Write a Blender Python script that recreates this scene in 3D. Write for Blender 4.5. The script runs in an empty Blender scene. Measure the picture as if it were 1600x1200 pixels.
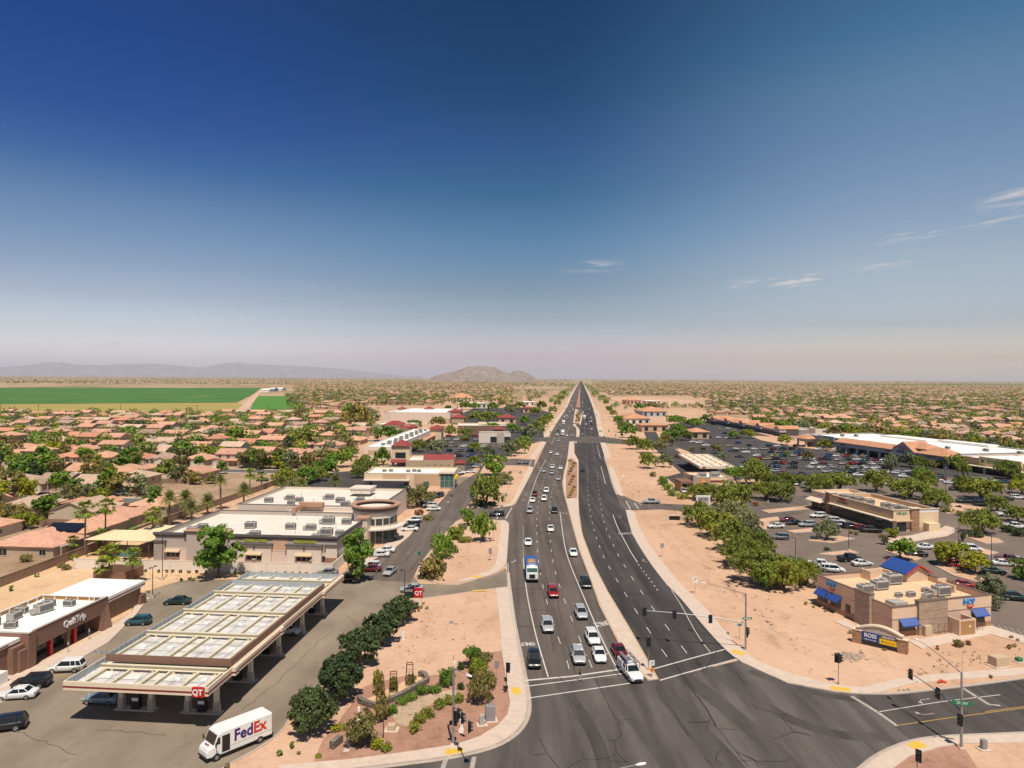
import bpy,bmesh,math,random
from mathutils import Vector,Matrix,noise
PI=math.pi
R=math.radians
scene=bpy.context.scene
COL=scene.collection
rng=random.Random(7)

# ---------------------------------------------------------------- camera
FPX,HC,CX,CY=1110.0,42.0,800.0,590.9  # focal length in photo pixels, camera height, middle of the horizon
ROLL=0.0056  # the horizon drops a little to the right
cam_d=bpy.data.cameras.new('camera')
cam=bpy.data.objects.new('camera',cam_d)
COL.objects.link(cam)
cam.location=(0,0,HC)
cam.rotation_euler=(R(90),-ROLL,0)
cam_d.sensor_width=36.0
cam_d.lens=FPX/1600.0*36.0
cam_d.shift_y=-(600.0-CY)/1600.0
cam_d.clip_start=0.5
cam_d.clip_end=150000.0
scene.camera=cam
scene.render.resolution_x=1024
scene.render.resolution_y=768

# ---------------------------------------------------------------- light
SUN_ELEV,SUN_AZ=R(64.0),R(167.0)  # azimuth clockwise from +Y: behind the camera, a little to the right
world=bpy.data.worlds.new('World')
scene.world=world
world.use_nodes=True
wn,wl=world.node_tree.nodes,world.node_tree.links
wn.clear()
w_out=wn.new('ShaderNodeOutputWorld')
w_bg=wn.new('ShaderNodeBackground')
w_bg.inputs['Strength'].default_value=0.085
sky=wn.new('ShaderNodeTexSky')
sky.sky_type='NISHITA'
sky.sun_disc=False
sky.sun_elevation=SUN_ELEV
sky.sun_rotation=SUN_AZ
sky.altitude=350.0
sky.air_density=1.25
sky.dust_density=2.2
sky.ozone_density=3.0
w_tc=wn.new('ShaderNodeTexCoord')
w_sep=wn.new('ShaderNodeSeparateXYZ')
wl.new(w_tc.outputs['Generated'],w_sep.inputs[0])
# the deep polarised blue of a dry desert sky: darker and more saturated with height, dusty near the horizon,
# paler and greener towards the right, violet-blue to the left
def sky_ramp(stops):
 r=wn.new('ShaderNodeValToRGB');cr=r.color_ramp
 cr.elements[0].position=stops[0][0];cr.elements[0].color=(*stops[0][1],1)
 cr.elements[1].position=stops[-1][0];cr.elements[1].color=(*stops[-1][1],1)
 for p,c in stops[1:-1]:
  e=cr.elements.new(p);e.color=(*c,1)
 wl.new(w_sep.outputs['Z'],r.inputs[0])
 return r.outputs[0]
ZEN=[(0.62,(.16,.27,.42)),(0.9,(.20,.27,.36))]
r_left=sky_ramp([(0,(4.2,3.9,5.4)),(0.024,(2.83,2.6,3.43)),(0.057,(1.92,1.79,2.11)),(0.102,(1.33,1.22,1.43)),(0.139,(1,1.02,1.18)),(0.21,(0.61,0.75,1)),(0.262,(0.21,0.49,0.87)),(0.311,(0.11,0.33,0.8)),(0.403,(0.04,0.27,0.73))]+ZEN)
r_mid=sky_ramp([(0,(4,3.4,4.6)),(0.012,(3.0,2.55,3.4)),(0.028,(2.16,1.75,2.35)),(0.082,(1.12,1.09,1.25)),(0.126,(0.75,0.82,0.95)),(0.191,(0.44,0.7,0.91)),(0.254,(0.19,0.5,0.72)),(0.313,(0.13,0.37,0.68)),(0.369,(0.04,0.28,0.52)),(0.47,(0.02,0.21,0.43))]+ZEN)
r_right=sky_ramp([(0,(4.6,3.8,4.4)),(0.01,(4.1,3.35,3.4)),(0.026,(2.5,2.1,2.2)),(0.071,(1.49,1.37,1.54)),(0.145,(1.5,1.34,1.31)),(0.216,(1.17,1.16,1.19)),(0.284,(0.94,1.03,1.11)),(0.348,(0.76,1.0,1.04)),(0.407,(0.42,0.83,0.98))]+ZEN)
def sky_side(lo,hi):
 m=wn.new('ShaderNodeMapRange');m.interpolation_type='SMOOTHSTEP'
 m.inputs[1].default_value=lo;m.inputs[2].default_value=hi
 wl.new(w_sep.outputs['X'],m.inputs[0]);return m.outputs[0]
def sky_mix(f,a,b,mode='MIX'):
 m=wn.new('ShaderNodeMix');m.data_type='RGBA';m.blend_type=mode
 if isinstance(f,float):m.inputs[0].default_value=f
 else:wl.new(f,m.inputs[0])
 wl.new(a,m.inputs[6]);wl.new(b,m.inputs[7]);return m.outputs[2]
tint=sky_mix(sky_side(-0.5,0.02),r_left,r_mid)
tint=sky_mix(sky_side(0.02,0.5),tint,r_right)
c_=sky_mix(1.0,sky.outputs[0],tint,'MULTIPLY')
# thin cloud wisps high on the right and a low puff bank near the horizon
def cloud_layer(prev,zc,zw,x0,x1,slope,scale,stretch,lo,hi,amount,col,seed):
 sh=wn.new('ShaderNodeMath');sh.operation='MULTIPLY_ADD'
 wl.new(w_sep.outputs['X'],sh.inputs[0]);sh.inputs[1].default_value=-slope
 wl.new(w_sep.outputs['Z'],sh.inputs[2])
 d=wn.new('ShaderNodeMath');d.operation='SUBTRACT';wl.new(sh.outputs[0],d.inputs[0]);d.inputs[1].default_value=zc
 ab=wn.new('ShaderNodeMath');ab.operation='ABSOLUTE';wl.new(d.outputs[0],ab.inputs[0])
 band=wn.new('ShaderNodeMapRange');band.inputs[1].default_value=zw;band.inputs[2].default_value=0.0
 wl.new(ab.outputs[0],band.inputs[0])
 xa=wn.new('ShaderNodeMapRange');xa.inputs[1].default_value=x0;xa.inputs[2].default_value=x0+0.05
 wl.new(w_sep.outputs['X'],xa.inputs[0])
 xb=wn.new('ShaderNodeMapRange');xb.inputs[1].default_value=x1;xb.inputs[2].default_value=x1-0.05
 wl.new(w_sep.outputs['X'],xb.inputs[0])
 co=wn.new('ShaderNodeCombineXYZ')
 wl.new(w_sep.outputs['X'],co.inputs[0])
 mz=wn.new('ShaderNodeMath');mz.operation='MULTIPLY';wl.new(sh.outputs[0],mz.inputs[0]);mz.inputs[1].default_value=stretch
 wl.new(mz.outputs[0],co.inputs[2]);co.inputs[1].default_value=seed
 nz=wn.new('ShaderNodeTexNoise');nz.inputs['Scale'].default_value=scale;nz.inputs['Detail'].default_value=7
 nz.inputs['Roughness'].default_value=0.62
 wl.new(co.outputs[0],nz.inputs['Vector'])
 th=wn.new('ShaderNodeMapRange');th.inputs[1].default_value=lo;th.inputs[2].default_value=hi
 wl.new(nz.outputs[0],th.inputs[0])
 m=None
 for s in(band,xa,xb):
  k=wn.new('ShaderNodeMath');k.operation='MULTIPLY'
  wl.new((m or th).outputs[0],k.inputs[0]);wl.new(s.outputs[0],k.inputs[1]);m=k
 k=wn.new('ShaderNodeMath');k.operation='MULTIPLY';k.use_clamp=True
 wl.new(m.outputs[0],k.inputs[0]);k.inputs[1].default_value=amount
 mx=wn.new('ShaderNodeMix');mx.data_type='RGBA'
 wl.new(k.outputs[0],mx.inputs[0]);wl.new(prev,mx.inputs[6]);mx.inputs[7].default_value=(*col,1)
 return mx.outputs[2]
c_=cloud_layer(c_,0.100,0.012,0.28,0.46,0.08,16,9,0.53,0.62,1.1,(8.2,7.6,7.7),1.7)
c_=cloud_layer(c_,0.155,0.010,0.06,0.16,0.0,14,8,0.48,0.60,.65,(8.2,7.6,7.7),9.1)
c_=cloud_layer(c_,0.100,0.018,0.44,0.60,0.16,13,10,0.52,0.62,.85,(8.2,7.6,7.7),4.2)
c_=cloud_layer(c_,0.108,0.008,0.40,0.52,0.08,15,10,0.52,0.62,.75,(8.2,7.6,7.7),2.9)
c_=cloud_layer(c_,0.118,0.022,0.53,0.64,0.16,13,9,0.47,0.60,1.1,(8.2,7.6,7.7),6.4)
c_=cloud_layer(c_,0.033,0.012,-0.02,0.30,0.0,30,2.2,0.52,0.68,0.7,(7.6,6.3,6.0),3.3)
c_=cloud_layer(c_,0.040,0.010,-0.58,-0.40,0.0,22,3.0,0.52,0.66,0.6,(7.6,6.3,6.0),7.3)
wl.new(c_,w_bg.inputs['Color'])
wl.new(w_bg.outputs[0],w_out.inputs[0])

sun_d=bpy.data.lights.new('sun','SUN')
sun_d.energy=4.9
sun_d.angle=R(0.53)
sun_d.color=(1.0,0.91,0.79)
sun=bpy.data.objects.new('sun',sun_d)
COL.objects.link(sun)
sdir=Vector((math.sin(SUN_AZ)*math.cos(SUN_ELEV),math.cos(SUN_AZ)*math.cos(SUN_ELEV),math.sin(SUN_ELEV)))
sun.rotation_euler=(-sdir).to_track_quat('-Z','Y').to_euler()
sun.location=sdir*300

vs=scene.view_settings
vs.view_transform='Standard'
vs.look='None'
vs.exposure=0.0
vs.gamma=1.0
vs.use_curve_mapping=False

# ---------------------------------------------------------------- helpers
GA=R(5.5)  # the street grid is turned this far clockwise
def G(px,py,z=0.0):
 """ground point (or point at height z) seen at photo pixel px, py"""
 a,b=px-CX,py-CY
 d=b*math.cos(ROLL)-a*math.sin(ROLL)
 Y=(HC-z)*FPX/d
 return Vector(((a*math.cos(ROLL)+b*math.sin(ROLL))*Y/FPX,Y,z))
def W0(x,y):
 """survey point taken with a level horizon at row 597, corrected for the true horizon: (point, scale)"""
 p=G(800+1110.0*x/y,597+46620.0/y)
 return p,p.y/y
def UV(u,v,z=0.0):
 """street-grid coordinates to world"""
 return Vector((u*math.cos(GA)+v*math.sin(GA),-u*math.sin(GA)+v*math.cos(GA),z))
def toUV(p):
 return(p[0]*math.cos(GA)-p[1]*math.sin(GA),p[0]*math.sin(GA)+p[1]*math.cos(GA))

class MB:
 """collects faces and builds ONE mesh object"""
 def __init__(s):
  s.v=[];s.f=[];s.m=[];s.sm=[];s.mi=0;s.smooth=False;s.M=None
 def mat(s,i):s.mi=i;return s
 def add(s,vs,fs,smooth=None):
  b=len(s.v)
  if s.M is not None:vs=[s.M@Vector(p)for p in vs]
  s.v.extend([tuple(p)for p in vs])
  sm=s.smooth if smooth is None else smooth
  for f in fs:
   s.f.append([b+i for i in f]);s.m.append(s.mi);s.sm.append(sm)
  return s
 def quad(s,a,b,c,d):return s.add([a,b,c,d],[(0,1,2,3)])
 def box(s,x0,x1,y0,y1,z0,z1):
  return s.add([(x0,y0,z0),(x1,y0,z0),(x1,y1,z0),(x0,y1,z0),(x0,y0,z1),(x1,y0,z1),(x1,y1,z1),(x0,y1,z1)],
                     [(0,3,2,1),(4,5,6,7),(0,1,5,4),(1,2,6,5),(2,3,7,6),(3,0,4,7)])
 def cbox(s,c,sx,sy,sz,rz=0.0):
  m=s.M
  t=Matrix.Translation(c)@Matrix.Rotation(rz,4,'Z')
  s.M=(m@t)if m is not None else t
  s.box(-sx/2,sx/2,-sy/2,sy/2,0,sz)
  s.M=m
  return s
 def bevbox(s,x0,x1,y0,y1,z0,z1,b=0.05):
  """box with chamfered vertical and top edges"""
  p=[(x0+b,y0),(x1-b,y0),(x1,y0+b),(x1,y1-b),(x1-b,y1),(x0+b,y1),(x0,y1-b),(x0,y0+b)]
  cx,cy=(x0+x1)/2,(y0+y1)/2
  q=[]
  for x,y in p:
   dx=min(b,abs(x-cx));dy=min(b,abs(y-cy))
   q.append((x-math.copysign(dx,x-cx),y-math.copysign(dy,y-cy)))
  vs=[(x,y,z0)for x,y in p]+[(x,y,z1-b)for x,y in p]+[(x,y,z1)for x,y in q]
  fs=[tuple(range(7,-1,-1)),tuple(range(16,24))]
  for i in range(8):
   j=(i+1)%8
   fs+=[(i,j,8+j,8+i),(8+i,8+j,16+j,16+i)]
  return s.add(vs,fs)
 def prism(s,poly,z0,z1,bottom=False):
  n=len(poly)
  ar=sum(poly[i][0]*poly[(i+1)%n][1]-poly[(i+1)%n][0]*poly[i][1]for i in range(n))
  if ar<0:poly=poly[::-1]
  vs=[(p[0],p[1],z0)for p in poly]+[(p[0],p[1],z1)for p in poly]
  fs=[tuple(range(n,2*n))]+[(i,(i+1)%n,n+(i+1)%n,n+i)for i in range(n)]
  if bottom:fs.append(tuple(range(n-1,-1,-1)))
  return s.add(vs,fs)
 def tube(s,pts,rad,seg=8,caps=True,smooth=True):
  """a round bar through pts; rad a number or one per point"""
  pts=[Vector(p)for p in pts]
  n=len(pts)
  rr=rad if isinstance(rad,(list,tuple))else[rad]*n
  vs=[]
  ref=None
  for i,p in enumerate(pts):
   t=(pts[min(i+1,n-1)]-pts[max(i-1,0)])
   if t.length<1e-9:t=Vector((0,0,1))
   t.normalize()
   if ref is None or abs(ref.dot(t))>0.95:
    ref=Vector((1,0,0))if abs(t.x)<0.9 else Vector((0,1,0))
   a=(ref-t*ref.dot(t)).normalized();b=t.cross(a)
   ref=a
   for k in range(seg):
    g=2*PI*k/seg
    vs.append(p+(a*math.cos(g)+b*math.sin(g))*rr[i])
  fs=[]
  for i in range(n-1):
   for k in range(seg):
    k2=(k+1)%seg
    fs.append((i*seg+k,i*seg+k2,(i+1)*seg+k2,(i+1)*seg+k))
  s.add(vs,fs,smooth)
  if caps:
   s.add(vs[:seg],[tuple(range(seg-1,-1,-1))],False)
   s.add(vs[-seg:],[tuple(range(seg))],False)
  return s
 def cyl(s,c,r,z0,z1,seg=12,r2=None):
  return s.tube([(c[0],c[1],z0),(c[0],c[1],z1)],[r,r if r2 is None else r2],seg)
 def build(s,name,mats,parent=None,loc=None,rz=0.0):
  me=s.mesh(name,mats)
  o=bpy.data.objects.new(name,me)
  COL.objects.link(o)
  if parent is not None:o.parent=parent
  if loc is not None:o.location=loc
  if rz:o.rotation_euler=(0,0,rz)
  return o
 def mesh(s,name,mats):
  me=bpy.data.meshes.new(name)
  me.from_pydata(s.v,[],s.f)
  if not isinstance(mats,(list,tuple)):mats=[mats]
  for m in mats:me.materials.append(m)
  if len(mats)>1:me.polygons.foreach_set('material_index',s.m)
  if any(s.sm):me.polygons.foreach_set('use_smooth',s.sm)
  me.update()
  return me

def link(name,mesh,parent=None,loc=(0,0,0),rz=0.0,scale=None):
 o=bpy.data.objects.new(name,mesh)
 COL.objects.link(o)
 o.parent=parent
 o.location=loc
 o.rotation_euler=(0,0,rz)
 if scale:o.scale=scale
 return o
def tag(o,label,cat,group=None,kind=None):
 o['label']=label;o['category']=cat
 if group:o['group']=group
 if kind:o['kind']=kind
 return o
def thing(name,label,cat,loc=(0,0,0),rz=0.0,group=None):
 o=bpy.data.objects.new(name,None)
 o.empty_display_size=0.5
 COL.objects.link(o)
 o.location=loc;o.rotation_euler=(0,0,rz)
 return tag(o,label,cat,group)
def dup(root,loc,rz,label=None,group=None,scale=None,color=None):
 r=root.copy();COL.objects.link(r)
 r.location=loc;r.rotation_euler=(0,0,rz)
 if scale is not None:r.scale=scale if isinstance(scale,tuple)else(scale,)*3
 if label:r['label']=label
 if group:r['group']=group
 if color:r.color=color
 for ch in list(root.children):
  c=ch.copy();COL.objects.link(c);c.parent=r
  if color:c.color=color
  for g in list(ch.children):
   d=g.copy();COL.objects.link(d);d.parent=c
   if color:d.color=color
 return r
def struct(o):
 o['kind']='structure'
 return o
def text_mesh(body,size,extrude=0.03,mat=None,align='CENTER',bold=0.0):
 cu=bpy.data.curves.new('lettering','FONT')
 cu.body=body;cu.size=size;cu.extrude=extrude;cu.align_x=align;cu.align_y='CENTER'
 cu.offset=bold;cu.resolution_u=3
 o=bpy.data.objects.new('lettering',cu)
 COL.objects.link(o)
 dg=bpy.context.evaluated_depsgraph_get();dg.update()
 me=bpy.data.meshes.new_from_object(o.evaluated_get(dg))
 bpy.data.objects.remove(o)
 bpy.data.curves.remove(cu)
 me.materials.clear()
 if mat:me.materials.append(mat)
 me.name='lettering'
 return me
def sign_text(body,size,mat,parent,loc,rot,extrude=0.03,bold=0.0,sx=1.0,name='lettering'):
 o=bpy.data.objects.new(name,text_mesh(body,size,extrude,mat,bold=bold))
 COL.objects.link(o)
 o.parent=parent;o.location=loc;o.rotation_euler=rot
 o.scale=(sx,1,1)
 return o
# ---------------------------------------------------------------- materials (all procedural)
def new_mat(name):
 m=bpy.data.materials.new(name)
 m.use_nodes=True
 nt=m.node_tree
 b=nt.nodes['Principled BSDF']
 return m,nt.nodes,nt.links,b
def lin(c):return tuple(c)
def noise_node(n,l,scale,detail=4,rough=0.6,space='pos',stretch=None):
 if space=='pos':
  g=n.new('ShaderNodeNewGeometry').outputs['Position']
 else:
  g=n.new('ShaderNodeTexCoord').outputs['Object']
 if stretch:
  mp=n.new('ShaderNodeMapping')
  mp.inputs['Scale'].default_value=stretch[:3]
  if len(stretch)>3:mp.inputs['Rotation'].default_value=(0,0,stretch[3])
  l.new(g,mp.inputs['Vector']);g=mp.outputs[0]
 t=n.new('ShaderNodeTexNoise')
 t.inputs['Scale'].default_value=scale
 t.inputs['Detail'].default_value=detail
 t.inputs['Roughness'].default_value=rough
 l.new(g,t.inputs['Vector'])
 return t
def ramp(n,l,src,stops,interp='LINEAR'):
 r=n.new('ShaderNodeValToRGB')
 cr=r.color_ramp
 cr.interpolation=interp
 cr.elements[0].position=stops[0][0];cr.elements[0].color=(*stops[0][1],1)
 cr.elements[1].position=stops[-1][0];cr.elements[1].color=(*stops[-1][1],1)
 for p,c in stops[1:-1]:
  e=cr.elements.new(p);e.color=(*c,1)
 l.new(src,r.inputs[0])
 return r.outputs[0]
def mixc(n,l,fac,a,b,mode='MIX'):
 m=n.new('ShaderNodeMix');m.data_type='RGBA';m.blend_type=mode
 for sock,val in((0,fac),(6,a),(7,b)):
  if hasattr(val,'links')or hasattr(val,'is_output'):l.new(val,m.inputs[sock])
  elif sock==0:m.inputs[0].default_value=val
  else:m.inputs[sock].default_value=(*val,1)
 return m.outputs[2]
def mul(c,k):return tuple(min(1,x*k)for x in c)
def simple(name,c,rough=0.7,var=0.15,scale=3.0,metal=0.0,space='pos',bump=0.0,spec=None,stretch=None):
 m,n,l,b=new_mat(name)
 t=noise_node(n,l,scale,5,0.65,space,stretch)
 col=ramp(n,l,t.outputs[0],[(0.25,mul(c,1-var)),(0.5,c),(0.78,mul(c,1+var))])
 l.new(col,b.inputs['Base Color'])
 b.inputs['Roughness'].default_value=rough
 b.inputs['Metallic'].default_value=metal
 if spec is not None:b.inputs['Specular IOR Level'].default_value=spec
 if bump:
  bp=n.new('ShaderNodeBump');bp.inputs['Strength'].default_value=bump;bp.inputs['Distance'].default_value=0.1
  l.new(t.outputs[0],bp.inputs['Height']);l.new(bp.outputs[0],b.inputs['Normal'])
 return m
def objcol(name,rough=0.35,coat=0.6,metal=0.0,var=0.0,scale=2.0):
 """colour taken from the object's own colour setting: one mesh, many paints"""
 m,n,l,b=new_mat(name)
 oi=n.new('ShaderNodeObjectInfo')
 c=oi.outputs['Color']
 if var:
  t=noise_node(n,l,scale,5,0.65,'obj')
  k=ramp(n,l,t.outputs[0],[(0.3,(1-var,)*3),(0.7,(1,)*3)])
  c=mixc(n,l,1.0,c,k,'MULTIPLY')
 l.new(c,b.inputs['Base Color'])
 b.inputs['Roughness'].default_value=rough
 b.inputs['Metallic'].default_value=metal
 if coat:b.inputs['Coat Weight'].default_value=coat;b.inputs['Coat Roughness'].default_value=0.06
 return m

def sand_mat(name,c1,c2,c3,pebble=0.12):
 m,n,l,b=new_mat(name)
 a=noise_node(n,l,0.035,6,0.6)
 f=noise_node(n,l,0.9,7,0.72)
 g=noise_node(n,l,7.0,4,0.7)
 col=ramp(n,l,a.outputs[0],[(0.3,c1),(0.5,c2),(0.72,c3)])
 fine=ramp(n,l,f.outputs[0],[(0.28,(1-pebble*1.6,)*3),(0.5,(1,)*3),(0.75,(1+pebble*0.5,)*3)])
 col=mixc(n,l,1.0,col,fine,'MULTIPLY')
 w2=noise_node(n,l,0.2,6,0.7,'pos',(1.0,0.4,1,0.3))
 k4=ramp(n,l,w2.outputs[0],[(0.30,(0.78,0.75,0.72)),(0.46,(0.97,)*3),(0.62,(1.0,)*3),(0.78,(1.05,1.06,1.07))])
 col=mixc(n,l,1.0,col,k4,'MULTIPLY')
 gr=ramp(n,l,g.outputs[0],[(0.28,(1-pebble*2.4,)*3),(0.42,(1,)*3),(1,(1,)*3)])
 col=mixc(n,l,1.0,col,gr,'MULTIPLY')
 l.new(col,b.inputs['Base Color'])
 b.inputs['Roughness'].default_value=0.95
 b.inputs['Specular IOR Level'].default_value=0.1
 bp=n.new('ShaderNodeBump');bp.inputs['Strength'].default_value=0.35;bp.inputs['Distance'].default_value=0.12
 l.new(f.outputs[0],bp.inputs['Height']);l.new(bp.outputs[0],b.inputs['Normal'])
 return m
def asphalt_mat(name,c,streak=0.28,rot=0.0,patch=0.16,stains=0.25,stretch=(0.9,0.03,1)):
 """worn asphalt: tyre-polished streaks along the lanes, patches, small stains and grain"""
 m,n,l,b=new_mat(name)
 st=noise_node(n,l,0.62,4,0.55,'pos',(*stretch,rot))
 pa=noise_node(n,l,0.06,5,0.6)
 sp=noise_node(n,l,0.55,6,0.75)
 gr=noise_node(n,l,9.0,3,0.7)
 col=ramp(n,l,st.outputs[0],[(0.30,mul(c,1-streak)),(0.5,c),(0.70,mul(c,1+streak))])
 p=ramp(n,l,pa.outputs[0],[(0.3,(1-patch,)*3),(0.7,(1+patch,)*3)])
 col=mixc(n,l,1.0,col,p,'MULTIPLY')
 s_=ramp(n,l,sp.outputs[0],[(0.26,(1-stains,)*3),(0.42,(1,)*3),(1.0,(1,)*3)])
 col=mixc(n,l,1.0,col,s_,'MULTIPLY')
 g_=ramp(n,l,gr.outputs[0],[(0.25,(0.86,)*3),(0.75,(1.1,)*3)])
 col=mixc(n,l,1.0,col,g_,'MULTIPLY')
 l.new(col,b.inputs['Base Color'])
 b.inputs['Roughness'].default_value=0.85
 b.inputs['Specular IOR Level'].default_value=0.25
 return m
def desert_mat():
 """sandy lots near by; far out, bands of pale sand, dry olive scrub and ploughed plots"""
 m,n,l,b=new_mat('desert_ground')
 a=noise_node(n,l,0.03,6,0.62)
 f=noise_node(n,l,0.8,8,0.72)
 g=noise_node(n,l,6.0,4,0.7)
 near=ramp(n,l,a.outputs[0],[(0.28,(0.53,0.325,0.208)),(0.5,(0.61,0.39,0.257)),(0.74,(0.67,0.45,0.308))])
 k=ramp(n,l,f.outputs[0],[(0.25,(0.82,)*3),(0.5,(1,)*3),(0.8,(1.05,)*3)])
 near=mixc(n,l,1.0,near,k,'MULTIPLY')
 k2=ramp(n,l,g.outputs[0],[(0.27,(0.72,)*3),(0.40,(1,)*3),(1,(1,)*3)])
 near=mixc(n,l,1.0,near,k2,'MULTIPLY')
 w2=noise_node(n,l,0.16,6,0.7,'pos',(1.0,0.35,1,0.35))
 k4=ramp(n,l,w2.outputs[0],[(0.30,(0.70,0.67,0.64)),(0.45,(0.96,)*3),(0.62,(1.0,)*3),(0.78,(1.07,1.08,1.09))])
 near=mixc(n,l,1.0,near,k4,'MULTIPLY')
 p=noise_node(n,l,0.0011,9,0.66,'pos',(1.0,0.75,1))
 q=noise_node(n,l,0.02,5,0.75)
 far=ramp(n,l,p.outputs[0],[(0.30,(0.17,0.145,0.075)),(0.43,(0.30,0.24,0.135)),(0.50,(0.52,0.36,0.24)),(0.60,(0.33,0.25,0.14)),(0.72,(0.20,0.17,0.085))])
 k3=ramp(n,l,q.outputs[0],[(0.36,(0.45,0.5,0.42)),(0.48,(0.95,)*3),(1,(1.05,)*3)])
 far=mixc(n,l,1.0,far,k3,'MULTIPLY')
 geo=n.new('ShaderNodeNewGeometry')
 ln=n.new('ShaderNodeVectorMath');ln.operation='LENGTH';l.new(geo.outputs['Position'],ln.inputs[0])
 mr=n.new('ShaderNodeMapRange');mr.inputs[1].default_value=650;mr.inputs[2].default_value=2200
 l.new(ln.outputs['Value'],mr.inputs[0])
 col=mixc(n,l,mr.outputs[0],near,far)
 l.new(col,b.inputs['Base Color'])
 b.inputs['Roughness'].default_value=0.95
 b.inputs['Specular IOR Level'].default_value=0.1
 bp=n.new('ShaderNodeBump');bp.inputs['Strength'].default_value=0.4;bp.inputs['Distance'].default_value=0.15
 l.new(f.outputs[0],bp.inputs['Height']);l.new(bp.outputs[0],b.inputs['Normal'])
 return m
def leaf_mat(name,c1,c2,c3,trans=0.28):
 m,n,l,b=new_mat(name)
 geo=n.new('ShaderNodeNewGeometry')
 oi=n.new('ShaderNodeObjectInfo')
 col=ramp(n,l,geo.outputs['Random Per Island'],[(0.0,c1),(0.55,c2),(1.0,c3)])
 k=ramp(n,l,oi.outputs['Random'],[(0.0,(0.72,0.76,0.75)),(0.5,(1,)*3),(1.0,(1.25,1.12,0.92))])
 col=mixc(n,l,1.0,col,k,'MULTIPLY')
 t=noise_node(n,l,0.9,3,0.6)
 k2=ramp(n,l,t.outputs[0],[(0.3,(0.75,)*3),(0.7,(1.15,)*3)])
 col=mixc(n,l,1.0,col,k2,'MULTIPLY')
 l.new(col,b.inputs['Base Color'])
 b.inputs['Roughness'].default_value=0.6
 b.inputs['Specular IOR Level'].default_value=0.25
 tr=n.new('ShaderNodeBsdfTranslucent');l.new(col,tr.inputs[0])
 mx=n.new('ShaderNodeMixShader');mx.inputs[0].default_value=trans
 l.new(b.outputs[0],mx.inputs[1]);l.new(tr.outputs[0],mx.inputs[2])
 l.new(mx.outputs[0],n['Material Output'].inputs[0])
 return m
def tile_mat(name,use_obj=True,c=(0.5,0.2,0.13)):
 """barrel-tile roof: courses of tiles with each tile a little different"""
 m,n,l,b=new_mat(name)
 if use_obj:
  base=n.new('ShaderNodeObjectInfo').outputs['Color']
 else:
  base=n.new('ShaderNodeRGB').outputs[0];base.default_value=(*c,1)
 tc=n.new('ShaderNodeTexCoord')
 v=n.new('ShaderNodeTexVoronoi');v.inputs['Scale'].default_value=2.6
 l.new(tc.outputs['Object'],v.inputs['Vector'])
 hs=n.new('ShaderNodeSeparateColor');l.new(v.outputs['Color'],hs.inputs[0])
 k=ramp(n,l,hs.outputs[0],[(0.0,(0.80,)*3),(0.6,(1,)*3),(1.0,(1.14,)*3)])
 col=mixc(n,l,1.0,base,k,'MULTIPLY')
 t=noise_node(n,l,0.35,5,0.65)
 k2=ramp(n,l,t.outputs[0],[(0.3,(0.84,)*3),(0.7,(1.1,)*3)])
 col=mixc(n,l,1.0,col,k2,'MULTIPLY')
 l.new(col,b.inputs['Base Color'])
 b.inputs['Roughness'].default_value=0.85
 w=n.new('ShaderNodeTexWave');w.inputs['Scale'].default_value=4.2;w.bands_direction='Z'
 l.new(tc.outputs['Object'],w.inputs['Vector'])
 bp=n.new('ShaderNodeBump');bp.inputs['Strength'].default_value=0.5;bp.inputs['Distance'].default_value=0.06
 l.new(w.outputs['Fac'],bp.inputs['Height']);l.new(bp.outputs[0],b.inputs['Normal'])
 return m
def stucco_random(name,cols):
 m,n,l,b=new_mat(name)
 oi=n.new('ShaderNodeObjectInfo')
 k=len(cols)
 base=ramp(n,l,oi.outputs['Random'],[(i/k,c)for i,c in enumerate(cols)],'CONSTANT')
 t=noise_node(n,l,0.5,6,0.7)
 k2=ramp(n,l,t.outputs[0],[(0.3,(0.86,)*3),(0.7,(1.06,)*3)])
 col=mixc(n,l,1.0,base,k2,'MULTIPLY')
 l.new(col,b.inputs['Base Color'])
 b.inputs['Roughness'].default_value=0.9
 return m
def brick_mat(name,c1,c2,mortar,scale=1.0,bw=0.4,bh=0.2,ms=0.02,flat=False):
 m,n,l,b=new_mat(name)
 geo=n.new('ShaderNodeTexCoord')
 sp=n.new('ShaderNodeSeparateXYZ');l.new(geo.outputs['Object'],sp.inputs[0])
 ad=n.new('ShaderNodeMath');ad.operation='ADD';l.new(sp.outputs[0],ad.inputs[0]);l.new(sp.outputs[1],ad.inputs[1])
 cb=n.new('ShaderNodeCombineXYZ');l.new(ad.outputs[0],cb.inputs[0]);l.new(sp.outputs[2],cb.inputs[1])
 t=n.new('ShaderNodeTexBrick')
 t.inputs['Scale'].default_value=scale
 t.inputs['Brick Width'].default_value=bw
 t.inputs['Row Height'].default_value=bh
 t.inputs['Mortar Size'].default_value=ms
 t.inputs['Color1'].default_value=(*c1,1);t.inputs['Color2'].default_value=(*c2,1);t.inputs['Mortar'].default_value=(*mortar,1)
 t.inputs['Bias'].default_value=-0.1
 l.new(cb.outputs[0],t.inputs['Vector'])
 nz=noise_node(n,l,1.2,5,0.7)
 k=ramp(n,l,nz.outputs[0],[(0.3,(0.78,)*3),(0.7,(1.12,)*3)])
 col=mixc(n,l,1.0,t.outputs['Color'],k,'MULTIPLY')
 l.new(col,b.inputs['Base Color'])
 b.inputs['Roughness'].default_value=0.9
 bp=n.new('ShaderNodeBump');bp.inputs['Strength'].default_value=0.4;bp.inputs['Distance'].default_value=0.04
 l.new(t.outputs['Fac'],bp.inputs['Height']);bp.invert=True
 l.new(bp.outputs[0],b.inputs['Normal'])
 return m
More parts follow.
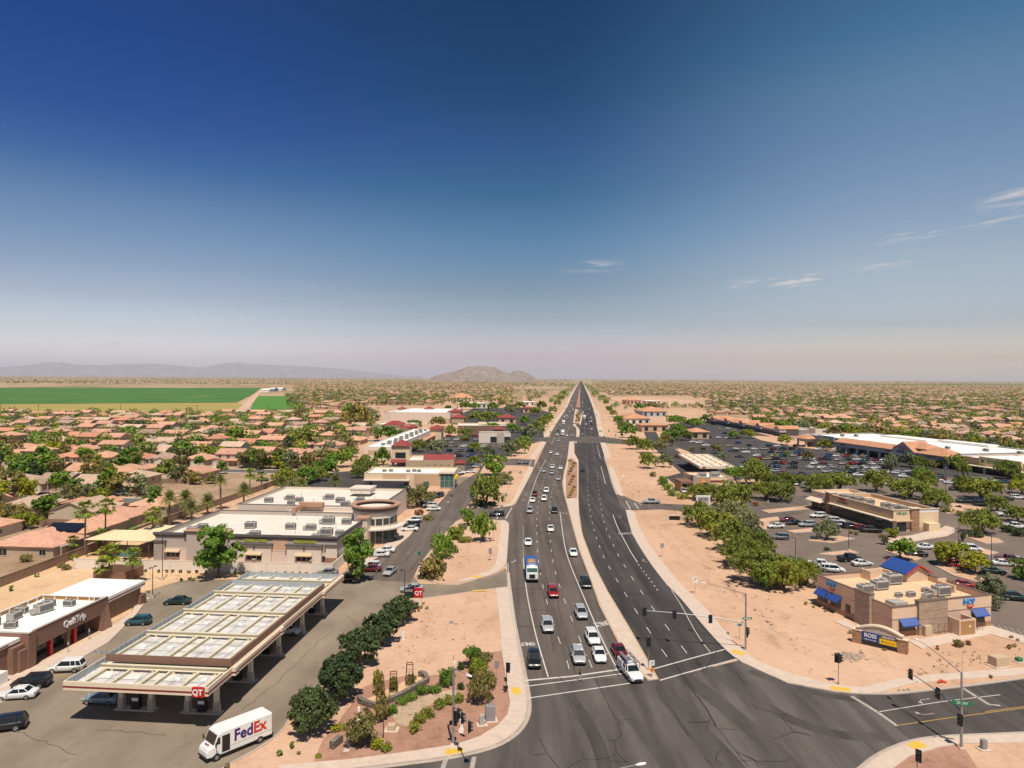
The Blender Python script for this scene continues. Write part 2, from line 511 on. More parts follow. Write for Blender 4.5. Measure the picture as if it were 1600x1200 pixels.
def ridged(name,c,freq,rough=0.6,axis='X',depth=0.35,var=0.08,metal=0.0):
 """ribbed sheet: corrugated decks, standing seams, roller doors"""
 m,n,l,b=new_mat(name)
 tc=n.new('ShaderNodeTexCoord')
 w=n.new('ShaderNodeTexWave');w.inputs['Scale'].default_value=freq;w.bands_direction=axis
 l.new(tc.outputs['Object'],w.inputs['Vector'])
 t=noise_node(n,l,0.6,5,0.65)
 col=ramp(n,l,t.outputs[0],[(0.3,mul(c,1-var)),(0.7,mul(c,1+var))])
 l.new(col,b.inputs['Base Color'])
 b.inputs['Roughness'].default_value=rough
 b.inputs['Metallic'].default_value=metal
 bp=n.new('ShaderNodeBump');bp.inputs['Strength'].default_value=depth;bp.inputs['Distance'].default_value=0.08
 l.new(w.outputs['Fac'],bp.inputs['Height']);l.new(bp.outputs[0],b.inputs['Normal'])
 return m
def emis(name,c,strength):
 m,n,l,b=new_mat(name)
 b.inputs['Base Color'].default_value=(*mul(c,0.4),1)
 b.inputs['Emission Color'].default_value=(*c,1)
 b.inputs['Emission Strength'].default_value=strength
 return m

M={}
M['desert']=desert_mat()
M['yard']=sand_mat('shaded_yard_dirt',(0.30,0.205,0.125),(0.42,0.29,0.19),(0.52,0.37,0.25),0.2)  # yard dirt, its colour darkened for the shadows among walls and houses
M['sand']=sand_mat('sandy_gravel',(0.575,0.357,0.236),(0.62,0.40,0.272),(0.66,0.44,0.306))
M['sand_y']=sand_mat('pale_tan_dirt',(0.62,0.40,0.23),(0.68,0.46,0.275),(0.72,0.50,0.32))
M['red_gravel']=sand_mat('red_gravel',(0.36,0.19,0.13),(0.42,0.235,0.165),(0.47,0.28,0.20),0.2)
M['river_rock']=sand_mat('river_rock',(0.42,0.30,0.20),(0.52,0.38,0.26),(0.60,0.47,0.34),0.34)
M['asph_l']=asphalt_mat('worn_brown_asphalt',(0.122,0.099,0.085),0.30)
M['asph_x']=asphalt_mat('intersection_asphalt',(0.103,0.089,0.081),0.40,rot=0.12,stretch=(0.55,0.045,1))
M['asph_r']=asphalt_mat('dark_fresh_asphalt',(0.064,0.056,0.053),0.42)
M['asph_cross']=asphalt_mat('cross_street_asphalt',(0.088,0.075,0.068),0.3,rot=R(-77),stretch=(0.9,0.05,1))
M['asph_qt']=asphalt_mat('oily_concrete_lot',(0.255,0.205,0.152),0.18,stains=0.38,stretch=(0.3,0.12,1),rot=0.4)
M['asph_priv']=asphalt_mat('cracked_side_road',(0.142,0.114,0.095),0.22,stains=0.3)
M['asph_lot']=asphalt_mat('brown_lot_asphalt',(0.190,0.146,0.118),0.14,stains=0.22,stretch=(0.2,0.2,1))
M['asph_dlot']=asphalt_mat('dark_lot_asphalt',(0.076,0.068,0.065),0.16,stretch=(0.2,0.2,1))
M['street']=asphalt_mat('housing_street_asphalt',(0.14,0.13,0.125),0.12,stretch=(0.2,0.2,1))
M['concrete']=simple('pavement_concrete',(0.60,0.475,0.38),0.9,0.13,0.9)
M['curb']=simple('kerb_concrete',(0.52,0.43,0.36),0.9,0.15,1.2)
M['pan']=simple('gutter_concrete',(0.45,0.37,0.30),0.9,0.2,0.7)
M['curb_red']=simple('faded_red_kerb',(0.42,0.22,0.16),0.9,0.2,1.0)
M['median_edge']=simple('median_edge_paint',(0.50,0.30,0.06),0.8,0.2,1.0)
M['white_line']=simple('worn_white_paint',(0.60,0.56,0.51),0.7,0.22,2.2)
M['white_faint']=simple('faded_white_paint',(0.40,0.35,0.31),0.8,0.3,2.0)
M['yellow_line']=simple('worn_yellow_paint',(0.48,0.29,0.07),0.8,0.25,2.0)
M['yellow_pad']=simple('tactile_yellow',(0.70,0.44,0.05),0.8,0.15,4.0)
M['crack']=simple('crack_sealant',(0.030,0.026,0.024),0.6,0.2,2.0)
M['polish']=asphalt_mat('tyre_darkened_asphalt',(0.082,0.071,0.065),0.3,rot=0.2,stretch=(0.55,0.06,1))
M['field']=simple('green_crop',(0.056,0.165,0.022),0.9,0.38,0.02,stretch=(0.35,0.8,1))
M['field2']=simple('bright_green_crop',(0.075,0.22,0.022),0.9,0.15,0.03)
M['field3']=simple('mown_straw_field',(0.36,0.285,0.075),0.95,0.16,0.02,stretch=(0.2,1,1))
M['dirt_road']=simple('dirt_road',(0.60,0.40,0.28),0.95,0.1,0.05)
M['lawn']=simple('green_lawn',(0.10,0.22,0.04),0.9,0.2,0.4)
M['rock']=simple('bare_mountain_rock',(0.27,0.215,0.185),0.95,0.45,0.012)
M['rock_far']=simple('far_range_rock_hazed',(0.30,0.28,0.31),0.95,0.3,0.002)  # pale blue-grey of distant haze put into the rock colour
M['wash']=sand_mat('scuffed_sand',(0.50,0.315,0.21),(0.56,0.36,0.25),(0.62,0.41,0.29),0.2)
M['rock2']=simple('stones',(0.36,0.28,0.21),0.9,0.35,2.0)
# vegetation
M['leaf_dark']=leaf_mat('ficus_leaves',(0.040,0.066,0.022),(0.075,0.115,0.040),(0.14,0.19,0.07),0.2)
M['leaf_mesq']=leaf_mat('mesquite_leaves',(0.14,0.18,0.026),(0.26,0.31,0.045),(0.40,0.43,0.09),0.34)
M['leaf_green']=leaf_mat('bright_tree_leaves',(0.083,0.176,0.023),(0.177,0.307,0.037),(0.312,0.446,0.065))
M['leaf_olive']=leaf_mat('olive_tree_leaves',(0.147,0.140,0.037),(0.263,0.244,0.075),(0.441,0.356,0.131))
M['leaf_grey']=leaf_mat('grey_green_leaves',(0.121,0.162,0.082),(0.222,0.260,0.126),(0.383,0.388,0.198))
M['leaf_yel']=leaf_mat('yellow_green_leaves',(0.171,0.217,0.019),(0.326,0.357,0.031),(0.496,0.480,0.054))
M['leaf_palm']=leaf_mat('palm_fronds',(0.10,0.17,0.02),(0.23,0.31,0.035),(0.42,0.45,0.08))
M['leaf_date']=leaf_mat('date_palm_fronds',(0.13,0.17,0.05),(0.26,0.28,0.08),(0.44,0.41,0.13))
M['leaf_red']=leaf_mat('reddish_shrub_leaves',(0.202,0.078,0.031),(0.341,0.155,0.062),(0.465,0.264,0.109))
M['bark']=simple('tree_bark',(0.13,0.09,0.06),0.95,0.35,4.0,bump=0.4)
M['palm_bark']=simple('palm_bark',(0.17,0.115,0.075),0.95,0.35,5.0,bump=0.5)
# buildings
M['roof_tile']=tile_mat('clay_tile_roof')
M['store_tile']=tile_mat('store_tile_roof',False,(0.60,0.30,0.17))
M['red_tile']=tile_mat('red_metal_roof',False,(0.30,0.055,0.05))
M['stucco']=stucco_random('house_stucco',[(0.48,0.36,0.25),(0.56,0.46,0.34),(0.36,0.29,0.23),(0.42,0.30,0.20),(0.60,0.52,0.42),(0.38,0.31,0.26),(0.46,0.33,0.22),(0.52,0.43,0.34)])
M['garage']=ridged('garage_door_white',(0.60,0.53,0.44),1.0,0.6,'Z')
M['block']=brick_mat('tan_block_wall',(0.30,0.20,0.135),(0.27,0.178,0.12),(0.22,0.15,0.10),1.0,0.4,0.2,0.012)
M['glass']=simple('window_glass',(0.025,0.032,0.036),0.08,0.3,0.7)
M['glass_blue']=simple('storefront_glass',(0.03,0.05,0.055),0.06,0.4,0.5)
M['trim']=simple('cream_trim',(0.62,0.54,0.42),0.8,0.06)
M['fascia_dark']=simple('dark_fascia',(0.16,0.115,0.09),0.8,0.12)
M['white_roof']=simple('white_membrane_roof',(0.90,0.87,0.80),0.75,0.05,0.25)
M['cream_roof']=simple('dusty_cream_roof',(0.74,0.67,0.58),0.85,0.13,0.30)
M['peach_roof']=simple('dusty_peach_roof',(0.72,0.50,0.31),0.85,0.12,0.5)
M['ac']=ridged('air_unit_metal',(0.42,0.39,0.35),3.0,0.55,'Z')
M['ac_dark']=simple('air_unit_grille',(0.13,0.125,0.13),0.6,0.2,4)
M['metal']=simple('galvanised_metal',(0.36,0.37,0.37),0.42,0.1,3,metal=0.6)
M['pole_dark']=simple('dark_bronze_pole',(0.055,0.045,0.038),0.55,0.15)
M['black']=simple('black_paint',(0.014,0.014,0.015),0.5,0.2)
M['rubber']=simple('tyre_rubber',(0.018,0.018,0.018),0.85,0.2)
M['rim']=simple('alloy_rim',(0.38,0.38,0.39),0.3,0.1,metal=0.7)
M['white']=simple('white_paint',(0.80,0.79,0.76),0.4,0.04)
M['cream']=simple('cream_paint',(0.74,0.62,0.46),0.6,0.06)
M['cream_beam']=simple('cream_steel_beam',(0.70,0.62,0.45),0.6,0.08)
M['maroon']=simple('maroon_band',(0.22,0.025,0.025),0.5,0.1)
M['red']=simple('sign_red',(0.50,0.012,0.015),0.4,0.05)
M['qt_brown']=simple('brown_panel',(0.235,0.125,0.085),0.75,0.08,0.6)
M['qt_parapet']=ridged('canopy_inner_parapet',(0.40,0.43,0.44),1.2,0.5,'X')
M['deck']=ridged('white_roof_deck',(0.70,0.675,0.64),2.4,0.6,'Y',0.5,0.24)
M['qt_brick']=brick_mat('tan_brick',(0.33,0.205,0.125),(0.28,0.17,0.10),(0.24,0.16,0.11),1.0,0.42,0.2,0.02)
M['cc_grey']=simple('taupe_stucco',(0.46,0.39,0.335),0.9,0.07,0.6)
M['cc_pink']=simple('pinkish_stucco',(0.66,0.55,0.46),0.9,0.06,0.6)
M['cc_light']=simple('pale_stucco',(0.70,0.61,0.52),0.9,0.05,0.6)
M['cc_orange']=simple('peach_stucco',(0.58,0.37,0.25),0.9,0.06,0.6)
M['cc_dark']=simple('charcoal_cornice',(0.115,0.105,0.10),0.85,0.12,0.6)
M['cc_rust']=simple('rust_cornice',(0.44,0.25,0.17),0.85,0.12,0.8)
M['white_wall']=simple('white_block_wall',(0.76,0.67,0.57),0.9,0.05,0.8)
M['stone']=brick_mat('stacked_stone',(0.52,0.40,0.30),(0.39,0.29,0.21),(0.27,0.20,0.15),1.0,0.55,0.16,0.03)
M['stone_warm']=brick_mat('warm_ledge_stone',(0.48,0.28,0.16),(0.30,0.155,0.085),(0.26,0.16,0.10),1.0,0.7,0.24,0.03)
M['ihop_tan']=simple('diner_tan_stucco',(0.62,0.45,0.33),0.9,0.06,0.6)
M['ihop_peach']=simple('diner_peach_stucco',(0.70,0.50,0.34),0.9,0.05,0.6)
M['ihop_brown']=simple('diner_brown_stucco',(0.40,0.29,0.215),0.9,0.07,0.6)
M['blue_roof']=ridged('blue_seam_metal',(0.026,0.080,0.29),2.0,0.4,'Y',0.4)
M['blue_awning']=ridged('blue_awning',(0.020,0.072,0.31),1.6,0.5,'X',0.5)
M['blue_sign']=simple('sign_blue',(0.03,0.26,0.60),0.4,0.05)
M['navy']=simple('sign_navy',(0.012,0.055,0.22),0.4,0.05)
M['sign_yellow']=simple('sign_yellow',(0.80,0.55,0.015),0.4,0.05)
M['orange']=simple('sign_orange',(0.75,0.22,0.02),0.4,0.05)
M['green_sign']=simple('street_sign_green',(0.01,0.19,0.09),0.4,0.05)
M['green_letter']=simple('green_lettering',(0.02,0.22,0.08),0.4,0.05)
M['gold_letter']=simple('olive_lettering',(0.42,0.42,0.06),0.5,0.05)
M['wood']=simple('brown_gate',(0.40,0.22,0.085),0.7,0.12,3.0)
M['rust']=simple('rusted_iron',(0.17,0.075,0.035),0.85,0.3,5.0)
M['gabion']=brick_mat('gabion_stone',(0.30,0.25,0.20),(0.17,0.14,0.115),(0.07,0.06,0.05),1.0,0.32,0.22,0.04)
M['utility']=simple('grey_cabinet',(0.27,0.25,0.25),0.5,0.08,2.0)
M['utility_tan']=simple('tan_cabinet',(0.55,0.42,0.27),0.7,0.08,2.0)
M['strip_tan']=simple('strip_tan_stucco',(0.52,0.365,0.225),0.9,0.06,0.5)
M['strip_cream']=simple('strip_cream_stucco',(0.72,0.55,0.36),0.9,0.05,0.5)
M['store_grey']=simple('store_grey_stucco',(0.235,0.235,0.245),0.9,0.06,0.4)
M['store_lgrey']=simple('store_light_stucco',(0.42,0.42,0.43),0.9,0.06,0.4)
M['teal']=simple('green_glass_teal',(0.05,0.13,0.12),0.15,0.3,0.8)
M['solar']=ridged('solar_panel',(0.012,0.016,0.028),0.9,0.15,'X',0.1)
M['skin']=simple('skin',(0.33,0.18,0.12),0.6,0.1)
M['paint']=objcol('car_paint',0.32,0.7)
M['car_glass']=simple('car_glass',(0.012,0.017,0.02),0.05,0.2)
M['headlight']=simple('headlamp',(0.75,0.75,0.74),0.12,0.05)
M['taillight']=simple('tail_lamp',(0.28,0.008,0.008),0.2,0.1)
M['plastic']=simple('dark_trim_plastic',(0.03,0.03,0.032),0.55,0.15)
M['fx_purple']=simple('purple_lettering',(0.045,0.012,0.16),0.4,0.03)
M['fx_orange']=simple('orange_red_lettering',(0.62,0.035,0.01),0.4,0.03)
M['tank_blue']=simple('refuse_body_blue',(0.025,0.12,0.36),0.45,0.1)
M['lens_green']=simple('signal_lens',(0.02,0.05,0.04),0.2,0.1)
M['teal_cloth']=simple('teal_shade_cloth',(0.03,0.13,0.14),0.8,0.1)
M['shade_cloth']=simple('cream_shade_cloth',(0.74,0.60,0.37),0.85,0.06)
M['ross_dark']=simple('sign_dark_brown',(0.09,0.06,0.045),0.6,0.1)
M['marking_blue']=simple('accessible_blue_paint',(0.05,0.16,0.28),0.8,0.2)
M['dark_cloth']=simple('dark_green_cloth',(0.03,0.045,0.03),0.9,0.2,6)
M['pale_cloth']=simple('pale_cloth',(0.42,0.42,0.40),0.9,0.15,6)
M['hi_vis']=simple('hi_vis_cloth',(0.35,0.75,0.04),0.8,0.1,6)
# ---------------------------------------------------------------- vegetation prototypes
def leaf_quad(mb,p,n,s,rg):
 n=n.normalized()
 a=n.orthogonal().normalized()
 a.rotate(Matrix.Rotation(rg.uniform(0,2*PI),3,n))
 b=n.cross(a)
 s1=s*rg.uniform(0.7,1.25);s2=s1*rg.uniform(0.45,0.75)
 bend=n*(s1*rg.uniform(-0.2,0.2))
 mb.add([p-a*s1,p+b*s2*0.9+bend,p+a*s1,p-b*s2+bend],[(0,1,2,3)])
def crown_mesh(name,lobes,nleaf,size,mat,seed,clump=0.34,perlobe=16,flat=0.0):
 """leaves gathered in clumps over the outside of a few lobes, with gaps between"""
 rg=random.Random(seed)
 mb=MB()
 cl=[]
 for(c,r)in lobes:
  c=Vector(c);r=Vector(r)
  for i in range(perlobe):
   d=Vector((rg.gauss(0,1),rg.gauss(0,1),rg.gauss(0.25,0.9))).normalized()
   k=rg.uniform(0.62,1.0)
   p=c+Vector((d.x*r.x,d.y*r.y,d.z*r.z))*k
   cl.append((p,d,(r.x+r.y+r.z)/3*clump*rg.uniform(0.7,1.35)))
 per=max(1,nleaf//len(cl))
 for p,d,rad in cl:
  for i in range(per):
   o=Vector((rg.gauss(0,1),rg.gauss(0,1),rg.gauss(0,0.8)))
   o=o.normalized()*rad*rg.random()**0.45
   n=(o.normalized()*0.7+d*0.6+Vector((rg.gauss(0,.5),rg.gauss(0,.5),rg.gauss(0.35,.5))))
   leaf_quad(mb,p+o,n,size,rg)
 return mb.mesh(name,mat)
def lobes_for(kind,seed):
 rg=random.Random(seed)
 L=[]
 if kind=='ficus':  # dense round head, 5.6 wide, 1.1 .. 5.2
  L.append(((0,0,3.2),(1.9,1.9,1.7)))
  for i in range(8):
   g=2*PI*i/8+rg.uniform(-.3,.3);q=rg.uniform(1.35,1.75)
   L.append(((math.cos(g)*q,math.sin(g)*q,rg.uniform(2.3,3.5)),(rg.uniform(.95,1.25),)*2+(rg.uniform(.9,1.2),)))
  for i in range(3):
   L.append(((rg.uniform(-.8,.8),rg.uniform(-.8,.8),rg.uniform(4.1,4.5)),(1.0,1.0,.75)))
 elif kind=='mesquite':  # wide feathery umbrella, 8 wide, 1.2 .. 5
  for i in range(9):
   g=2*PI*i/9+rg.uniform(-.3,.3);q=rg.uniform(1.7,3.0)
   L.append(((math.cos(g)*q,math.sin(g)*q,rg.uniform(2.3,3.6)),(rg.uniform(1.1,1.6),rg.uniform(1.1,1.6),rg.uniform(.75,1.15))))
  for i in range(5):
   L.append(((rg.uniform(-1.5,1.5),rg.uniform(-1.5,1.5),rg.uniform(3.5,4.3)),(1.4,1.4,.85)))
 elif kind=='tall':  # loose upright head, 6.5 wide, 1.5 .. 8
  for i in range(13):
   g=rg.uniform(0,2*PI);q=rg.uniform(.4,2.3);z=rg.uniform(2.8,6.9)
   q*=1.15-abs(z-4.3)/4.2
   L.append(((math.cos(g)*q,math.sin(g)*q,z),(rg.uniform(1.0,1.5),rg.uniform(1.0,1.5),rg.uniform(.9,1.3))))
 elif kind=='round':  # ordinary yard tree, 6 wide, 1.4 .. 6
  for i in range(10):
   g=2*PI*i/7;q=rg.uniform(.7,1.9)
   L.append(((math.cos(g)*q,math.sin(g)*q,rg.uniform(2.5,5.0)),(rg.uniform(1.0,1.5),rg.uniform(1.0,1.5),rg.uniform(.85,1.25))))
 elif kind=='willow':  # grey drooping head, 6 wide, .8 .. 7
  for i in range(12):
   g=rg.uniform(0,2*PI);q=rg.uniform(.5,2.2)
   L.append(((math.cos(g)*q,math.sin(g)*q,rg.uniform(2.2,5.6)),(rg.uniform(.8,1.1),rg.uniform(.8,1.1),rg.uniform(1.1,1.7))))
 elif kind=='bush':  # low mound, 2 wide, 0 .. 1.2
  for i in range(6):
   g=2*PI*i/6+rg.uniform(-.3,.3);q=rg.uniform(.2,.6)
   L.append(((math.cos(g)*q,math.sin(g)*q,rg.uniform(.35,.6)),(.5,.5,.45)))
 elif kind=='ball':  # clipped desert shrub, 1 wide
  L.append(((0,0,.4),(.42,.42,.40)))
 low={'ficus':.75,'mesquite':.95,'tall':.9,'round':1.0,'willow':1.0}.get(kind,0)
 return[((c[0],c[1],c[2]-low),r)for c,r in L]
def trunk_mesh(name,kind,seed,mat):
 rg=random.Random(seed)
 mb=MB()
 if kind in('mesquite','olive'):
  for i in range(4):
   g=2*PI*i/4+rg.uniform(-.5,.5);e=rg.uniform(1.2,2.1)
   a=Vector((rg.uniform(-.1,.1),rg.uniform(-.1,.1),-.1))
   m=Vector((math.cos(g)*.55,math.sin(g)*.55,rg.uniform(1.1,1.5)))
   t=Vector((math.cos(g)*e,math.sin(g)*e,rg.uniform(2.7,3.5)))
   mb.tube([a,a*.4+m*.6+Vector((0,0,.1)),m,t],[.17,.14,.12,.045],7)
   for j in range(2):
    g2=g+rg.uniform(-.9,.9)
    mb.tube([m,m+Vector((math.cos(g2)*1.3,math.sin(g2)*1.3,1.2))],[.08,.025],5)
 elif kind in('bush','ball'):
  for i in range(3):
   g=2*PI*i/3
   mb.tube([(0,0,-.05),(math.cos(g)*.25,math.sin(g)*.25,.45)],[.04,.015],5)
 else:
  h={'ficus':2.6,'tall':4.2,'round':2.9,'willow':3.2}[kind]
  lean=Vector((rg.uniform(-.2,.2),rg.uniform(-.2,.2),0))
  mb.tube([(0,0,-.1),lean*.4+Vector((0,0,h*.4)),lean+Vector((0,0,h))],[.21,.16,.10],9)
  mb.tube([(0,0,-.1),(0,0,.25)],[.30,.19],9)
  for i in range(6):
   g=2*PI*i/6+rg.uniform(-.4,.4);e=rg.uniform(.9,1.7)
   z0=h*rg.uniform(.5,.95)
   mb.tube([lean*(z0/h)+Vector((0,0,z0)),lean+Vector((math.cos(g)*e*.6,math.sin(g)*e*.6,z0+.7)),Vector((math.cos(g)*e,math.sin(g)*e,z0+1.5))],[.09,.06,.02],6)
 return mb.mesh(name,mat)

LEAFSIZE={'ficus':.18,'mesquite':.155,'tall':.22,'round':.19,'willow':.15,'bush':.10,'ball':.085}
NLEAF={'ficus':7000,'mesquite':7500,'tall':6500,'round':5000,'willow':5000,'bush':900,'ball':420}
_tree_cache={}
TSIZE={}
def tree_meshes(kind,leafname,var,lod):
 """crown and trunk meshes, shared by every tree of that look"""
 key=(kind,leafname,var,lod)
 if key not in _tree_cache:
  base=(kind,var,lod)
  if base not in _tree_cache:
   seed=hash_seed(kind,var)
   n=NLEAF[kind];s=LEAFSIZE[kind]
   if lod==1:n=int(n*0.42);s*=1.45
   if lod==2:n=int(n*0.15);s*=2.3
   lb=lobes_for(kind,seed)
   crown=crown_mesh('crown',lb,n,s,None,seed+1,perlobe=(16 if lod<2 else 8))
   trunk=trunk_mesh('trunk',kind,seed+2,M['bark'])
   xs=[v.co.x for v in crown.vertices];zs=sorted(v.co.z for v in crown.vertices)
   rs=sorted(max(abs(v.co.x),abs(v.co.y))for v in crown.vertices)
   TSIZE[base]=(2*rs[int(len(rs)*.985)],zs[int(len(zs)*.99)])
   _tree_cache[base]=(crown,trunk)
  crown,trunk=_tree_cache[base]
  c=crown.copy();c.materials.clear();c.materials.append(M[leafname])
  _tree_cache[key]=(c,trunk)
 return _tree_cache[key]
def hash_seed(k,v):return sum(ord(ch)*(i+3)for i,ch in enumerate(k))+v*101
def set_leaf(o,leafname):
 return o
def tree(name,label,kind,leaf,loc,width=None,height=None,rz=None,group=None,lod=0,var=None,cat='tree',nat=None):
 if var is None:var=rng.randrange(4)
 crown,trunk=tree_meshes(kind,leaf,var,lod)
 nat=TSIZE[(kind,var,lod)]
 sw=(width or nat[0])/nat[0];sh=(height or nat[1])/nat[1]
 t=thing(name,label,cat,loc,rng.uniform(0,2*PI)if rz is None else rz,group)
 t.scale=(sw,sw,sh)
 if kind!='ball' and lod<2:link('trunk',trunk,t)
 link('crown' if kind not in('ball','bush')else 'foliage',crown,t)
 return t
# palms
def fan_palm_mesh(seed,mat,n=30):
 rg=random.Random(seed);mb=MB()
 for i in range(n):
  g=2*PI*i/n*2.4+rg.uniform(-.2,.2);el=rg.uniform(-.75,1.25)
  d=Vector((math.cos(g)*math.cos(el),math.sin(g)*math.cos(el),math.sin(el)))
  L=rg.uniform(.75,1.15)
  c=d*L
  side=d.cross(Vector((0,0,1)))
  if side.length<.1:side=Vector((1,0,0))
  side.normalize();up=side.cross(d)
  mb.tube([(0,0,0),c],[.03,.02],3,caps=False)
  for k in range(11):
   q=(k-5)/5*1.35
   bd=(d*math.cos(q)+side*math.sin(q)).normalized()
   l2=rg.uniform(.65,.95)*(1-.25*abs(q)/1.35)
   w=side*math.cos(q)*.075-d*math.sin(q)*.075
   dr=Vector((0,0,-.28*rg.uniform(.6,1.3)))
   mb.add([c,c+bd*l2*.5-w+up*.04,c+bd*l2+dr,c+bd*l2*.5+w+up*.04],[(0,1,2,3)])
 for i in range(16):  # dead skirt below
  g=rg.uniform(0,2*PI)
  d=Vector((math.cos(g),math.sin(g),0))
  mb.add([d*.12,d*.42+Vector((-d.y*.18,d.x*.18,-.6)),d*.35+Vector((0,0,-1.15)),d*.42+Vector((d.y*.18,-d.x*.18,-.6))],[(0,1,2,3)])
 return mb.mesh('crown',mat)
def date_palm_mesh(seed,mat,n=42):
 rg=random.Random(seed);mb=MB()
 for i in range(n):
  g=2.399*i;el=1.35-1.75*i/n+rg.uniform(-.1,.1)
  L=rg.uniform(2.3,2.9)
  h=Vector((math.cos(g),math.sin(g),0));side=Vector((-h.y,h.x,0))
  pts=[]
  for k in range(9):
   t=k/8
   pts.append(h*(L*t*math.cos(el))+Vector((0,0,L*t*math.sin(el)-1.25*t*t*math.cos(el)*1.0-.25*t*t)))
  mb.tube(pts,[.035*(1-t/9)+.008 for t in range(9)],3,caps=False)
  for k in range(1,9):
   for q in range(3):
    f=(k-1+q/3)/8
    p=pts[k-1].lerp(pts[k],q/3)
    tdir=(pts[k]-pts[k-1]).normalized()
    ll=.62*math.sin(PI*min(1,.15+f*.9))*rg.uniform(.8,1.15)+.08
    for s in(-1,1):
     e=p+side*s*ll*.85+tdir*ll*.5+Vector((0,0,rg.uniform(-.22,.12)))
     mb.add([p-tdir*.035,e-tdir*.02,e+tdir*.02,p+tdir*.035],[(0,1,2,3)])
 return mb.mesh('crown',mat)
def palm_trunk(h,r,mat,rough=True):
 mb=MB();n=max(4,int(h/.55));pts=[];rad=[]
 for i in range(n+1):
  t=i/n
  pts.append((math.sin(t*2.1)*.12,math.cos(t*1.3)*.1-.1,h*t-(.1 if i==0 else 0)))
  rad.append(r*(1.25-.35*t)*(1+(.08 if i%2 else-.03)))
 mb.tube(pts,rad,9)
 return mb.mesh('trunk',mat)
_pc={}
def palm(label,kind,loc,h,s=1.0,group=None):
 if kind not in _pc:
  _pc[kind]=[fan_palm_mesh(i+5,M['leaf_palm'])if kind=='fan' else date_palm_mesh(i+5,M['leaf_date'])for i in range(2)]
 t=thing('palm_tree',label,'palm tree',loc,rng.uniform(0,6.28),group)
 link('trunk',palm_trunk(h,.17 if kind=='fan' else .25,M['palm_bark']),t)
 c=link('crown',rng.choice(_pc[kind]),t,(.1,-.1,h),0,(s,)*3)
 return t

# ---------------------------------------------------------------- vehicles
PAINT={'white':(.78,.78,.76),'silver':(.40,.41,.42),'grey':(.16,.165,.17),'black':(.012,.013,.015),'dark red':(.14,.008,.014),'red':(.30,.012,.012),
         'blue':(.02,.06,.20),'dark blue':(.012,.022,.06),'teal':(.02,.095,.11),'dark green':(.012,.035,.03),'beige':(.42,.34,.25),'pale blue':(.22,.30,.34),'brown':(.10,.055,.035)}
def ring_loft(mb,rings,cap0=True,cap1=True,smooth=True):
 n=len(rings[0]);vs=[p for r in rings for p in r];fs=[]
 for i in range(len(rings)-1):
  for k in range(n):
   k2=(k+1)%n
   fs.append((i*n+k,(i+1)*n+k,(i+1)*n+k2,i*n+k2))
 mb.add(vs,fs,smooth)
 if cap0:mb.add(rings[0],[tuple(range(n))],False)
 if cap1:mb.add(rings[-1],[tuple(range(n-1,-1,-1))],False)
def sect(x,w,z0,zb,zt,t=.9):
 """a rounded body section at station x"""
 return[Vector((x,y,z))for y,z in((-w*.86,z0),(-w,z0+.14),(-w*1.0,zb-.12),(-w*.97,zb),(-w*t,zt-.02),(-w*t*.5,zt+.02),(w*t*.5,zt+.02),(w*t,zt-.02),(w*.97,zb),(w,zb-.12),(w,z0+.14),(w*.86,z0))]
CARS={  # length, half width, belt z, roof z, hood z, deck z, windscreen base/top x, rear glass top/base x
 'sedan':dict(L=4.75,w=.90,belt=.92,roof=1.46,hood=.93,deck=1.02,ws=(.95,.18),rg=(-1.05,-1.75)),
 'suv':dict(L=4.75,w=.95,belt=1.05,roof=1.74,hood=1.06,deck=1.05,ws=(1.05,.42),rg=(-1.95,-2.28)),
 'hatch':dict(L=4.10,w=.88,belt=.98,roof=1.60,hood=.98,deck=.98,ws=(1.0,.38),rg=(-1.62,-1.98)),
 'pickup':dict(L=5.75,w=.99,belt=1.12,roof=1.86,hood=1.14,deck=1.14,ws=(1.25,.70),rg=(-.85,-1.02)),
 'van':dict(L=5.10,w=.98,belt=1.05,roof=1.76,hood=1.02,deck=1.05,ws=(1.55,.75),rg=(-2.2,-2.48)),
}
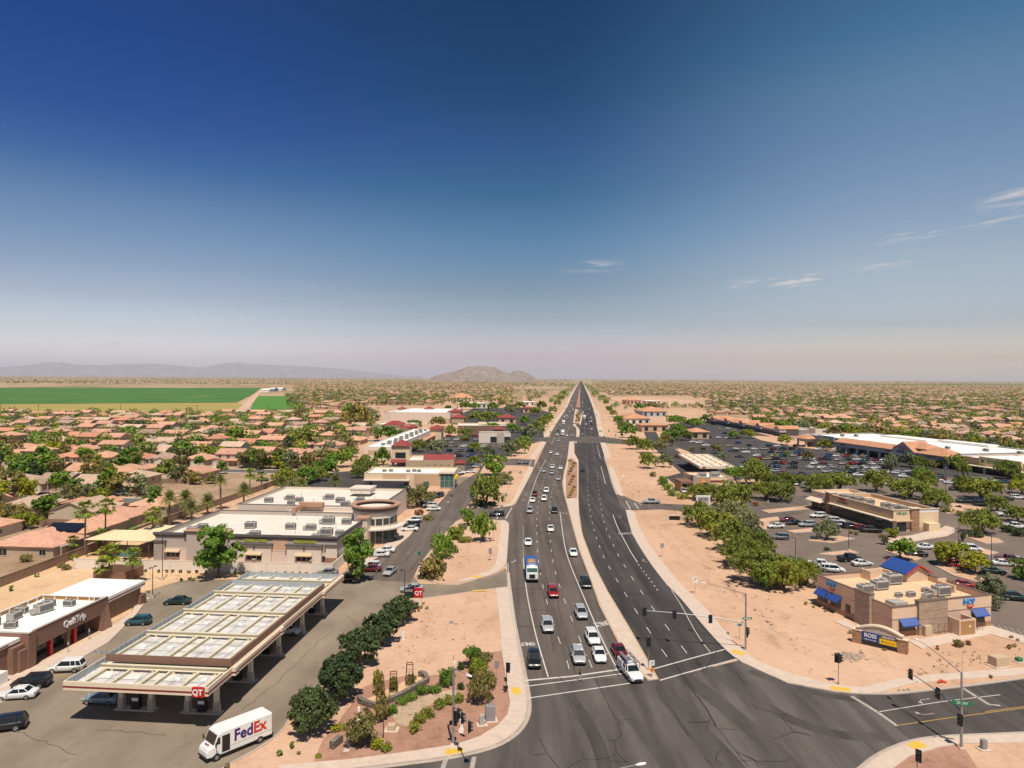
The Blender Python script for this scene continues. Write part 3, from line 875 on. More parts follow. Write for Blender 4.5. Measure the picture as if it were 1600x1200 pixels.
def car_parts(kind):
 """list of (part name, MB in car space, material key, parent part index or None)"""
 c=CARS[kind];L=c['L'];w=c['w'];h=L/2
 out=[]
 mb=MB()
 z0=.24 if kind in('sedan','hatch')else .34
 zb,hd,dk=c['belt'],c['hood'],c['deck']
 xw=c['ws'][0];xr=c['rg'][1]
 st=[sect(-h,w*.80,z0+.14,zb-.20,dk-.16,.9),sect(-h+.08,w*.92,z0+.02,zb-.06,dk-.03,.9),sect(-h+.35,w*.99,z0,zb,dk,.93)]
 if kind=='pickup':
  st+=[sect(xr+.02,w,z0,zb,zb,.95)]
 else:
  st+=[sect(xr,w,z0,zb,max(zb,dk),.93)]
 st+=[sect((xw+xr)/2,w,z0,zb,zb+.02,.94),sect(xw,w,z0,zb,hd+.02,.93),sect(h-.75,w*.98,z0,zb-.04,hd-.05,.90),sect(h-.28,w*.93,z0,zb-.16,hd-.17,.86),sect(h-.06,w*.82,z0+.04,zb-.28,hd-.30,.84),sect(h,w*.70,z0+.14,zb-.36,hd-.40,.82)]
 ring_loft(mb,st)
 # roof panel and pillars
 rf=c['roof'];a,b2=c['ws'][1],c['rg'][0]
 wr=w*.73;wb=w*.90
 gb=[Vector((xw,-wb,hd)),Vector((xw,wb,hd)),Vector((xr,wb,zb)),Vector((xr,-wb,zb))]
 gt=[Vector((a,-wr,rf-.05)),Vector((a,wr,rf-.05)),Vector((b2,wr,rf-.05)),Vector((b2,-wr,rf-.05))]
 top=[Vector((a-.22,-wr*.72,rf)),Vector((a-.22,wr*.72,rf)),Vector((b2+.18,wr*.72,rf)),Vector((b2+.18,-wr*.72,rf))]
 mb.add(gt+top,[(4,5,6,7),(0,1,5,4),(1,2,6,5),(2,3,7,6),(3,0,4,7)],True)
 for i in range(4):
  mb.tube([gb[i],gt[i]],.055,4,False)
  mb.tube([gt[i],gt[(i+1)%4]],.045,4,False)
 for s in(-1,1):
  xm=(xw*.35+xr*.65)if kind!='pickup' else(xw+xr)/2
  mb.tube([(xm+.25,s*wb,zb),((a+b2)/2+.02,s*wr,rf-.05)],.05,4,False)
  if kind in('suv','van','hatch'):
   mb.tube([(xr+.75,s*wb,zb),(b2+.55,s*wr,rf-.05)],.06,4,False)
 if kind=='pickup':  # open bed
  x0,x1=-h+.08,xr-.05
  mb.box(x0,x1,-w*.97,-w*.85,zb-.25,zb+.12);mb.box(x0,x1,w*.85,w*.97,zb-.25,zb+.12);mb.box(x0,x0+.1,-w*.85,w*.85,zb-.25,zb+.12)
 out.append(('body',mb,'paint'))
 g=MB();k=.985
 def sh(p,cpt):return cpt+(p-cpt)*k
 cc=(gb[0]+gb[2])/2+Vector((0,0,.25))
 q=[sh(p,cc)for p in gb+gt]
 g.add(q,[(0,1,5,4),(1,2,6,5),(2,3,7,6),(3,0,4,7)])
 out.append(('window',g,'car_glass'))
 wx=h-.86 if kind!='pickup' else h-1.0
 rw=.33 if kind in('sedan','hatch')else .385
 for sx in(wx,-h+(.95 if kind!='pickup' else 1.15)):
  for s in(-1,1):
   t=MB();t.tube([(sx,s*(w-.20),rw),(sx,s*(w+.012),rw)],rw,14)
   out.append(('wheel',t,'rubber'))
   r_=MB();r_.tube([(sx,s*(w-.02),rw),(sx,s*(w+.03),rw)],rw*.62,10)
   out.append(('rim',r_,'rim'))
 for s in(-1,1):
  l=MB();l.cbox((h-.20,s*w*.66,hd-.36),.30,.34,.13,-s*.35)
  out.append(('headlight',l,'headlight'))
  l=MB();l.cbox((-h+.10,s*w*.74,dk-.28),.16,.26,.18,s*.25)
  out.append(('taillight',l,'taillight'))
  l=MB();l.cbox((xw-.12,s*(w+.10),zb+.02),.13,.22,.13)
  out.append(('mirror',l,'paint'))
 gr=MB();gr.box(h-.05,h+.012,-w*.50,w*.50,hd-.56,hd-.40);gr.box(h-.05,h+.010,-w*.62,w*.62,z0+.10,z0+.24)
 out.append(('grille',gr,'plastic'))
 bp=MB();bp.box(-h-.01,-h+.1,-w*.6,w*.6,z0+.10,z0+.26)
 if kind=='pickup':
  bp.box(-h+.2,xr-.06,-w*.84,w*.84,zb-.3,zb+.012)
 out.append(('bumper' if kind!='pickup' else 'bed_liner',bp,'plastic'))
 return out
_cc={}
NAMES={'sedan':'parked_sedan','suv':'parked_suv','hatch':'parked_hatchback','pickup':'pickup_truck','van':'minivan'}
WORD={'sedan':'sedan','suv':'SUV','hatch':'hatchback','pickup':'pickup truck','van':'minivan'}
def car(kind,color,loc,heading,label,group=None,detail=True,name=None):
 """heading: world angle (radians from +X) the car points to"""
 col=(*PAINT[color],1)
 jit=1+rng.uniform(-.06,.06)
 col=tuple(min(1,x*jit)for x in col[:3])+(1,)
 nm=name or{'sedan':'sedan','suv':'suv','hatch':'hatchback','pickup':'pickup_truck','van':'minivan'}[kind]
 cat={'sedan':'car','suv':'car','hatch':'car','pickup':'pickup truck','van':'van'}[kind]
 if detail:
  if kind not in _cc:_cc[kind]=[(n,mb.mesh(n,M[m]))for n,mb,m in car_parts(kind)]
  t=thing(nm,label,cat,loc,heading,group)
  wheel=None
  for n,me in _cc[kind]:
   o=link(n,me,wheel if n=='rim' else t)
   o.color=col
   if n=='wheel':wheel=o
  return t
 key=kind+'_far'
 if key not in _cc:
  allb=MB();mats=[]
  for n,mb,m in car_parts(kind):
   if n in('mirror','rim'):continue
   if m not in mats:mats.append(m)
   allb.mi=mats.index(m)
   b=len(allb.v);allb.v+=mb.v
   for f,sm in zip(mb.f,mb.sm):allb.f.append([b+i for i in f]);allb.m.append(allb.mi);allb.sm.append(sm)
  _cc[key]=allb.mesh(nm,[M[m]for m in mats])
 o=link(nm,_cc[key],None,loc,heading)
 o.color=col
 return tag(o,label,cat,group)

# ---------------------------------------------------------------- houses
def gable_roof(mb,x0,x1,y0,y1,z,pitch,ov=.4,axis='x',th=.2,ends=None):
 """pitched roof with thickness; ridge along axis; returns ridge height"""
 if axis=='x':
  hw=(y1-y0)/2+ov;cy=(y0+y1)/2;zr=z+hw*pitch;zl=z-0.0
  a0,a1=x0-ov,x1+ov
  up=[(a0,y0-ov,zl),(a1,y0-ov,zl),(a1,cy,zr),(a0,cy,zr),(a0,y1+ov,zl),(a1,y1+ov,zl)]
 else:
  hw=(x1-x0)/2+ov;cx=(x0+x1)/2;zr=z+hw*pitch;zl=z
  a0,a1=y0-ov,y1+ov
  up=[(x1+ov,a0,zl),(x1+ov,a1,zl),(cx,a1,zr),(cx,a0,zr),(x0-ov,a0,zl),(x0-ov,a1,zl)]
 lo=[(p[0],p[1],p[2]-th)for p in up]
 mb.add(up+lo,[(0,1,2,3),(3,2,5,4),(6,9,8,7),(9,10,11,8),(0,6,7,1),(4,5,11,10),(0,3,9,6),(3,4,10,9),(1,7,8,2),(2,8,11,5)])
 return zr
def hip_roof(mb,x0,x1,y0,y1,z,pitch,ov=.45,th=.2):
 X0,X1,Y0,Y1=x0-ov,x1+ov,y0-ov,y1+ov
 wx,wy=X1-X0,Y1-Y0
 hgt=min(wx,wy)/2*pitch
 if wx>=wy:r0,r1=(X0+wy/2,(Y0+Y1)/2,z+hgt),(X1-wy/2,(Y0+Y1)/2,z+hgt)
 else:r0,r1=((X0+X1)/2,Y0+wx/2,z+hgt),((X0+X1)/2,Y1-wx/2,z+hgt)
 e=[(X0,Y0,z),(X1,Y0,z),(X1,Y1,z),(X0,Y1,z)]
 lo=[(p[0],p[1],z-th)for p in e]
 vs=e+[r0,r1]+lo
 fs=[(6,9,8,7),(0,6,7,1),(1,7,8,2),(2,8,9,3),(3,9,6,0)]
 if wx>=wy:fs+=[(0,1,5,4),(1,2,5),(2,3,4,5),(3,0,4)]
 else:fs+=[(0,1,4),(1,2,5,4),(2,3,5),(3,0,4,5)]
 mb.add(vs,fs)
 return z+hgt
def gable_wall(mb,x0,x1,y,z,pitch,t=.15):
 """triangle closing a gable that faces -y or +y"""
 cx=(x0+x1)/2;zr=z+(x1-x0)/2*pitch
 mb.add([(x0,y-t/2,z),(x1,y-t/2,z),(cx,y-t/2,zr),(x0,y+t/2,z),(x1,y+t/2,z),(cx,y+t/2,zr)],[(0,1,2),(5,4,3),(0,2,5,3),(1,4,5,2)])
def gable_wall_x(mb,y0,y1,x,z,pitch,t=.15):
 cy=(y0+y1)/2;zr=z+(y1-y0)/2*pitch
 mb.add([(x-t/2,y0,z),(x-t/2,y1,z),(x-t/2,cy,zr),(x+t/2,y0,z),(x+t/2,y1,z),(x+t/2,cy,zr)],[(2,1,0),(3,4,5),(0,3,5,2),(1,2,5,4)])
def win(w,h):
 """window part (frame) and its pane, centred, facing -y"""
 f=MB();f.box(-w/2-.08,w/2+.08,-.07,.05,-h/2-.10,-h/2);f.box(-w/2-.08,w/2+.08,-.07,.05,h/2,h/2+.08)
 f.box(-w/2-.08,-w/2,-.07,.05,-h/2,h/2);f.box(w/2,w/2+.08,-.07,.05,-h/2,h/2);f.box(-.03,.03,-.05,.03,-h/2,h/2)
 f.mat(1).box(-w/2,w/2,-.02,.04,-h/2,h/2)
 return f
def house_parts(kind,seed):
 """list of (name, mesh builder, [materials], loc, rz): front faces -y, origin on the ground in the middle"""
 rg=random.Random(seed);out=[]
 wall,roof=MB(),MB()
 wins=[]
 if kind.startswith('one'):
  w,d=(12.6,17.0)if kind!='one_wide' else(15.5,14.5)
  x0,x1,y0,y1=-w/2,w/2,-d/2+3.2,d/2
  H=2.9;pt=.36
  wall.box(x0,x1,y0,y1,0,H)
  gx0,gx1=(x1-6.6,x1-.2)if seed%2 else(x0+.2,x0+6.6)
  wall.box(gx0,gx1,-d/2,y0,0,H)
  if kind=='one_gable':
   gable_roof(roof,x0,x1,y0,y1,H,pt,.45,'x');gable_wall_x(wall,y0,y1,x0+.08,H-.02,pt);gable_wall_x(wall,y0,y1,x1-.08,H-.02,pt)
  else:hip_roof(roof,x0,x1,y0,y1,H,pt)
  ov=.4
  gable_roof(roof,gx0,gx1,-d/2,y0+4.0,H+.02,pt,ov,'y');gable_wall(wall,gx0,gx1,-d/2+.08,H-.02,pt)
  ex=(gx0-3.4,gx0-.4)if seed%2 else(gx1+.4,gx1+3.4)
  gable_roof(roof,ex[0],ex[1],y0-1.0,y0+3.5,H+.05,pt,.2,'y');gable_wall(wall,ex[0],ex[1],y0-.75,H,pt)
  for e in ex:wall.box(e-.2,e+.2,y0-1.0,y0-.6,0,H)
  gm=(gx0+gx1)/2
  out.append(('garage_door',MB().box(gm-2.45,gm+2.45,-d/2-.05,-d/2+.03,.02,2.25),[M['garage']],(0,0,0),0))
  em=(ex[0]+ex[1])/2
  out.append(('front_door',MB().box(em-.5,em+.5,y0-.05,y0+.03,.02,2.1),[M['wood']],(0,0,0),0))
  wx=ex[0]-1.6 if seed%2 else ex[1]+1.6
  wins.append((min(max(wx,x0+1.0),x1-1.0),y0,1.5,0,1.4,1.2))
  wins+=[(x0+2.6,y1,1.5,PI,1.6,1.2),(x1-3.0,y1,1.4,PI,2.2,1.6),(x1,1.0,1.5,PI/2,1.0,1.1),(x0,-.5,1.5,-PI/2,1.0,1.1)]
  if seed%3!=0:
   px=rg.uniform(x0+1,x1-5)
   pc=MB();pc.box(px,px+4.5,y1+.02,y1+3.2,2.45,2.62)
   for q in(px+.2,px+4.3):pc.box(q-.08,q+.08,y1+2.9,y1+3.06,0,2.45)
   out.append(('patio_cover',pc,[M['trim']],(0,0,0),0))
 else:
  w,d=(11.8,12.5)if kind!='two_wide' else(14.0,11.0)
  x0,x1,y0,y1=-w/2,w/2,-d/2+1.5,d/2
  H=5.6;pt=.36
  wall.box(x0,x1,y0,y1,0,H)
  if kind=='two_hip':hip_roof(roof,x0,x1,y0,y1,H,pt)
  else:
   gable_roof(roof,x0,x1,y0,y1,H,pt,.45,'x');gable_wall_x(wall,y0,y1,x0+.08,H-.02,pt);gable_wall_x(wall,y0,y1,x1-.08,H-.02,pt)
  gx0,gx1=(x1-6.2,x1-.2)if seed%2 else(x0+.2,x0+6.2)
  wall.box(gx0,gx1,-d/2-2.2,y0,0,2.8)
  gable_roof(roof,gx0,gx1,-d/2-2.2,y0-.02,2.8,pt,.35,'y');gable_wall(wall,gx0,gx1,-d/2-2.1,2.78,pt)
  ox0,ox1=(x0,gx0-.4)if seed%2 else(gx1+.4,x1)
  roof.add([(ox0-.3,y0-2.0,2.75),(ox1,y0-2.0,2.75),(ox1,y0,3.5),(ox0-.3,y0,3.5),(ox0-.3,y0-2.0,2.6),(ox1,y0-2.0,2.6),(ox1,y0,3.3),(ox0-.3,y0,3.3)],[(0,1,2,3),(7,6,5,4),(0,4,5,1),(1,5,6,2),(3,7,4,0)])
  for q in(ox0+.1,ox1-.3):wall.box(q-.16,q+.16,y0-1.8,y0-1.5,0,2.62)
  gm=(gx0+gx1)/2
  out.append(('garage_door',MB().box(gm-2.4,gm+2.4,-d/2-2.25,-d/2-2.17,.02,2.2),[M['garage']],(0,0,0),0))
  em=(ox0+ox1)/2
  out.append(('front_door',MB().box(em-.5,em+.5,y0-.05,y0+.03,.02,2.1),[M['wood']],(0,0,0),0))
  for q in(x0+2.0,0.0,x1-2.0):
   wins.append((q,y0,4.3,0,1.3,1.3));wins.append((q,y1,4.3,PI,1.3,1.2))
  wins+=[(x0+2.6,y1,1.4,PI,2.0,1.5),(x1-2.6,y1,1.4,PI,1.5,1.2),(x1,.8,4.3,PI/2,1.0,1.2),(x1,1.8,1.5,PI/2,1.0,1.2),(x0,.8,4.3,-PI/2,1.0,1.2)]
  pc=MB();pc.box(x0+1.5,x0+6.5,y1+.02,y1+2.8,2.5,2.68)
  for q in(x0+1.7,x0+6.3):pc.box(q-.08,q+.08,y1+2.5,y1+2.66,0,2.5)
  out.append(('patio_cover',pc,[M['trim']],(0,0,0),0))
 # roof vents
 out.insert(0,('roof',roof,[M['roof_tile']],(0,0,0),0))
 out.insert(0,('wall',wall,[M['stucco']],(0,0,0),0))
 for(x,y,z,r,a,b)in wins:out.append(('window',win(a,b),[M['trim'],M['glass']],(x,y,z),r))
 return out
HOUSE_KINDS=['one','one_gable','one_wide','two','two_hip','two_wide','one','one_hip']
_hc={}
def house_proto(kind,seed):
 key=(kind,seed)
 if key not in _hc:
  _hc[key]=[(n,mb.mesh(n,ms),l,r)for n,mb,ms,l,r in house_parts(kind,seed)]
 return _hc[key]
def house_far_mesh(kind,seed):
 key=(kind,seed,'far')
 if key not in _hc:
  a=MB();mats=[]
  for n,mb,ms,l,r in house_parts(kind,seed):
   T=Matrix.Translation(l)@Matrix.Rotation(r,4,'Z')
   b=len(a.v);a.v+=[tuple(T@Vector(p))for p in mb.v]
   for f,mi in zip(mb.f,mb.m):
    m=ms[mi]
    if m not in mats:mats.append(m)
    a.f.append([b+i for i in f]);a.m.append(mats.index(m));a.sm.append(False)
  _hc[key]=a.mesh('house',mats)
 return _hc[key]
ROOFS={'pink-tiled':(.63,.335,.23),'salmon-tiled':(.67,.365,.235),'tan-tiled':(.56,.385,.275),'brown-tiled':(.42,.28,.21),'rust-tiled':(.60,.275,.165),'sandy-tiled':(.64,.45,.32)}
def house(kind,seed,roofc,loc,rz,label,group=None,far=False,sx=1.0):
 c=ROOFS[roofc];j=1+rng.uniform(-.08,.08)
 col=(c[0]*j,c[1]*j,c[2]*j,1)
 if far:
  o=link('house',house_far_mesh(kind,seed),None,loc,rz,(sx,1,1));o.color=col
  return tag(o,label,'house',group)
 t=thing('house',label,'house',loc,rz,group);t.scale=(sx,1,1)
 for n,me,l,r in house_proto(kind,seed):
  o=link(n,me,t,l,r);o.color=col
 return t
# ---------------------------------------------------------------- ground, roads, pavements
def P(pts):return[G(x,y)for x,y in pts]
def sheet(name,pts,z,mat,px=True,kind='structure'):
 w=P(pts)if px else[Vector((p[0],p[1],0))for p in pts]
 ar=sum(w[i].x*w[(i+1)%len(w)].y-w[(i+1)%len(w)].x*w[i].y for i in range(len(w)))
 if ar<0:w=w[::-1]
 mb=MB();mb.add([(p.x,p.y,z)for p in w],[tuple(range(len(w)))])
 o=mb.build(name,mat);o['kind']=kind
 return o
def slab(name,pts,z1,mat,px=True,z0=-0.05):
 w=P(pts)if px else[Vector((p[0],p[1],0))for p in pts]
 mb=MB();mb.prism([(p.x,p.y)for p in w],z0,z1)
 o=mb.build(name,mat);o['kind']='structure'
 return o
def resample(pts,step):
 out=[pts[0].copy()]
 for a,b in zip(pts,pts[1:]):
  n=max(1,int((b-a).length/step))
  for i in range(1,n+1):out.append(a.lerp(b,i/n))
 return out
def smooth_path(pts,it=2):
 for _ in range(it):
  q=[pts[0]]
  for a,b in zip(pts,pts[1:]):q+=[a.lerp(b,.25),a.lerp(b,.75)]
  q.append(pts[-1]);pts=q
 return pts
def offset(pts,d):
 """polyline moved d metres to its left"""
 out=[]
 for i,p in enumerate(pts):
  t=pts[min(i+1,len(pts)-1)]-pts[max(i-1,0)]
  t.z=0;t.normalize()
  out.append(p+Vector((-t.y,t.x,0))*d)
 return out
def ribbon(mb,pts,w,z):
 a,b=offset(pts,w/2),offset(pts,-w/2)
 for i in range(len(pts)-1):
  mb.add([(a[i].x,a[i].y,z),(b[i].x,b[i].y,z),(b[i+1].x,b[i+1].y,z),(a[i+1].x,a[i+1].y,z)],[(0,1,2,3)])
def dashes(mb,pts,w,z,on,off,start=0.0):
 L=[0.0]
 for a,b in zip(pts,pts[1:]):L.append(L[-1]+(b-a).length)
 def at(s):
  for i in range(len(pts)-1):
   if s<=L[i+1]:return pts[i].lerp(pts[i+1],(s-L[i])/max(1e-6,L[i+1]-L[i]))
  return pts[-1]
 s=start
 while s<L[-1]:
  e=min(L[-1],s+on)
  ribbon(mb,[at(s),at((s+e)/2),at(e)],w,z)
  s+=on+off
def px_path(pts,it=2):return smooth_path(P(pts),it)

mb=MB();seg=48;radii=[150,400,900,2000,5000,12000,25000,45000]
vs_=[(0,0,0)]+[(r*math.cos(2*PI*k/seg),r*math.sin(2*PI*k/seg),0)for r in radii for k in range(seg)]
fs_=[(0,1+k,1+(k+1)%seg)for k in range(seg)]
for i in range(len(radii)-1):
 for k in range(seg):
  k2=(k+1)%seg
  fs_.append((1+i*seg+k,1+(i+1)*seg+k,1+(i+1)*seg+k2,1+i*seg+k2))
mb.add(vs_,fs_)
struct(mb.build('ground',M['desert']))

L_EDGE=[(530,1204),(624,1193),(702,1183),(768,1168),(802,1149),(820,1126),(824.5,1100),(818,1062),(808,1010),(801,973),(794,917),(792,880),(792,850),(795,818),(806,787),(824,752),(834,732),(854,690),(868,664),(884,640),(893,620),(900,606),(904,600),(906,595.5)]
M_LEFT=[(1012,1064),(978,1027),(965.6,1004.5),(937,948),(920,900),(904.7,860),(892.5,815),(886,790),(881,772),(878.5,755),(881,740),(886.5,716),(889.5,690)]
M_RIGHT=[(1029,1062),(984,982),(950,925),(927.5,882),(910,835),(905,802),(904,781),(904,720),(897.5,708),(897.5,690)]
R_EDGE=[(1600,1061),(1523,1072),(1432,1082),(1400,1085.5),(1349,1085.5),(1306,1082),(1230,1068),(1159,1036),(1135,1018),(1102,982),(1060,931),(1042,915),(1012,875),(987.5,835),(978,798)]
R_FAR=[(965,773),(957.5,755),(951,731),(945,714),(938,692),(936,682),(931,655),(927,639),(919,617),(913,604),(911,600),(909,595.5)]
# asphalt
road_l=[(530,1215)]+L_EDGE+[(907.2,595.5),(907,601)]+[(908,620),(910,645),(905,683),(897.5,690),(893,716),(892,760),(893,790),(915,860),(950,930),(985,990),(1030,1064),(1120,1215)]
sheet('road',road_l,0.020,M['asph_l'])
road_r=M_RIGHT[::-1][:];road_r=[(903,683),(907,665),(911,648),(906,620),(907,604),(907.3,595.5)]+R_FAR[::-1]+[(972,785)]+R_EDGE[::-1][:5]+[(1060,931),(1102,982),(1135,1018),(1150,1030),(1029,1064)]+M_RIGHT[1:]
sheet('dark_road',road_r,0.026,M['asph_r'])
inter=[(500,1260)]+L_EDGE[:8]+[(820,1070),(1010,1062),(1030,1064),(1150,1030)]+R_EDGE[::-1][7:12]+[(1424,1160),(1376,1180),(1345,1204),(1330,1260)]
L_inter=[(530,1260),(624,1230)]
sheet('intersection',[(440,1300)]+L_EDGE[:8]+[(1010,1061),(1030,1063),(1155,1032),(1159,1036),(1230,1068),(1306,1082),(1349,1085.5),(1395,1085.5),(1470,1152),(1424,1160),(1376,1180),(1345,1206),(1310,1300)],0.030,M['asph_x'])
sheet('cross_street',[(1340,1085.5),(1400,1085.5),(1432,1082),(1523,1072),(1600,1061),(1760,1040),(1900,1120),(1600,1148),(1472,1153),(1425,1159.5)],0.034,M['asph_cross'])
sheet('newer_paving',[(1523,1072.5),(1600,1061),(1760,1040),(1900,1120),(1640,1143),(1562,1110)],0.038,M['asph_r'])
sheet('road',[(-14,-90),(36,-90),(37,60),(30,76),(0,80),(-16,72)],.017,M['asph_x'],px=False)
# second crossing far up the road
sheet('side_street',[(700,694),(780,691),(855,683),(868,682),(940,682),(1000,690),(1060,697),(1060,702),(1000,696),(940,692),(850,691),(780,699),(700,702)],0.030,M['asph_l'])
# left lots and the private road
sheet('parking_lot',[(-500,1080),(-250,1010),(60,1043),(166,984),(205,955),(212,930),(285,907),(330,906),(520,905),(560,880),(566,862),(610,856),(640,838),(655,818),(668,803),(680,793),(700,771),(716,745),(745,745),(748,742),(740,780),(728,794),(700,820),(668,868),(646,900),(655,912),(715,914),(773,898),(790,888),(792.5,895),(792.3,918),(774,920),(729,926.5),(640,939),(600,953),(586,979),(541,1024),(495,1075),(453,1123),(441,1143),(413,1166),(357,1196),(330,1215),(300,1400),(-700,1400)],0.024,M['asph_qt'])
sheet('private_road',[(560,905),(556,882),(566,862),(610,853),(640,837),(655,817),(668,803),(680,793),(700,771),(724,752),(746,738),(756,722),(800,716.5),(836,718.5),(834.5,730),(800,728),(757,728),(748,742),(741,780),(729,794),(800,791),(806,787),(795,817),(789,814),(720,812),(704,822),(668,868),(640,910)],0.032,M['asph_priv'])
sheet('parking_lot',[(570,800),(640,770),(724,742),(757,722),(700,718),(640,722),(560,735),(500,740),(440,760),(470,785)],0.022,M['asph_dlot'])
sheet('parking_lot',[(640,706),(690,684),(760,672),(850,668),(848,688),(810,697),(790,716),(757,722),(690,722),(650,716)],0.028,M['asph_dlot'])
sheet('parking_lot',[(690,660),(740,638),(830,637),(862,645),(850,666),(760,670)],0.026,M['asph_dlot'])
# right lots
sheet('parking_lot',[(1186,852),(1265,905),(1340,940),(1460,955),(1548,976),(1640,1013),(1900,1060),(2300,900),(2000,760),(1700,735),(1500,745),(1265,748),(1150,752),(1165,775),(1210,800)],0.020,M['asph_lot'])
sheet('parking_lot',[(1265,749),(1500,746),(1640,743),(1590,738),(1420,718),(1300,705),(1235,697),(1190,688),(1170,680),(1205,682),(1150,668),(1100,658),(1050,662),(1030,690),(1075,705),(1100,722),(1068,738),(1040,745),(1060,762),(1140,762),(1150,751)],0.023,M['asph_dlot'])
sheet('access_road',[(960,768),(997,785),(1077,789),(1150,787),(1200,775),(1262,775),(1262,800),(1200,814),(1160,806),(1077,799.5),(1030,796),(980,798),(970,790)],0.029,M['asph_priv'])
sheet('access_road',[(990,640),(1000,660),(1012,690),(1045,722),(1085,758),(1120,770),(1140,760),(1095,735),(1060,705),(1034,690),(1016,660),(1004,640)],0.027,M['asph_dlot'])
# pale sand yards laid over the lots
sheet('sand_yard',[(-421,1063),(0,918),(260,818),(250,842),(118,890),(519,898.5),(520,904),(330,906),(285,907),(212,929),(205,957),(60,1046),(-300,1180)],0.045,M['sand_y'])
QT_SAND=[(330,1300),(357,1196),(413,1166),(441,1143),(453,1123),(495,1075),(541,1024),(586,979),(600,953),(640,939),(729,926.5),(774.6,920),(780,966),(784,1018),(791.7,1068),(797,1099),(793,1118),(778,1133),(750,1152),(710,1165),(624,1178),(540,1188.7),(440,1197),(360,1230)]
sheet('sand_yard',QT_SAND,0.052,M['sand'])
sheet('gravel_bed',[(490,1191),(504,1157),(526,1131),(549,1102),(553,1084),(571,1073),(587,1067),(629,1057.5),(684,1055),(710,1047),(729,1028.6),(752,1021),(784,1018),(791.7,1068),(797,1099),(793,1118),(778,1133),(750,1152),(710,1165),(624,1178),(540,1187)],0.060,M['red_gravel'])
sheet('river_rock_bed',[(620,1131),(611,1118),(626,1103),(650,1092),(680,1083),(712,1078),(716,1086),(690,1096),(668,1104),(650,1119),(634,1137)],0.070,M['river_rock'])
sheet('dirt_bed',[(570,1095),(590,1085),(630,1066),(655,1058),(668,1064),(640,1082),(610,1096),(590,1106)],0.068,M['sand_y'])
ISL_B=[(720,811.5),(790,813.5),(795.5,820),(793,850),(791.5,880),(786,888),(773,897),(747,905),(715,910.5),(687,913),(657,907),(648,898),(665,870),(692,840),(713,815)]
slab('sand_yard',ISL_B,0.12,M['sand'])
ISL_C=[(729,793.5),(773,794),(798,791),(806,785),(824,752),(834.5,731),(826,728.5),(800,727.5),(757,727.5),(749,742),(746,767),(740,780)]
slab('sand_yard',ISL_C,0.12,M['sand'])
slab('sand_yard',[(757,721),(800,716),(836,718),(854,691),(845,690),(812,699),(793,714)],0.12,M['sand'])
# pavements
slab('pavement',L_EDGE[:11]+[(792.3,918),(774.6,919.7),(780,966),(784,1018),(791.7,1068),(797,1099.5),(793,1118),(778.6,1133.6),(750,1152),(710,1165),(624,1178),(540,1188.7),(440,1197),(430,1204)],0.15,M['concrete'])
slab('pavement',[(790,813.8),(795.3,820),(792.8,850),(791.3,880),(786,888),(773,897),(747,905),(715,910.3),(723,905),(733,903),(765,892),(775,880),(778,862),(781,837),(782.5,818),(775,814)],0.15,M['concrete'])
slab('pavement',[(798,791),(805.8,785),(823.8,752),(834,731),(826,728.7),(825,733),(815,752),(805,775),(798,787),(773,793.6)],0.15,M['concrete'])
slab('pavement',[(836,718),(854,691),(847,690),(826,717.5)],0.15,M['concrete'])
slab('pavement',[(855,682.5),(868,664.5),(863,664),(848,682)],0.15,M['concrete'])
slab('pavement',[(868.5,662),(883.5,640.5),(880,640),(863.5,661.5)],0.15,M['concrete'])
slab('pavement',[(886,637),(893,620),(900,606),(903.6,601),(902.6,601),(898,606),(889.5,620),(882,637)],0.15,M['concrete'])
slab('pavement',[(913,604),(919,617),(927,638),(931,638),(922,617),(914.5,604)],0.15,M['concrete'])
slab('pavement',[(927,639.5),(931,651),(938,651),(933,639.5)],0.15,M['concrete'])
slab('pavement',[(931,652),(932,663),(940,663),(937,652)],0.15,M['concrete'])
slab('pavement',[(932,665),(936.6,682),(947,683),(940,665)],0.15,M['concrete'])
slab('pavement',[(938,692),(945,715.5),(955,716),(946,692)],0.15,M['concrete'])
slab('pavement',[(951,731),(957.5,755),(965,773),(974,776.5),(968,755),(958,731)],0.15,M['concrete'])
slab('pavement',R_EDGE[::-1][:-5]+[(1340,1085),(1349,1085.3),(1381,1082),(1421,1069.6),(1481,1064),(1600,1055.5),(1800,1038),(1800,1020),(1600,1044),(1523,1050),(1455,1055.5),(1399,1062.6),(1348,1075),(1304,1071),(1241,1055.5),(1187,1035.7),(1167,1021.5),(1145,1001.7),(1105,953.5),(1060,909.6),(1032.5,875),(1012.5,850),(998,822),(990,799),(984,797)],0.15,M['concrete'])
slab('pavement',[(1345,1206),(1376,1180),(1424,1160),(1472,1152.5),(1600,1148),(1900,1130),(1900,1142),(1600,1161.5),(1503,1163),(1466.6,1169),(1421,1183),(1393,1204),(1385,1300),(1320,1300)],0.15,M['concrete'])
sheet('gravel_bed',[(1385,1302),(1393,1204),(1421,1183),(1466.6,1169),(1503,1163),(1527,1200),(1600,1290)],0.05,M['red_gravel'])
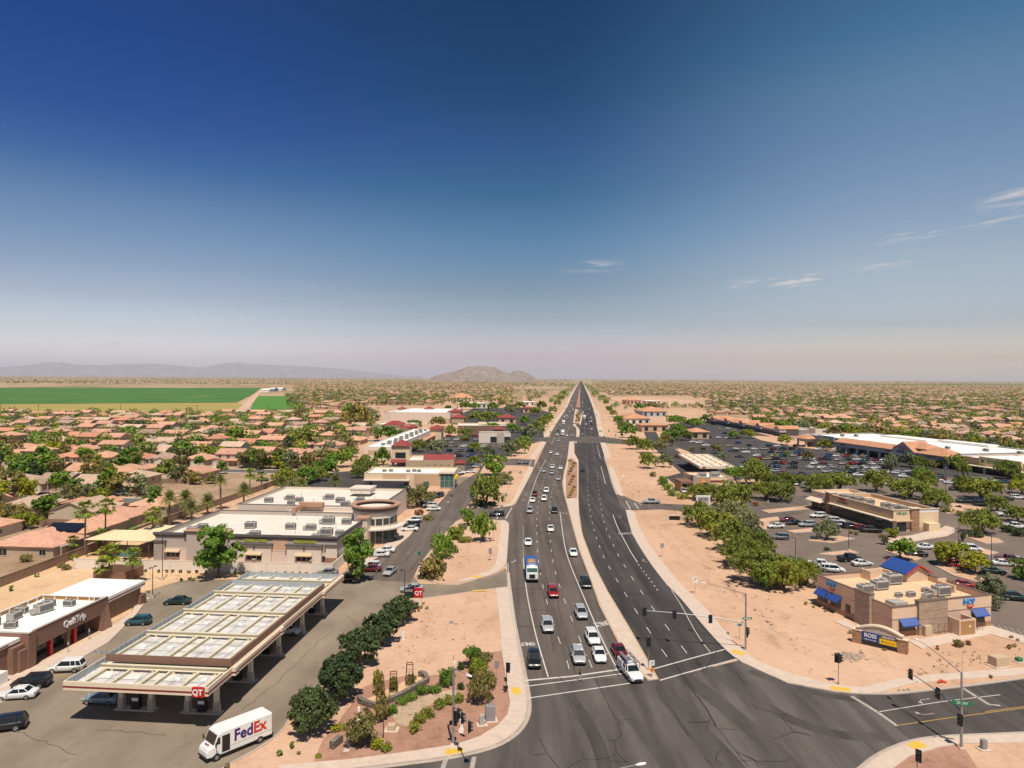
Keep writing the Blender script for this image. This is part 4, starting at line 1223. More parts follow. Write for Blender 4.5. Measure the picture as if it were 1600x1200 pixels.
# kerbs and gutter pans
kb,pb=MB(),MB()
def kerb(path,side=1,pan=True,px=True,it=2):
 """kerb along a path; the road lies to the left (side=1) or right (side=-1)"""
 p=px_path(path,it)if px else path
 a=offset(p,.09*side);b=offset(p,-.09*side)
 for i in range(len(p)-1):
  q=[a[i],b[i],b[i+1],a[i+1]]
  kb.add([(v.x,v.y,-.05)for v in q]+[(v.x,v.y,.172)for v in q],[(4,5,6,7),(0,1,5,4),(1,2,6,5),(2,3,7,6),(3,0,4,7),(7,6,5,4)][:5])
 if pan:ribbon(pb,offset(p,.36*side),.5,.041)
kerb(L_EDGE[:11]+[(792,895)],-1)
kerb([(720,811.5),(790,813.5),(795.5,820),(793,850),(791.5,880),(786,888),(773,897),(747,905),(715,910.5),(687,913),(657,907),(648,898),(665,870),(692,840),(713,815)],-1,pan=False,it=1)
kerb([(729,793.5),(773,794),(798,791),(806,785),(824,752),(834.5,731),(826,728.5),(800,727.5),(757,727.5),(749,742),(741,780)],1,pan=False,it=1)
kerb(R_EDGE,-1)
kerb(R_FAR[:4],1)
kerb([(1345,1206),(1376,1180),(1424,1160),(1472,1152.5),(1600,1148),(1900,1130)],1)
kerb([(330,1215),(357,1196),(413,1166),(441,1143),(453,1123),(495,1075),(541,1024),(586,979),(600,953),(640,939),(729,926.5),(774,920)],1,pan=False,it=1)
struct(kb.build('kerb',M['curb']));struct(pb.build('gutter',M['pan']))
# medians
slab('median',M_LEFT+[(897,690)]+M_RIGHT[::-1],0.15,M['concrete'])
mk=MB()
for path,s in((M_LEFT,-1),(M_RIGHT,1)):
 p=px_path(path,1)
 ribbon(mk,offset(p,.16*s),.12,.153)
struct(mk.build('median_edge_line',M['median_edge']))
sheet('gravel_bed',[(884.5,779),(901.5,779),(902,724),(894,716.5),(889.5,717),(884,745)],0.158,M['red_gravel'])
slab('median',[(900.5,682.6),(905.4,682.6),(905.7,671.7),(899.7,665),(899.4,662.7),(895.3,663),(895.3,665),(900.5,668.7)],0.15,M['concrete'])
slab('median',[(895.5,661),(905,661.4),(907,665),(910.5,648.5),(908,646.5),(901.6,639.5),(899,639.3),(897,650)],0.15,M['concrete'])
sheet('gravel_bed',[(897.5,660),(905.5,660.5),(909,648),(902,641)],0.16,M['red_gravel'])
slab('median',[(900,636),(906,637),(906.5,625),(906.8,604),(905.8,604),(904,615)],0.12,M['red_gravel'])
# painted markings
wl_,wf_,yl_=MB(),MB(),MB()
Z=.044
ribbon(wl_,px_path([(818.5,1063),(807,1002),(801.5,960),(795.5,917),(793.6,880)]),.12,Z)
ribbon(wl_,px_path([(856.5,1058),(841,1007),(832.4,973),(822.5,925),(818,880),(817.6,872)]),.20,Z)
dashes(wl_,px_path([(817.6,870),(817.4,845),(817.6,822)]),.20,Z,.9,1.8)
ribbon(wl_,px_path([(825,789),(831,768),(841,740),(853,718)]),.2,Z)
ribbon(wl_,px_path([(862,694),(866,684)],0),.2,Z)
ribbon(wl_,px_path([(964,1045.6),(938.7,996),(916,942),(893,888),(883.4,860),(878.7,830),(875,800)]),.20,Z)
D1=[(887.7,1050),(870.7,993),(859,956),(850,925),(839.5,870),(838.5,832),(838.7,810),(840,790),(846,760),(851,742),(862.5,724),(871,692)]
D1=[(890,1050),(887,1035),(870.7,993),(859,956),(850,925),(841,880),(838.7,845),(838.5,815),(840,790),(846,760),(854,738),(862.5,716),(871,692)]
D2=[(927,1048),(922,1036),(904.7,996),(890,959),(877.8,926.6),(868,895),(863.6,877),(858.7,837),(857.5,812),(861,772),(867.5,747),(875,722),(882,692)]
for d in(D1,D2):dashes(wl_,px_path(d),.13,Z,3.0,6.8,1.0)
for d in([(874,682),(886,650),(895,628),(902,606)],[(885,682),(892,655),(898,628),(904,606)]):dashes(wl_,px_path(d),.2,Z,3.5,8)
A1=[(1043.5,1028.6),(1013,984.7),(987.4,945),(968.4,914),(953.7,890),(942.5,869),(935.5,850),(929.5,834),(923.7,810),(920,787),(918,760),(918,745),(917,718),(915,692)]
B1=[(1074.7,1023),(1045.5,984.7),(1016,945),(996,916),(980,891),(967,870),(958.7,852.5),(950,834),(942.5,812),(938,787.5),(935,760),(934.5,745),(930,718),(925,692)]
for d in(A1,B1):dashes(wl_,px_path(d),.13,Z,3.0,6.8,.5)
for d in([(914,682),(913,650),(911,628),(908.5,606)],[(924,682),(920,655),(915,628),(910,606)]):dashes(wl_,px_path(d),.2,Z,3.5,8)
ribbon(wl_,px_path([(957.5,804),(965,825),(976,845),(985,862),(996,879)]),.2,Z)
dashes(wl_,px_path([(997.5,882),(1015,905),(1031,927.5)]),.2,Z,.9,1.8)
ribbon(wl_,px_path([(946,756),(942.5,742),(939,729)]),.2,Z)
ribbon(wl_,px_path([(938,716),(933,696)]),.2,Z)
ribbon(wl_,px_path([(1049,922),(1066,948),(1080,976),(1096,1002),(1110,1020)]),.12,Z)
ribbon(wl_,P([(818,1064),(895,1057),(973,1045.6)]),.42,Z)
ribbon(wl_,P([(821,1073),(975.5,1052.7)]),.25,Z)
ribbon(wl_,P([(824,1091.5),(984,1068)]),.25,Z)
ribbon(wl_,P([(1021,1045.6),(1075,1030.5),(1132,1015)]),.28,Z)
ribbon(wl_,P([(1031,1063.4),(1090,1046.5),(1151,1030)]),.28,Z)
ribbon(wl_,P([(790,811),(800,793)]),.3,Z);ribbon(wl_,P([(776,811),(782,796)]),.3,Z)
ribbon(wl_,P([(827,728),(830,720)]),.3,Z)
for a,b in(((978,783),(985,796)),((991,786),(998,795)),((998,786.5),(1002,789))):ribbon(wl_,P([a,b]),.3,Z)
ribbon(wl_,P([(893,683.5),(858,683.5)]),.4,Z);ribbon(wl_,P([(862,690),(889,690)]),.3,Z);ribbon(wl_,P([(899,690),(937,691)]),.3,Z);ribbon(wl_,P([(906,683),(934,684)]),.3,Z)
# cross street lines
ribbon(wl_,P([(1371,1113),(1470,1097),(1563,1086)]),.15,Z+.004)
ribbon(wf_,P([(1330,1088),(1371,1113),(1402,1135)]),.5,Z+.004)
ribbon(wf_,P([(1505,1076),(1545,1101),(1563,1103)]),.5,Z+.004)
ribbon(yl_,P([(1402,1134),(1470,1124),(1560,1112),(1640,1102),(1800,1084)]),.14,Z+.004)
ribbon(yl_,P([(1540,1112.4),(1560,1109.6),(1640,1099.5),(1800,1081.5)]),.14,Z+.004)
ribbon(wf_,P([(737,1202),(741,1183)]),.5,Z);ribbon(wf_,P([(690,1206),(697,1186)]),.5,Z)
struct(wl_.build('lane_marking',M['white_line']));struct(wf_.build('lane_marking',M['white_faint']));struct(yl_.build('lane_marking',M['yellow_line']))
def road_word(px,py,heading,mat,size=2.0,body='ONLY',sy=2.2,name='lane_marking'):
 o=bpy.data.objects.new(name,text_mesh(body,size,0.0,mat,bold=.06));COL.objects.link(o)
 p=G(px,py);o.location=(p.x,p.y,Z+.003);o.rotation_euler=(0,0,heading-PI/2);o.scale=(.62,1.35,1)
 return struct(o)
def arrow_mesh(mat,turn=1):
 mb=MB()
 mb.add([(-.07,-1.3,0),(.07,-1.3,0),(.07,.1,0),(-.07,.1,0)],[(0,1,2,3)])
 a=[(-.07*turn,.1,0),(.07*turn,.1,0),(.42*turn,.62,0),(.36*turn,.78,0)]
 mb.add(a,[(0,1,2,3)]if turn>0 else[(3,2,1,0)])
 t=[(.30*turn,1.05,0),(.48*turn,.40,0),(.95*turn,.82,0)]
 mb.add(t,[(0,1,2)]if turn<0 else[(2,1,0)])
 return mb.mesh('lane_marking',mat)
road_word(941.5,974.7,R(-62),M['white_line'],2.0)
road_word(825,1006.5,R(-85),M['white_line'],1.35)
road_word(977.5,834,R(106),M['white_faint'],2.4)
for(x,y,h,t,m)in((805,877,R(-88),1,'white_line'),(1005,877,R(118),1,'white_faint'),(823,773,R(-80),1,'white_line'),(819,781,R(-80),1,'white_line'),(880.5,802,R(-80),-1,'white_line'),(967,808,R(105),1,'white_faint'),(955,754,R(102),1,'white_faint')):
 o=link('lane_marking',arrow_mesh(M[m],t));p=G(x,y);o.location=(p.x,p.y,Z+.003);o.rotation_euler=(0,0,h-PI/2);o.scale=(1.3,1.1,1);struct(o)
for(x,y,h)in((1447,1117,R(195)),(1440,1094,R(195))):
 o=link('lane_marking',arrow_mesh(M['white_faint'],1 if y>1100 else-1));p=G(x,y);o.location=(p.x,p.y,Z+.006);o.rotation_euler=(0,0,h-PI/2);o.scale=(1.1,1.0,1);struct(o)
# tyre-darkened wheel tracks through the crossing
tk=MB()
def track(pts,w):ribbon(tk,px_path(pts),w,.0335)
track([(1000,1045),(1060,1110),(1130,1180),(1160,1215)],2.6);track([(1060,1050),(1140,1110),(1230,1190),(1250,1215)],2.6);track([(1100,1040),(1200,1110),(1300,1150),(1380,1152)],2.0)
track([(1170,1048),(1260,1082),(1380,1100),(1500,1088)],1.6);track([(872,1062),(905,1110),(935,1160),(950,1215)],1.7);track([(930,1055),(985,1120),(1040,1190),(1050,1215)],1.7)
struct(tk.build('tyre_tracks',M['polish']))
# crack sealant
ck=MB()
def crack(pts,w=.085,jag=.12):
 rg=random.Random(int(pts[0][0]*7+pts[0][1]))
 p=resample(P(pts),1.0)
 p=[q+Vector((rg.uniform(-jag,jag),rg.uniform(-jag,jag),0))for q in p]
 ribbon(ck,p,w,.0475)
Z4=lambda x,y:(780+x/3.529,860+y/3.529)
Z5=lambda x,y:(1060+x/3.529,860+y/3.529)
Z6=lambda x,y:(1240+x/3.53,860+y/3.53)
for pts in([(530,690),(560,770),(600,840),(620,900),(660,945),(680,965)],[(650,955),(680,1020),(640,1050),(650,1120),(700,1170)],[(600,1050),(640,1050)],[(380,1200),(440,1165),(465,1150),(540,1155),(600,1145),(650,1130)],[(460,1110),(465,1150)],
   [(320,690),(370,740)],[(355,785),(400,830),(445,880),(450,870),(438,848)],[(220,1040),(250,1100),(260,1120),(330,1200)],[(180,1130),(255,1120)],[(590,1150),(640,1165),(720,1170)],[(610,640),(660,700)],[(600,625),(595,645)],
   [(670,937),(755,932)],[(865,750),(900,820),(960,890),(1000,960),(1045,1020)],[(875,505),(930,570),(1000,670),(1060,760),(1130,860),(1200,970)],[(700,240),(745,300),(800,380),(880,510)],[(800,380),(850,430),(900,470),(950,520)],[(840,430),(900,430),(945,480)],
   [(85,320),(180,330),(330,328)],[(100,420),(300,425)],[(50,210),(300,212)],[(640,240),(840,245)],[(300,180),(330,330),(345,400)],[(1030,950),(1120,950),(1160,940)],[(1090,813),(1165,810)],[(360,470),(400,620),(430,690)],[(270,370),(300,560)]):
 crack([Z4(*p)for p in pts])
for pts in([(410,850),(440,870),(560,910),(605,903)],[(565,910),(590,950),(635,1005)],[(525,1040),(580,1020),(635,1003),(725,1022)],[(0,670),(70,770),(150,870),(190,940),(240,1010),(320,1110),(390,1195)],[(60,950),(160,950),(180,935)],[(150,995),(160,950),(200,970)],[(230,988),(330,990)],
   [(210,1160),(215,1130),(240,1100)],[(210,1150),(250,1190)],[(335,1165),(400,1160),(480,1165),(590,1170),(615,1145)],[(320,1110),(420,1160),(450,1198)],[(315,670),(375,740)],[(140,1145),(190,1198)],[(0,925),(65,1030)],[(90,620),(160,650),(185,600)],[(60,690),(150,660),(215,540)],[(110,610),(130,650),(150,690)],[(340,1120),(400,1150),(470,1185)]):
 crack([Z5(*p)for p in pts])
for pts in([(0,1003),(90,1020)],[(1060,830),(1150,900),(1270,965)]):crack([Z6(*p)for p in pts])
Z8=lambda x,y:(780+x/4,740+y/4)
for pts in([(60,465),(150,468)],[(60,555),(150,560)],[(250,440),(330,440)],[(200,560),(250,700),(290,800)],[(260,610),(420,610)],[(480,640),(540,640)],[(690,745),(780,755),(990,745)],[(300,480),(330,700)],[(290,210),(340,400)],[(350,250),(430,260)]):
 crack([Z8(*p)for p in pts],.07)
Z10=lambda x,y:(560+x/7.5,740+y/7.5)
for pts in([(350,1040),(340,1000),(400,940)],[(180,1060),(330,1070),(480,1060),(640,1030)],[(480,1080),(560,1010),(650,900),(760,800)],[(660,700),(760,660),(880,700)],[(480,940),(580,970),(560,1030)],[(620,1130),(700,1000)],[(600,850),(680,820)]):
 crack([Z10(*p)for p in pts],.12,.25)
for pts in([(400,1010),(430,985),(450,965)],[(380,1110),(440,1060),(500,1000),(520,985)],[(150,1140),(260,1150)],[(20,1140),(120,1180)],[(540,960),(570,990)]):crack(pts,.05,.3)
struct(ck.build('asphalt_crack',M['crack']))
# tactile pads at the ramps
def pad(x,y,w,d,rz):
 p=G(x,y);m=MB();m.M=Matrix.Translation((p.x,p.y,.15))@Matrix.Rotation(rz,4,'Z');m.box(-w/2,w/2,-d/2,d/2,0,.014)
 return struct(m.build('tactile_pad',M['yellow_pad']))
pad(806.5,1081,1.1,2.0,R(8));pad(710,1176,2.0,1.2,R(8));pad(1153,1021,2.0,1.3,R(-45));pad(1313,1078,2.4,1.2,R(-15));pad(1432,1166,2.0,1.4,R(20));pad(745,902,2.4,1.2,R(20));pad(749,924,2.6,1.0,R(10))
# parking bay lines
pl_=MB()
def bays(p0,p1,n,length,ang,mb=pl_,w=.11):
 a,b=G(*p0),G(*p1)
 for i in range(n+1):
  q=a.lerp(b,i/n);d=Vector((math.cos(ang),math.sin(ang),0))*length
  ribbon(mb,[q,q+d],w,.046)
bays((1190,850),(1262,901),14,5.2,R(15));bays((1200,842),(1300,826),8,5.4,R(-80));bays((1345,885),(1420,908),6,5.2,R(15));bays((1205,824),(1262,818),6,5.2,R(100))
bays((1556,990),(1640,1010),8,6.0,R(70))
for y in(739,730,722,715,708):bays((1165,y-2),(1400,y),46,5.0,R(62))
struct(pl_.build('parking_line',M['white_faint']))
py_=MB()
bays((-60,1090),(75,1045),5,6.0,R(-8),py_);bays((150,1025),(280,947),9,5.5,R(-8),py_)
struct(py_.build('parking_line',M['yellow_line']))
bl_=MB()
a_,b_=G(140,1016),G(175,1018)
for i in range(5):
 q=a_.lerp(b_,i/4);ribbon(bl_,[q,q+Vector((.9,-1.2,0))],.16,.047)
struct(bl_.build('parking_line',M['marking_blue']))
# store-front walk at the fuel station, islands of the lots
slab('pavement',[(46,1046),(166,985),(206,957),(214,940),(235,934),(226,943),(212,962),(170,1004),(95,1048),(20,1090),(-60,1130),(-200,1120)],0.15,M['concrete'])
def island(pts,mat='sand'):
 slab('traffic_island',pts,.15,M[mat])
 p=P(pts+pts[:1]);c=MB()
 a=offset(p,.12);b=offset(p,-.02)
 for i in range(len(p)-1):
  q=[a[i],b[i],b[i+1],a[i+1]]
  c.add([(v.x,v.y,-.04)for v in q]+[(v.x,v.y,.19)for v in q],[(4,5,6,7),(0,1,5,4),(1,2,6,5),(2,3,7,6),(3,0,4,7)])
 return struct(c.build('kerb',M['curb']))
for pts in([(1280,866),(1330,860),(1341,864),(1300,868)],[(1230,830),(1270,826),(1276,831),(1240,833)],[(1262,845),(1310,838),(1335,842),(1300,849)],[(1190,798),(1260,791),(1270,795),(1200,802)],[(1185,812),(1215,808),(1220,813),(1190,816)],[(1462,885),(1478,880),(1535,903),(1545,912),(1530,911),(1490,900)],
   [(1383,861),(1395,857),(1440,873),(1430,877)],[(1485,852),(1500,848),(1560,864),(1545,868)],[(1505,838),(1520,836),(1560,842),(1568,848),(1540,850)],[(1470,795),(1500,790),(1510,800),(1480,803)],[(1480,785),(1545,795),(1540,800),(1490,792)],[(1385,841),(1440,836),(1475,828),(1490,833),(1450,843),(1400,848)],
   [(1265,747),(1330,744),(1330,746),(1270,750)],[(1110,748),(1200,750),(1260,749),(1200,755),(1120,753)]):
 island(pts)
slab('pavement',[(1386,846),(1470,826),(1478,822),(1500,828),(1480,838),(1420,848),(1395,850)],.152,M['concrete'])
slab('pavement',[(1420,1003),(1548,978),(1600,995),(1660,1010),(1660,1022),(1600,1006),(1548,992),(1440,1014)],.13,M['concrete'])
slab('pavement',[(1303,972),(1320,969),(1340,982),(1336,986)],.13,M['concrete'])
slab('pavement',[(618,856),(640,838),(655,818),(668,803),(655,803),(632,812),(622,830),(598,856),(560,870),(556,884),(575,880)],.15,M['concrete'])
sheet('estate_ground',[(-421,1060),(0,915),(258,816),(412,763),(470,736),(560,690),(574,650),(0,648),(-700,645),(-900,900)],0.012,M['yard'])
sheet('estate_ground',[(1112,650),(1180,663),(1600,700),(1900,726),(1900,606),(1105,603),(1107,640)],0.012,M['yard'])
# farm land and the far desert
fz=MB()
sheet('crop_field',[(-1200,632),(-600,631.5),(0,631.5),(370,629),(392,618),(408,606.2),(0,606),(-1200,606)],0.4,M['field'])
sheet('straw_field',[(-1200,646),(0,646),(150,646),(380,641),(395,636),(370,629.4),(0,632),(-1200,632.5)],0.3,M['field3'])
sheet('crop_field',[(391,641),(398,622),(405,619),(446,619),(457,640)],0.35,M['field2'])
sheet('dirt_road',[(372,640),(388,640),(403,619),(412,608),(408,608),(395,618)],0.42,M['dirt_road'])
sheet('sand_flat',[(942,621),(965,627),(1000,636),(1075,637),(1105,631),(1080,625),(1000,620)],0.3,M['sand'])
for p0,p1 in(((0,623),(185,622)),((15,615.5),(270,615)),((230,621),(275,621.2)),((310,615),(405,614.6)),((290,622),(330,618))):
 mb=MB();ribbon(mb,P([p0,p1]),6.0,.7);struct(mb.build('field_track',M['field3']))
sheet('crop_field',[(1330,600.9),(1700,601.1),(1700,600.2),(1330,600.2)],0.6,M['field'])
# ---------------------------------------------------------------- buildings
def walls_box(mb,x0,x1,y0,y1,z0,z1,t=.3):
 mb.box(x0,x1,y0,y0+t,z0,z1);mb.box(x0,x1,y1-t,y1,z0,z1)
 mb.box(x0,x0+t,y0+t,y1-t,z0,z1);mb.box(x1-t,x1,y0+t,y1-t,z0,z1)
def cap_ring(mb,x0,x1,y0,y1,z,h=.12,t=.36,o=.05):
 mb.box(x0-o,x1+o,y0-o,y0+t,z,z+h);mb.box(x0-o,x1+o,y1-t,y1+o,z,z+h)
 mb.box(x0-o,x0+t,y0+t,y1-t,z,z+h);mb.box(x1-t,x1+o,y0+t,y1-t,z,z+h)
def flat_block(parent,x0,x1,y0,y1,h,wall,roof,par=.7,cap='trim',t=.3,z0=0.0):
 w=MB();walls_box(w,x0,x1,y0,y1,z0,h,t);w.build('wall',M[wall],parent)
 r=MB();r.box(x0+t+.002,x1-t-.002,y0+t+.002,y1-t-.002,h-par-.25,h-par);r.build('roof',M[roof],parent)
 c=MB();cap_ring(c,x0,x1,y0,y1,h);c.build('parapet_cap',M[cap],parent)
def air_unit_mesh(v=0):
 mb=MB()
 mb.mat(0).bevbox(-1.0,1.0,-.65,.65,.18,1.25,.05)
 mb.mat(1).box(-.9,.9,-.66,-.64,.35,1.1);mb.box(-.9,.9,.64,.66,.35,1.1);mb.box(1.0,1.015,-.5,.5,.35,1.1)
 mb.box(-.95,.95,-.55,-.45,0,.18);mb.box(-.95,.95,.45,.55,0,.18)
 for x in(-.45,.45):mb.cyl((x,0),.34,1.25,1.31,12)
 if v:mb.mat(0).box(-1.6,-1.0,-.4,.4,.2,.8)
 return mb.mesh('air_unit',[M['ac'],M['ac_dark']])
AIR=[air_unit_mesh(0),air_unit_mesh(1)]
def air(parent,x,y,z,rz=0.0,s=1.0,v=0):return link('air_unit',AIR[v],parent,(x,y,z),rz,(s,s,s))
def glyphs(parent,n,h,mat,loc,rot,w=None,seed=1,name='lettering'):
 """a row of letter-like strokes for lettering too small to read"""
 rg=random.Random(seed);mb=MB();x=0;st=h*.2
 for i in range(n):
  k=rg.randrange(5);ww=h*rg.uniform(.5,.75)
  mb.box(x,x+st,0,h,-.02,.03)
  if k in(0,1,3):mb.box(x+st,x+ww,h-st,h,-.02,.03)
  if k in(0,2,4):mb.box(x+st,x+ww,0,st,-.02,.03)
  if k in(1,4):mb.box(x+st,x+ww*.9,h*.42,h*.42+st,-.02,.03)
  if k in(0,3):mb.box(x+ww-st,x+ww,st,h-st,-.02,.03)
  x+=ww+h*.22
 s=1.0 if w is None else w/x
 o=mb.build(name,mat,parent);o.location=loc;o.rotation_euler=rot;o.scale=(s,1,1)
 return o
def pieces(parent,name,mat,*boxes):
 for b in boxes:MB().box(*b).build(name,M[mat],parent)
FRONT,RIGHT,LEFT,BACK=(R(90),0,0),(R(90),0,R(90)),(R(90),0,R(-90)),(R(90),0,R(180))
def window_part(parent,x,y,z,w,h,rz=0.0,frame='black',glass='glass',cols=1,rows=1,name='window'):
 f=MB();b=.07
 f.box(-w/2-b,w/2+b,-.06,.03,-h/2-b,-h/2);f.box(-w/2-b,w/2+b,-.06,.03,h/2,h/2+b)
 f.box(-w/2-b,-w/2,-.06,.03,-h/2,h/2);f.box(w/2,w/2+b,-.06,.03,-h/2,h/2)
 for i in range(1,cols):f.box(-w/2+w*i/cols-.035,-w/2+w*i/cols+.035,-.05,.02,-h/2,h/2)
 for i in range(1,rows):f.box(-w/2,w/2,-.047,.017,-h/2+h*i/rows-.03,-h/2+h*i/rows+.03)
 fo=f.build(name,M[frame],parent,(x,y,z),rz)
 g=MB();g.box(-w/2,w/2,-.025,.012,-h/2,h/2);g.build('pane',M[glass],fo)
 return fo
def awning(parent,x,y,z,w,d,h,rz,mat,name='awning'):
 mb=MB();mb.add([(-w/2,0,0),(w/2,0,0),(w/2,-d,-h),(-w/2,-d,-h),(w/2,-d,-h-.18),(-w/2,-d,-h-.18),(w/2,0,-.08),(-w/2,0,-.08)],[(0,3,2,1),(3,5,4,2),(0,7,5,3),(1,2,4,6),(7,6,4,5)])
 return mb.build(name,M[mat],parent,(x,y,z),rz)

# --- fuel canopy
cv=thing('fuel_canopy','long fuel station canopy with cream fascia, maroon stripe and open roof of cream beams','canopy',W0(-54.73,86.54)[0],R(-5.0));cv.scale=(W0(-54.73,86.54)[1],)*3
W,D,U,T=18.45,49.5,4.5,5.55
f=MB();t=.22
def fascia_ring(x0,x1,y0,y1,z0,z1,mb):walls_box(mb,x0,x1,y0,y1,z0,z1,t)
fascia_ring(0,W,0,D,U,T,f)
for y in(6.0,20.5,38.5):f.box(W,W+.45,y,y+.9,U,T)
f.box(W,W+.28,6.9,20.5,U,T-.12);f.box(W,W+.28,39.4,D,U,T-.12)
f.build('fascia',M['cream'],cv)
band=MB();band.box(-.012,W-1.95,-.015,0,U+.30,U+.52);band.box(W-.38,W+.012,-.015,0,U+.30,U+.52)
band.box(W,W+.012,0,6.0,U+.30,U+.52);band.box(W+.28,W+.292,6.9,20.5,U+.3,U+.52);band.box(W,W+.012,21.4,38.5,U+.3,U+.52);band.box(W+.28,W+.292,39.4,D,U+.3,U+.52)
for y in(6.0,20.5,38.5):band.box(W-.01,W+.462,y-.012,y,U+.3,U+.52);band.box(W+.45,W+.462,y,y+.9,U+.3,U+.52)
band.build('stripe',M['maroon'],cv)
ip=MB();ip.box(t+.004,t+.05,t,D-t,U+.25,T+.06);ip.box(t,W-t,D-t-.05,D-t-.004,U+.25,T+.06)
for i in range(46):ip.box(t+.05,t+.13,1.0*i+1.2,1.0*i+1.28,U+.25,T)
for i in range(18):ip.box(1.0*i+.7,1.0*i+.78,D-t-.13,D-t-.05,U+.25,T)
ip.build('inner_parapet',M['qt_parapet'],cv)
dk=MB();dk.box(t+.002,W-t-.002,t+.002,D-t-.002,U+.02,U+.22);dk.build('roof_deck',M['deck'],cv)
RX0,RX1,RY0,RY1,RZ=1.25,W-.25,6.2,40.2,6.55
dk=MB();dk.box(RX0+.1,RX1-.1,RY0+.1,RY1-.1,5.52,5.70);dk.build('roof_deck',M['deck'],cv)
rp=MB();rp.box(RX0,RX1,RY0-.06,RY0+.1,5.62,RZ);rp.box(RX1-.12,RX1+.06,RY0+.1,RY1,5.62,RZ-.05)
rp.build('raised_fascia',M['qt_brown'],cv)
rq=MB();rq.box(RX0-.05,RX0+.05,RY0+.1,RY1,5.6,RZ);rq.box(RX0+.05,RX1-.12,RY1-.1,RY1,5.6,RZ)
for i in range(33):rq.box(RX0+.05,RX0+.14,RY0+1.0*i+.6,RY0+1.0*i+.68,5.7,RZ-.02);rq.box(RX0-.12,RX0-.05,RY0+1.0*i+.6,RY0+1.0*i+.68,5.3,RZ-.02)
for i in range(16):rq.box(RX0+1.0*i+.7,RX0+1.0*i+.78,RY1-.2,RY1-.1,5.7,RZ-.02)
rq.build('inner_parapet',M['qt_parapet'],cv)
XB=(5.3,9.0,10.7,14.4)
def beamI(mb,a,b,w,h):
 a,b=Vector(a),Vector(b);dv=(b-a);L=dv.length;rz=math.atan2(dv.y,dv.x)
 m=mb.M;mb.M=Matrix.Translation(a)@Matrix.Rotation(rz,4,'Z')
 mb.box(0,L,-w/2,w/2,h-.05,h);mb.box(0,L,-.03,.03,.05,h-.05);mb.box(0,L,-w/2,w/2,0,.05);mb.M=m
for x in XB+(1.9,17.3):
 for(y0,y1,z)in((.5,5.6,U+.24),(RY0+.4,RY1-.4,5.72),(RY1+.4,D-.5,U+.24)):
  b=MB();beamI(b,(x,y0,z),(x,y1,z),.28,.42);b.build('roof_beam',M['cream_beam'],cv)
for y,z,x0,x1 in((5.35,U+.6,1.2,W-.4),(14.8,6.05,1.4,W-.5),(24.3,6.05,1.4,W-.5),(33.8,6.05,1.4,W-.5),(44.6,U+.6,1.2,W-.4)):
 b=MB();beamI(b,(x0,y,z),(x1,y,z),.40,.55)
 for i in range(6):b.cbox((x0+1.5+i*(x1-x0-3)/5,y,z-.4),.3,.3,.4)
 b.build('roof_beam',M['cream_beam'],cv)
cd=MB()
for y,z in((2.6,4.95),(9.5,5.95),(19.5,5.95),(29,5.95),(37.5,5.95),(47,4.95),(12.4,5.9),(22.0,5.9),(31.6,5.9)):cd.tube([(1.6,y,z),(W-.6,y,z)],.035,5)
for x in(4.2,8,12.4,16.2):
 for y0,y1,z in((.6,5.2,4.93),(7,39.8,5.93)):cd.tube([(x,y0,z),(x,y1,z)],.025,5)
cd.build('conduit',M['metal'],cv)
for y,z in((3.6,4.74),(11,5.72),(20.5,5.72),(30,5.72),(38.5,5.72),(46,4.74)):
 for x in(3.4,7.2,12.6,16):MB().bevbox(x-.4,x+.4,y-.3,y+.3,z,z+.25,.05).build('light_box',M['white'],cv)
for i,y in enumerate((5.2,14.7,24.2,33.7,43.2)):
 for x in(4.1,8.1,13.0,16.8):
  c=MB();c.bevbox(x-.36,x+.36,y-.36,y+.36,0,1.5,.04);c.mat(1).box(x-.27,x+.27,y-.27,y+.27,1.5,U+.02)
  c.build('column',[M['cc_grey'],M['cream_beam']],cv)
sg=MB();sg.bevbox(W-1.9,W-.42,-.34,.0,U+.0,T+.12,.06);sg=sg.build('sign',M['red'],cv)
sign_text('QT',.95,M['white'],sg,(W-1.16,-.36,U+.57),FRONT,.012,.03,.95)
for i,y in enumerate((5.2,14.7,24.2,33.7,43.2)):
 for k,x in enumerate((6.1,14.9)):
  wp=cv.location+Matrix.Rotation(R(-5),3,'Z')@Vector((x,y,0))*cv.scale.x
  if i==0 and k==0:
   pm=thing('fuel_pump','black fuel pump in the left line of the long canopy, front row','fuel pump',wp,R(-5),'fuel pumps under the long canopy')
   b=MB();b.bevbox(-2.6,2.6,-.6,.6,0.02,.17,.03);b.build('island',M['concrete'],pm)
   b=MB();b.bevbox(-.55,.55,-.35,.35,.17,2.1,.05);b.mat(1).box(-.42,.42,-.362,-.35,1.2,1.6);b.mat(2).box(-.56,.56,-.36,.36,2.1,2.35);b.build('cabinet',[M['black'],M['white'],M['maroon']],pm)
   for s in(-1,1):MB().tube([(s*.58,0,1.7),(s*.85,0,1.2),(s*.75,-.1,.7),(s*.58,0,1.1)],.03,5).build('hose',M['rubber'],pm)
   for s in(-1,1):MB().cyl((s*2.3,0),.09,.17,1.1).build('bollard',M['cream_beam'],pm)
  else:dup(pm,wp,R(-5),f'black fuel pump in the {("left", "right")[k]} line of the long canopy, {("front", "second", "third", "fourth", "back")[i]} row')

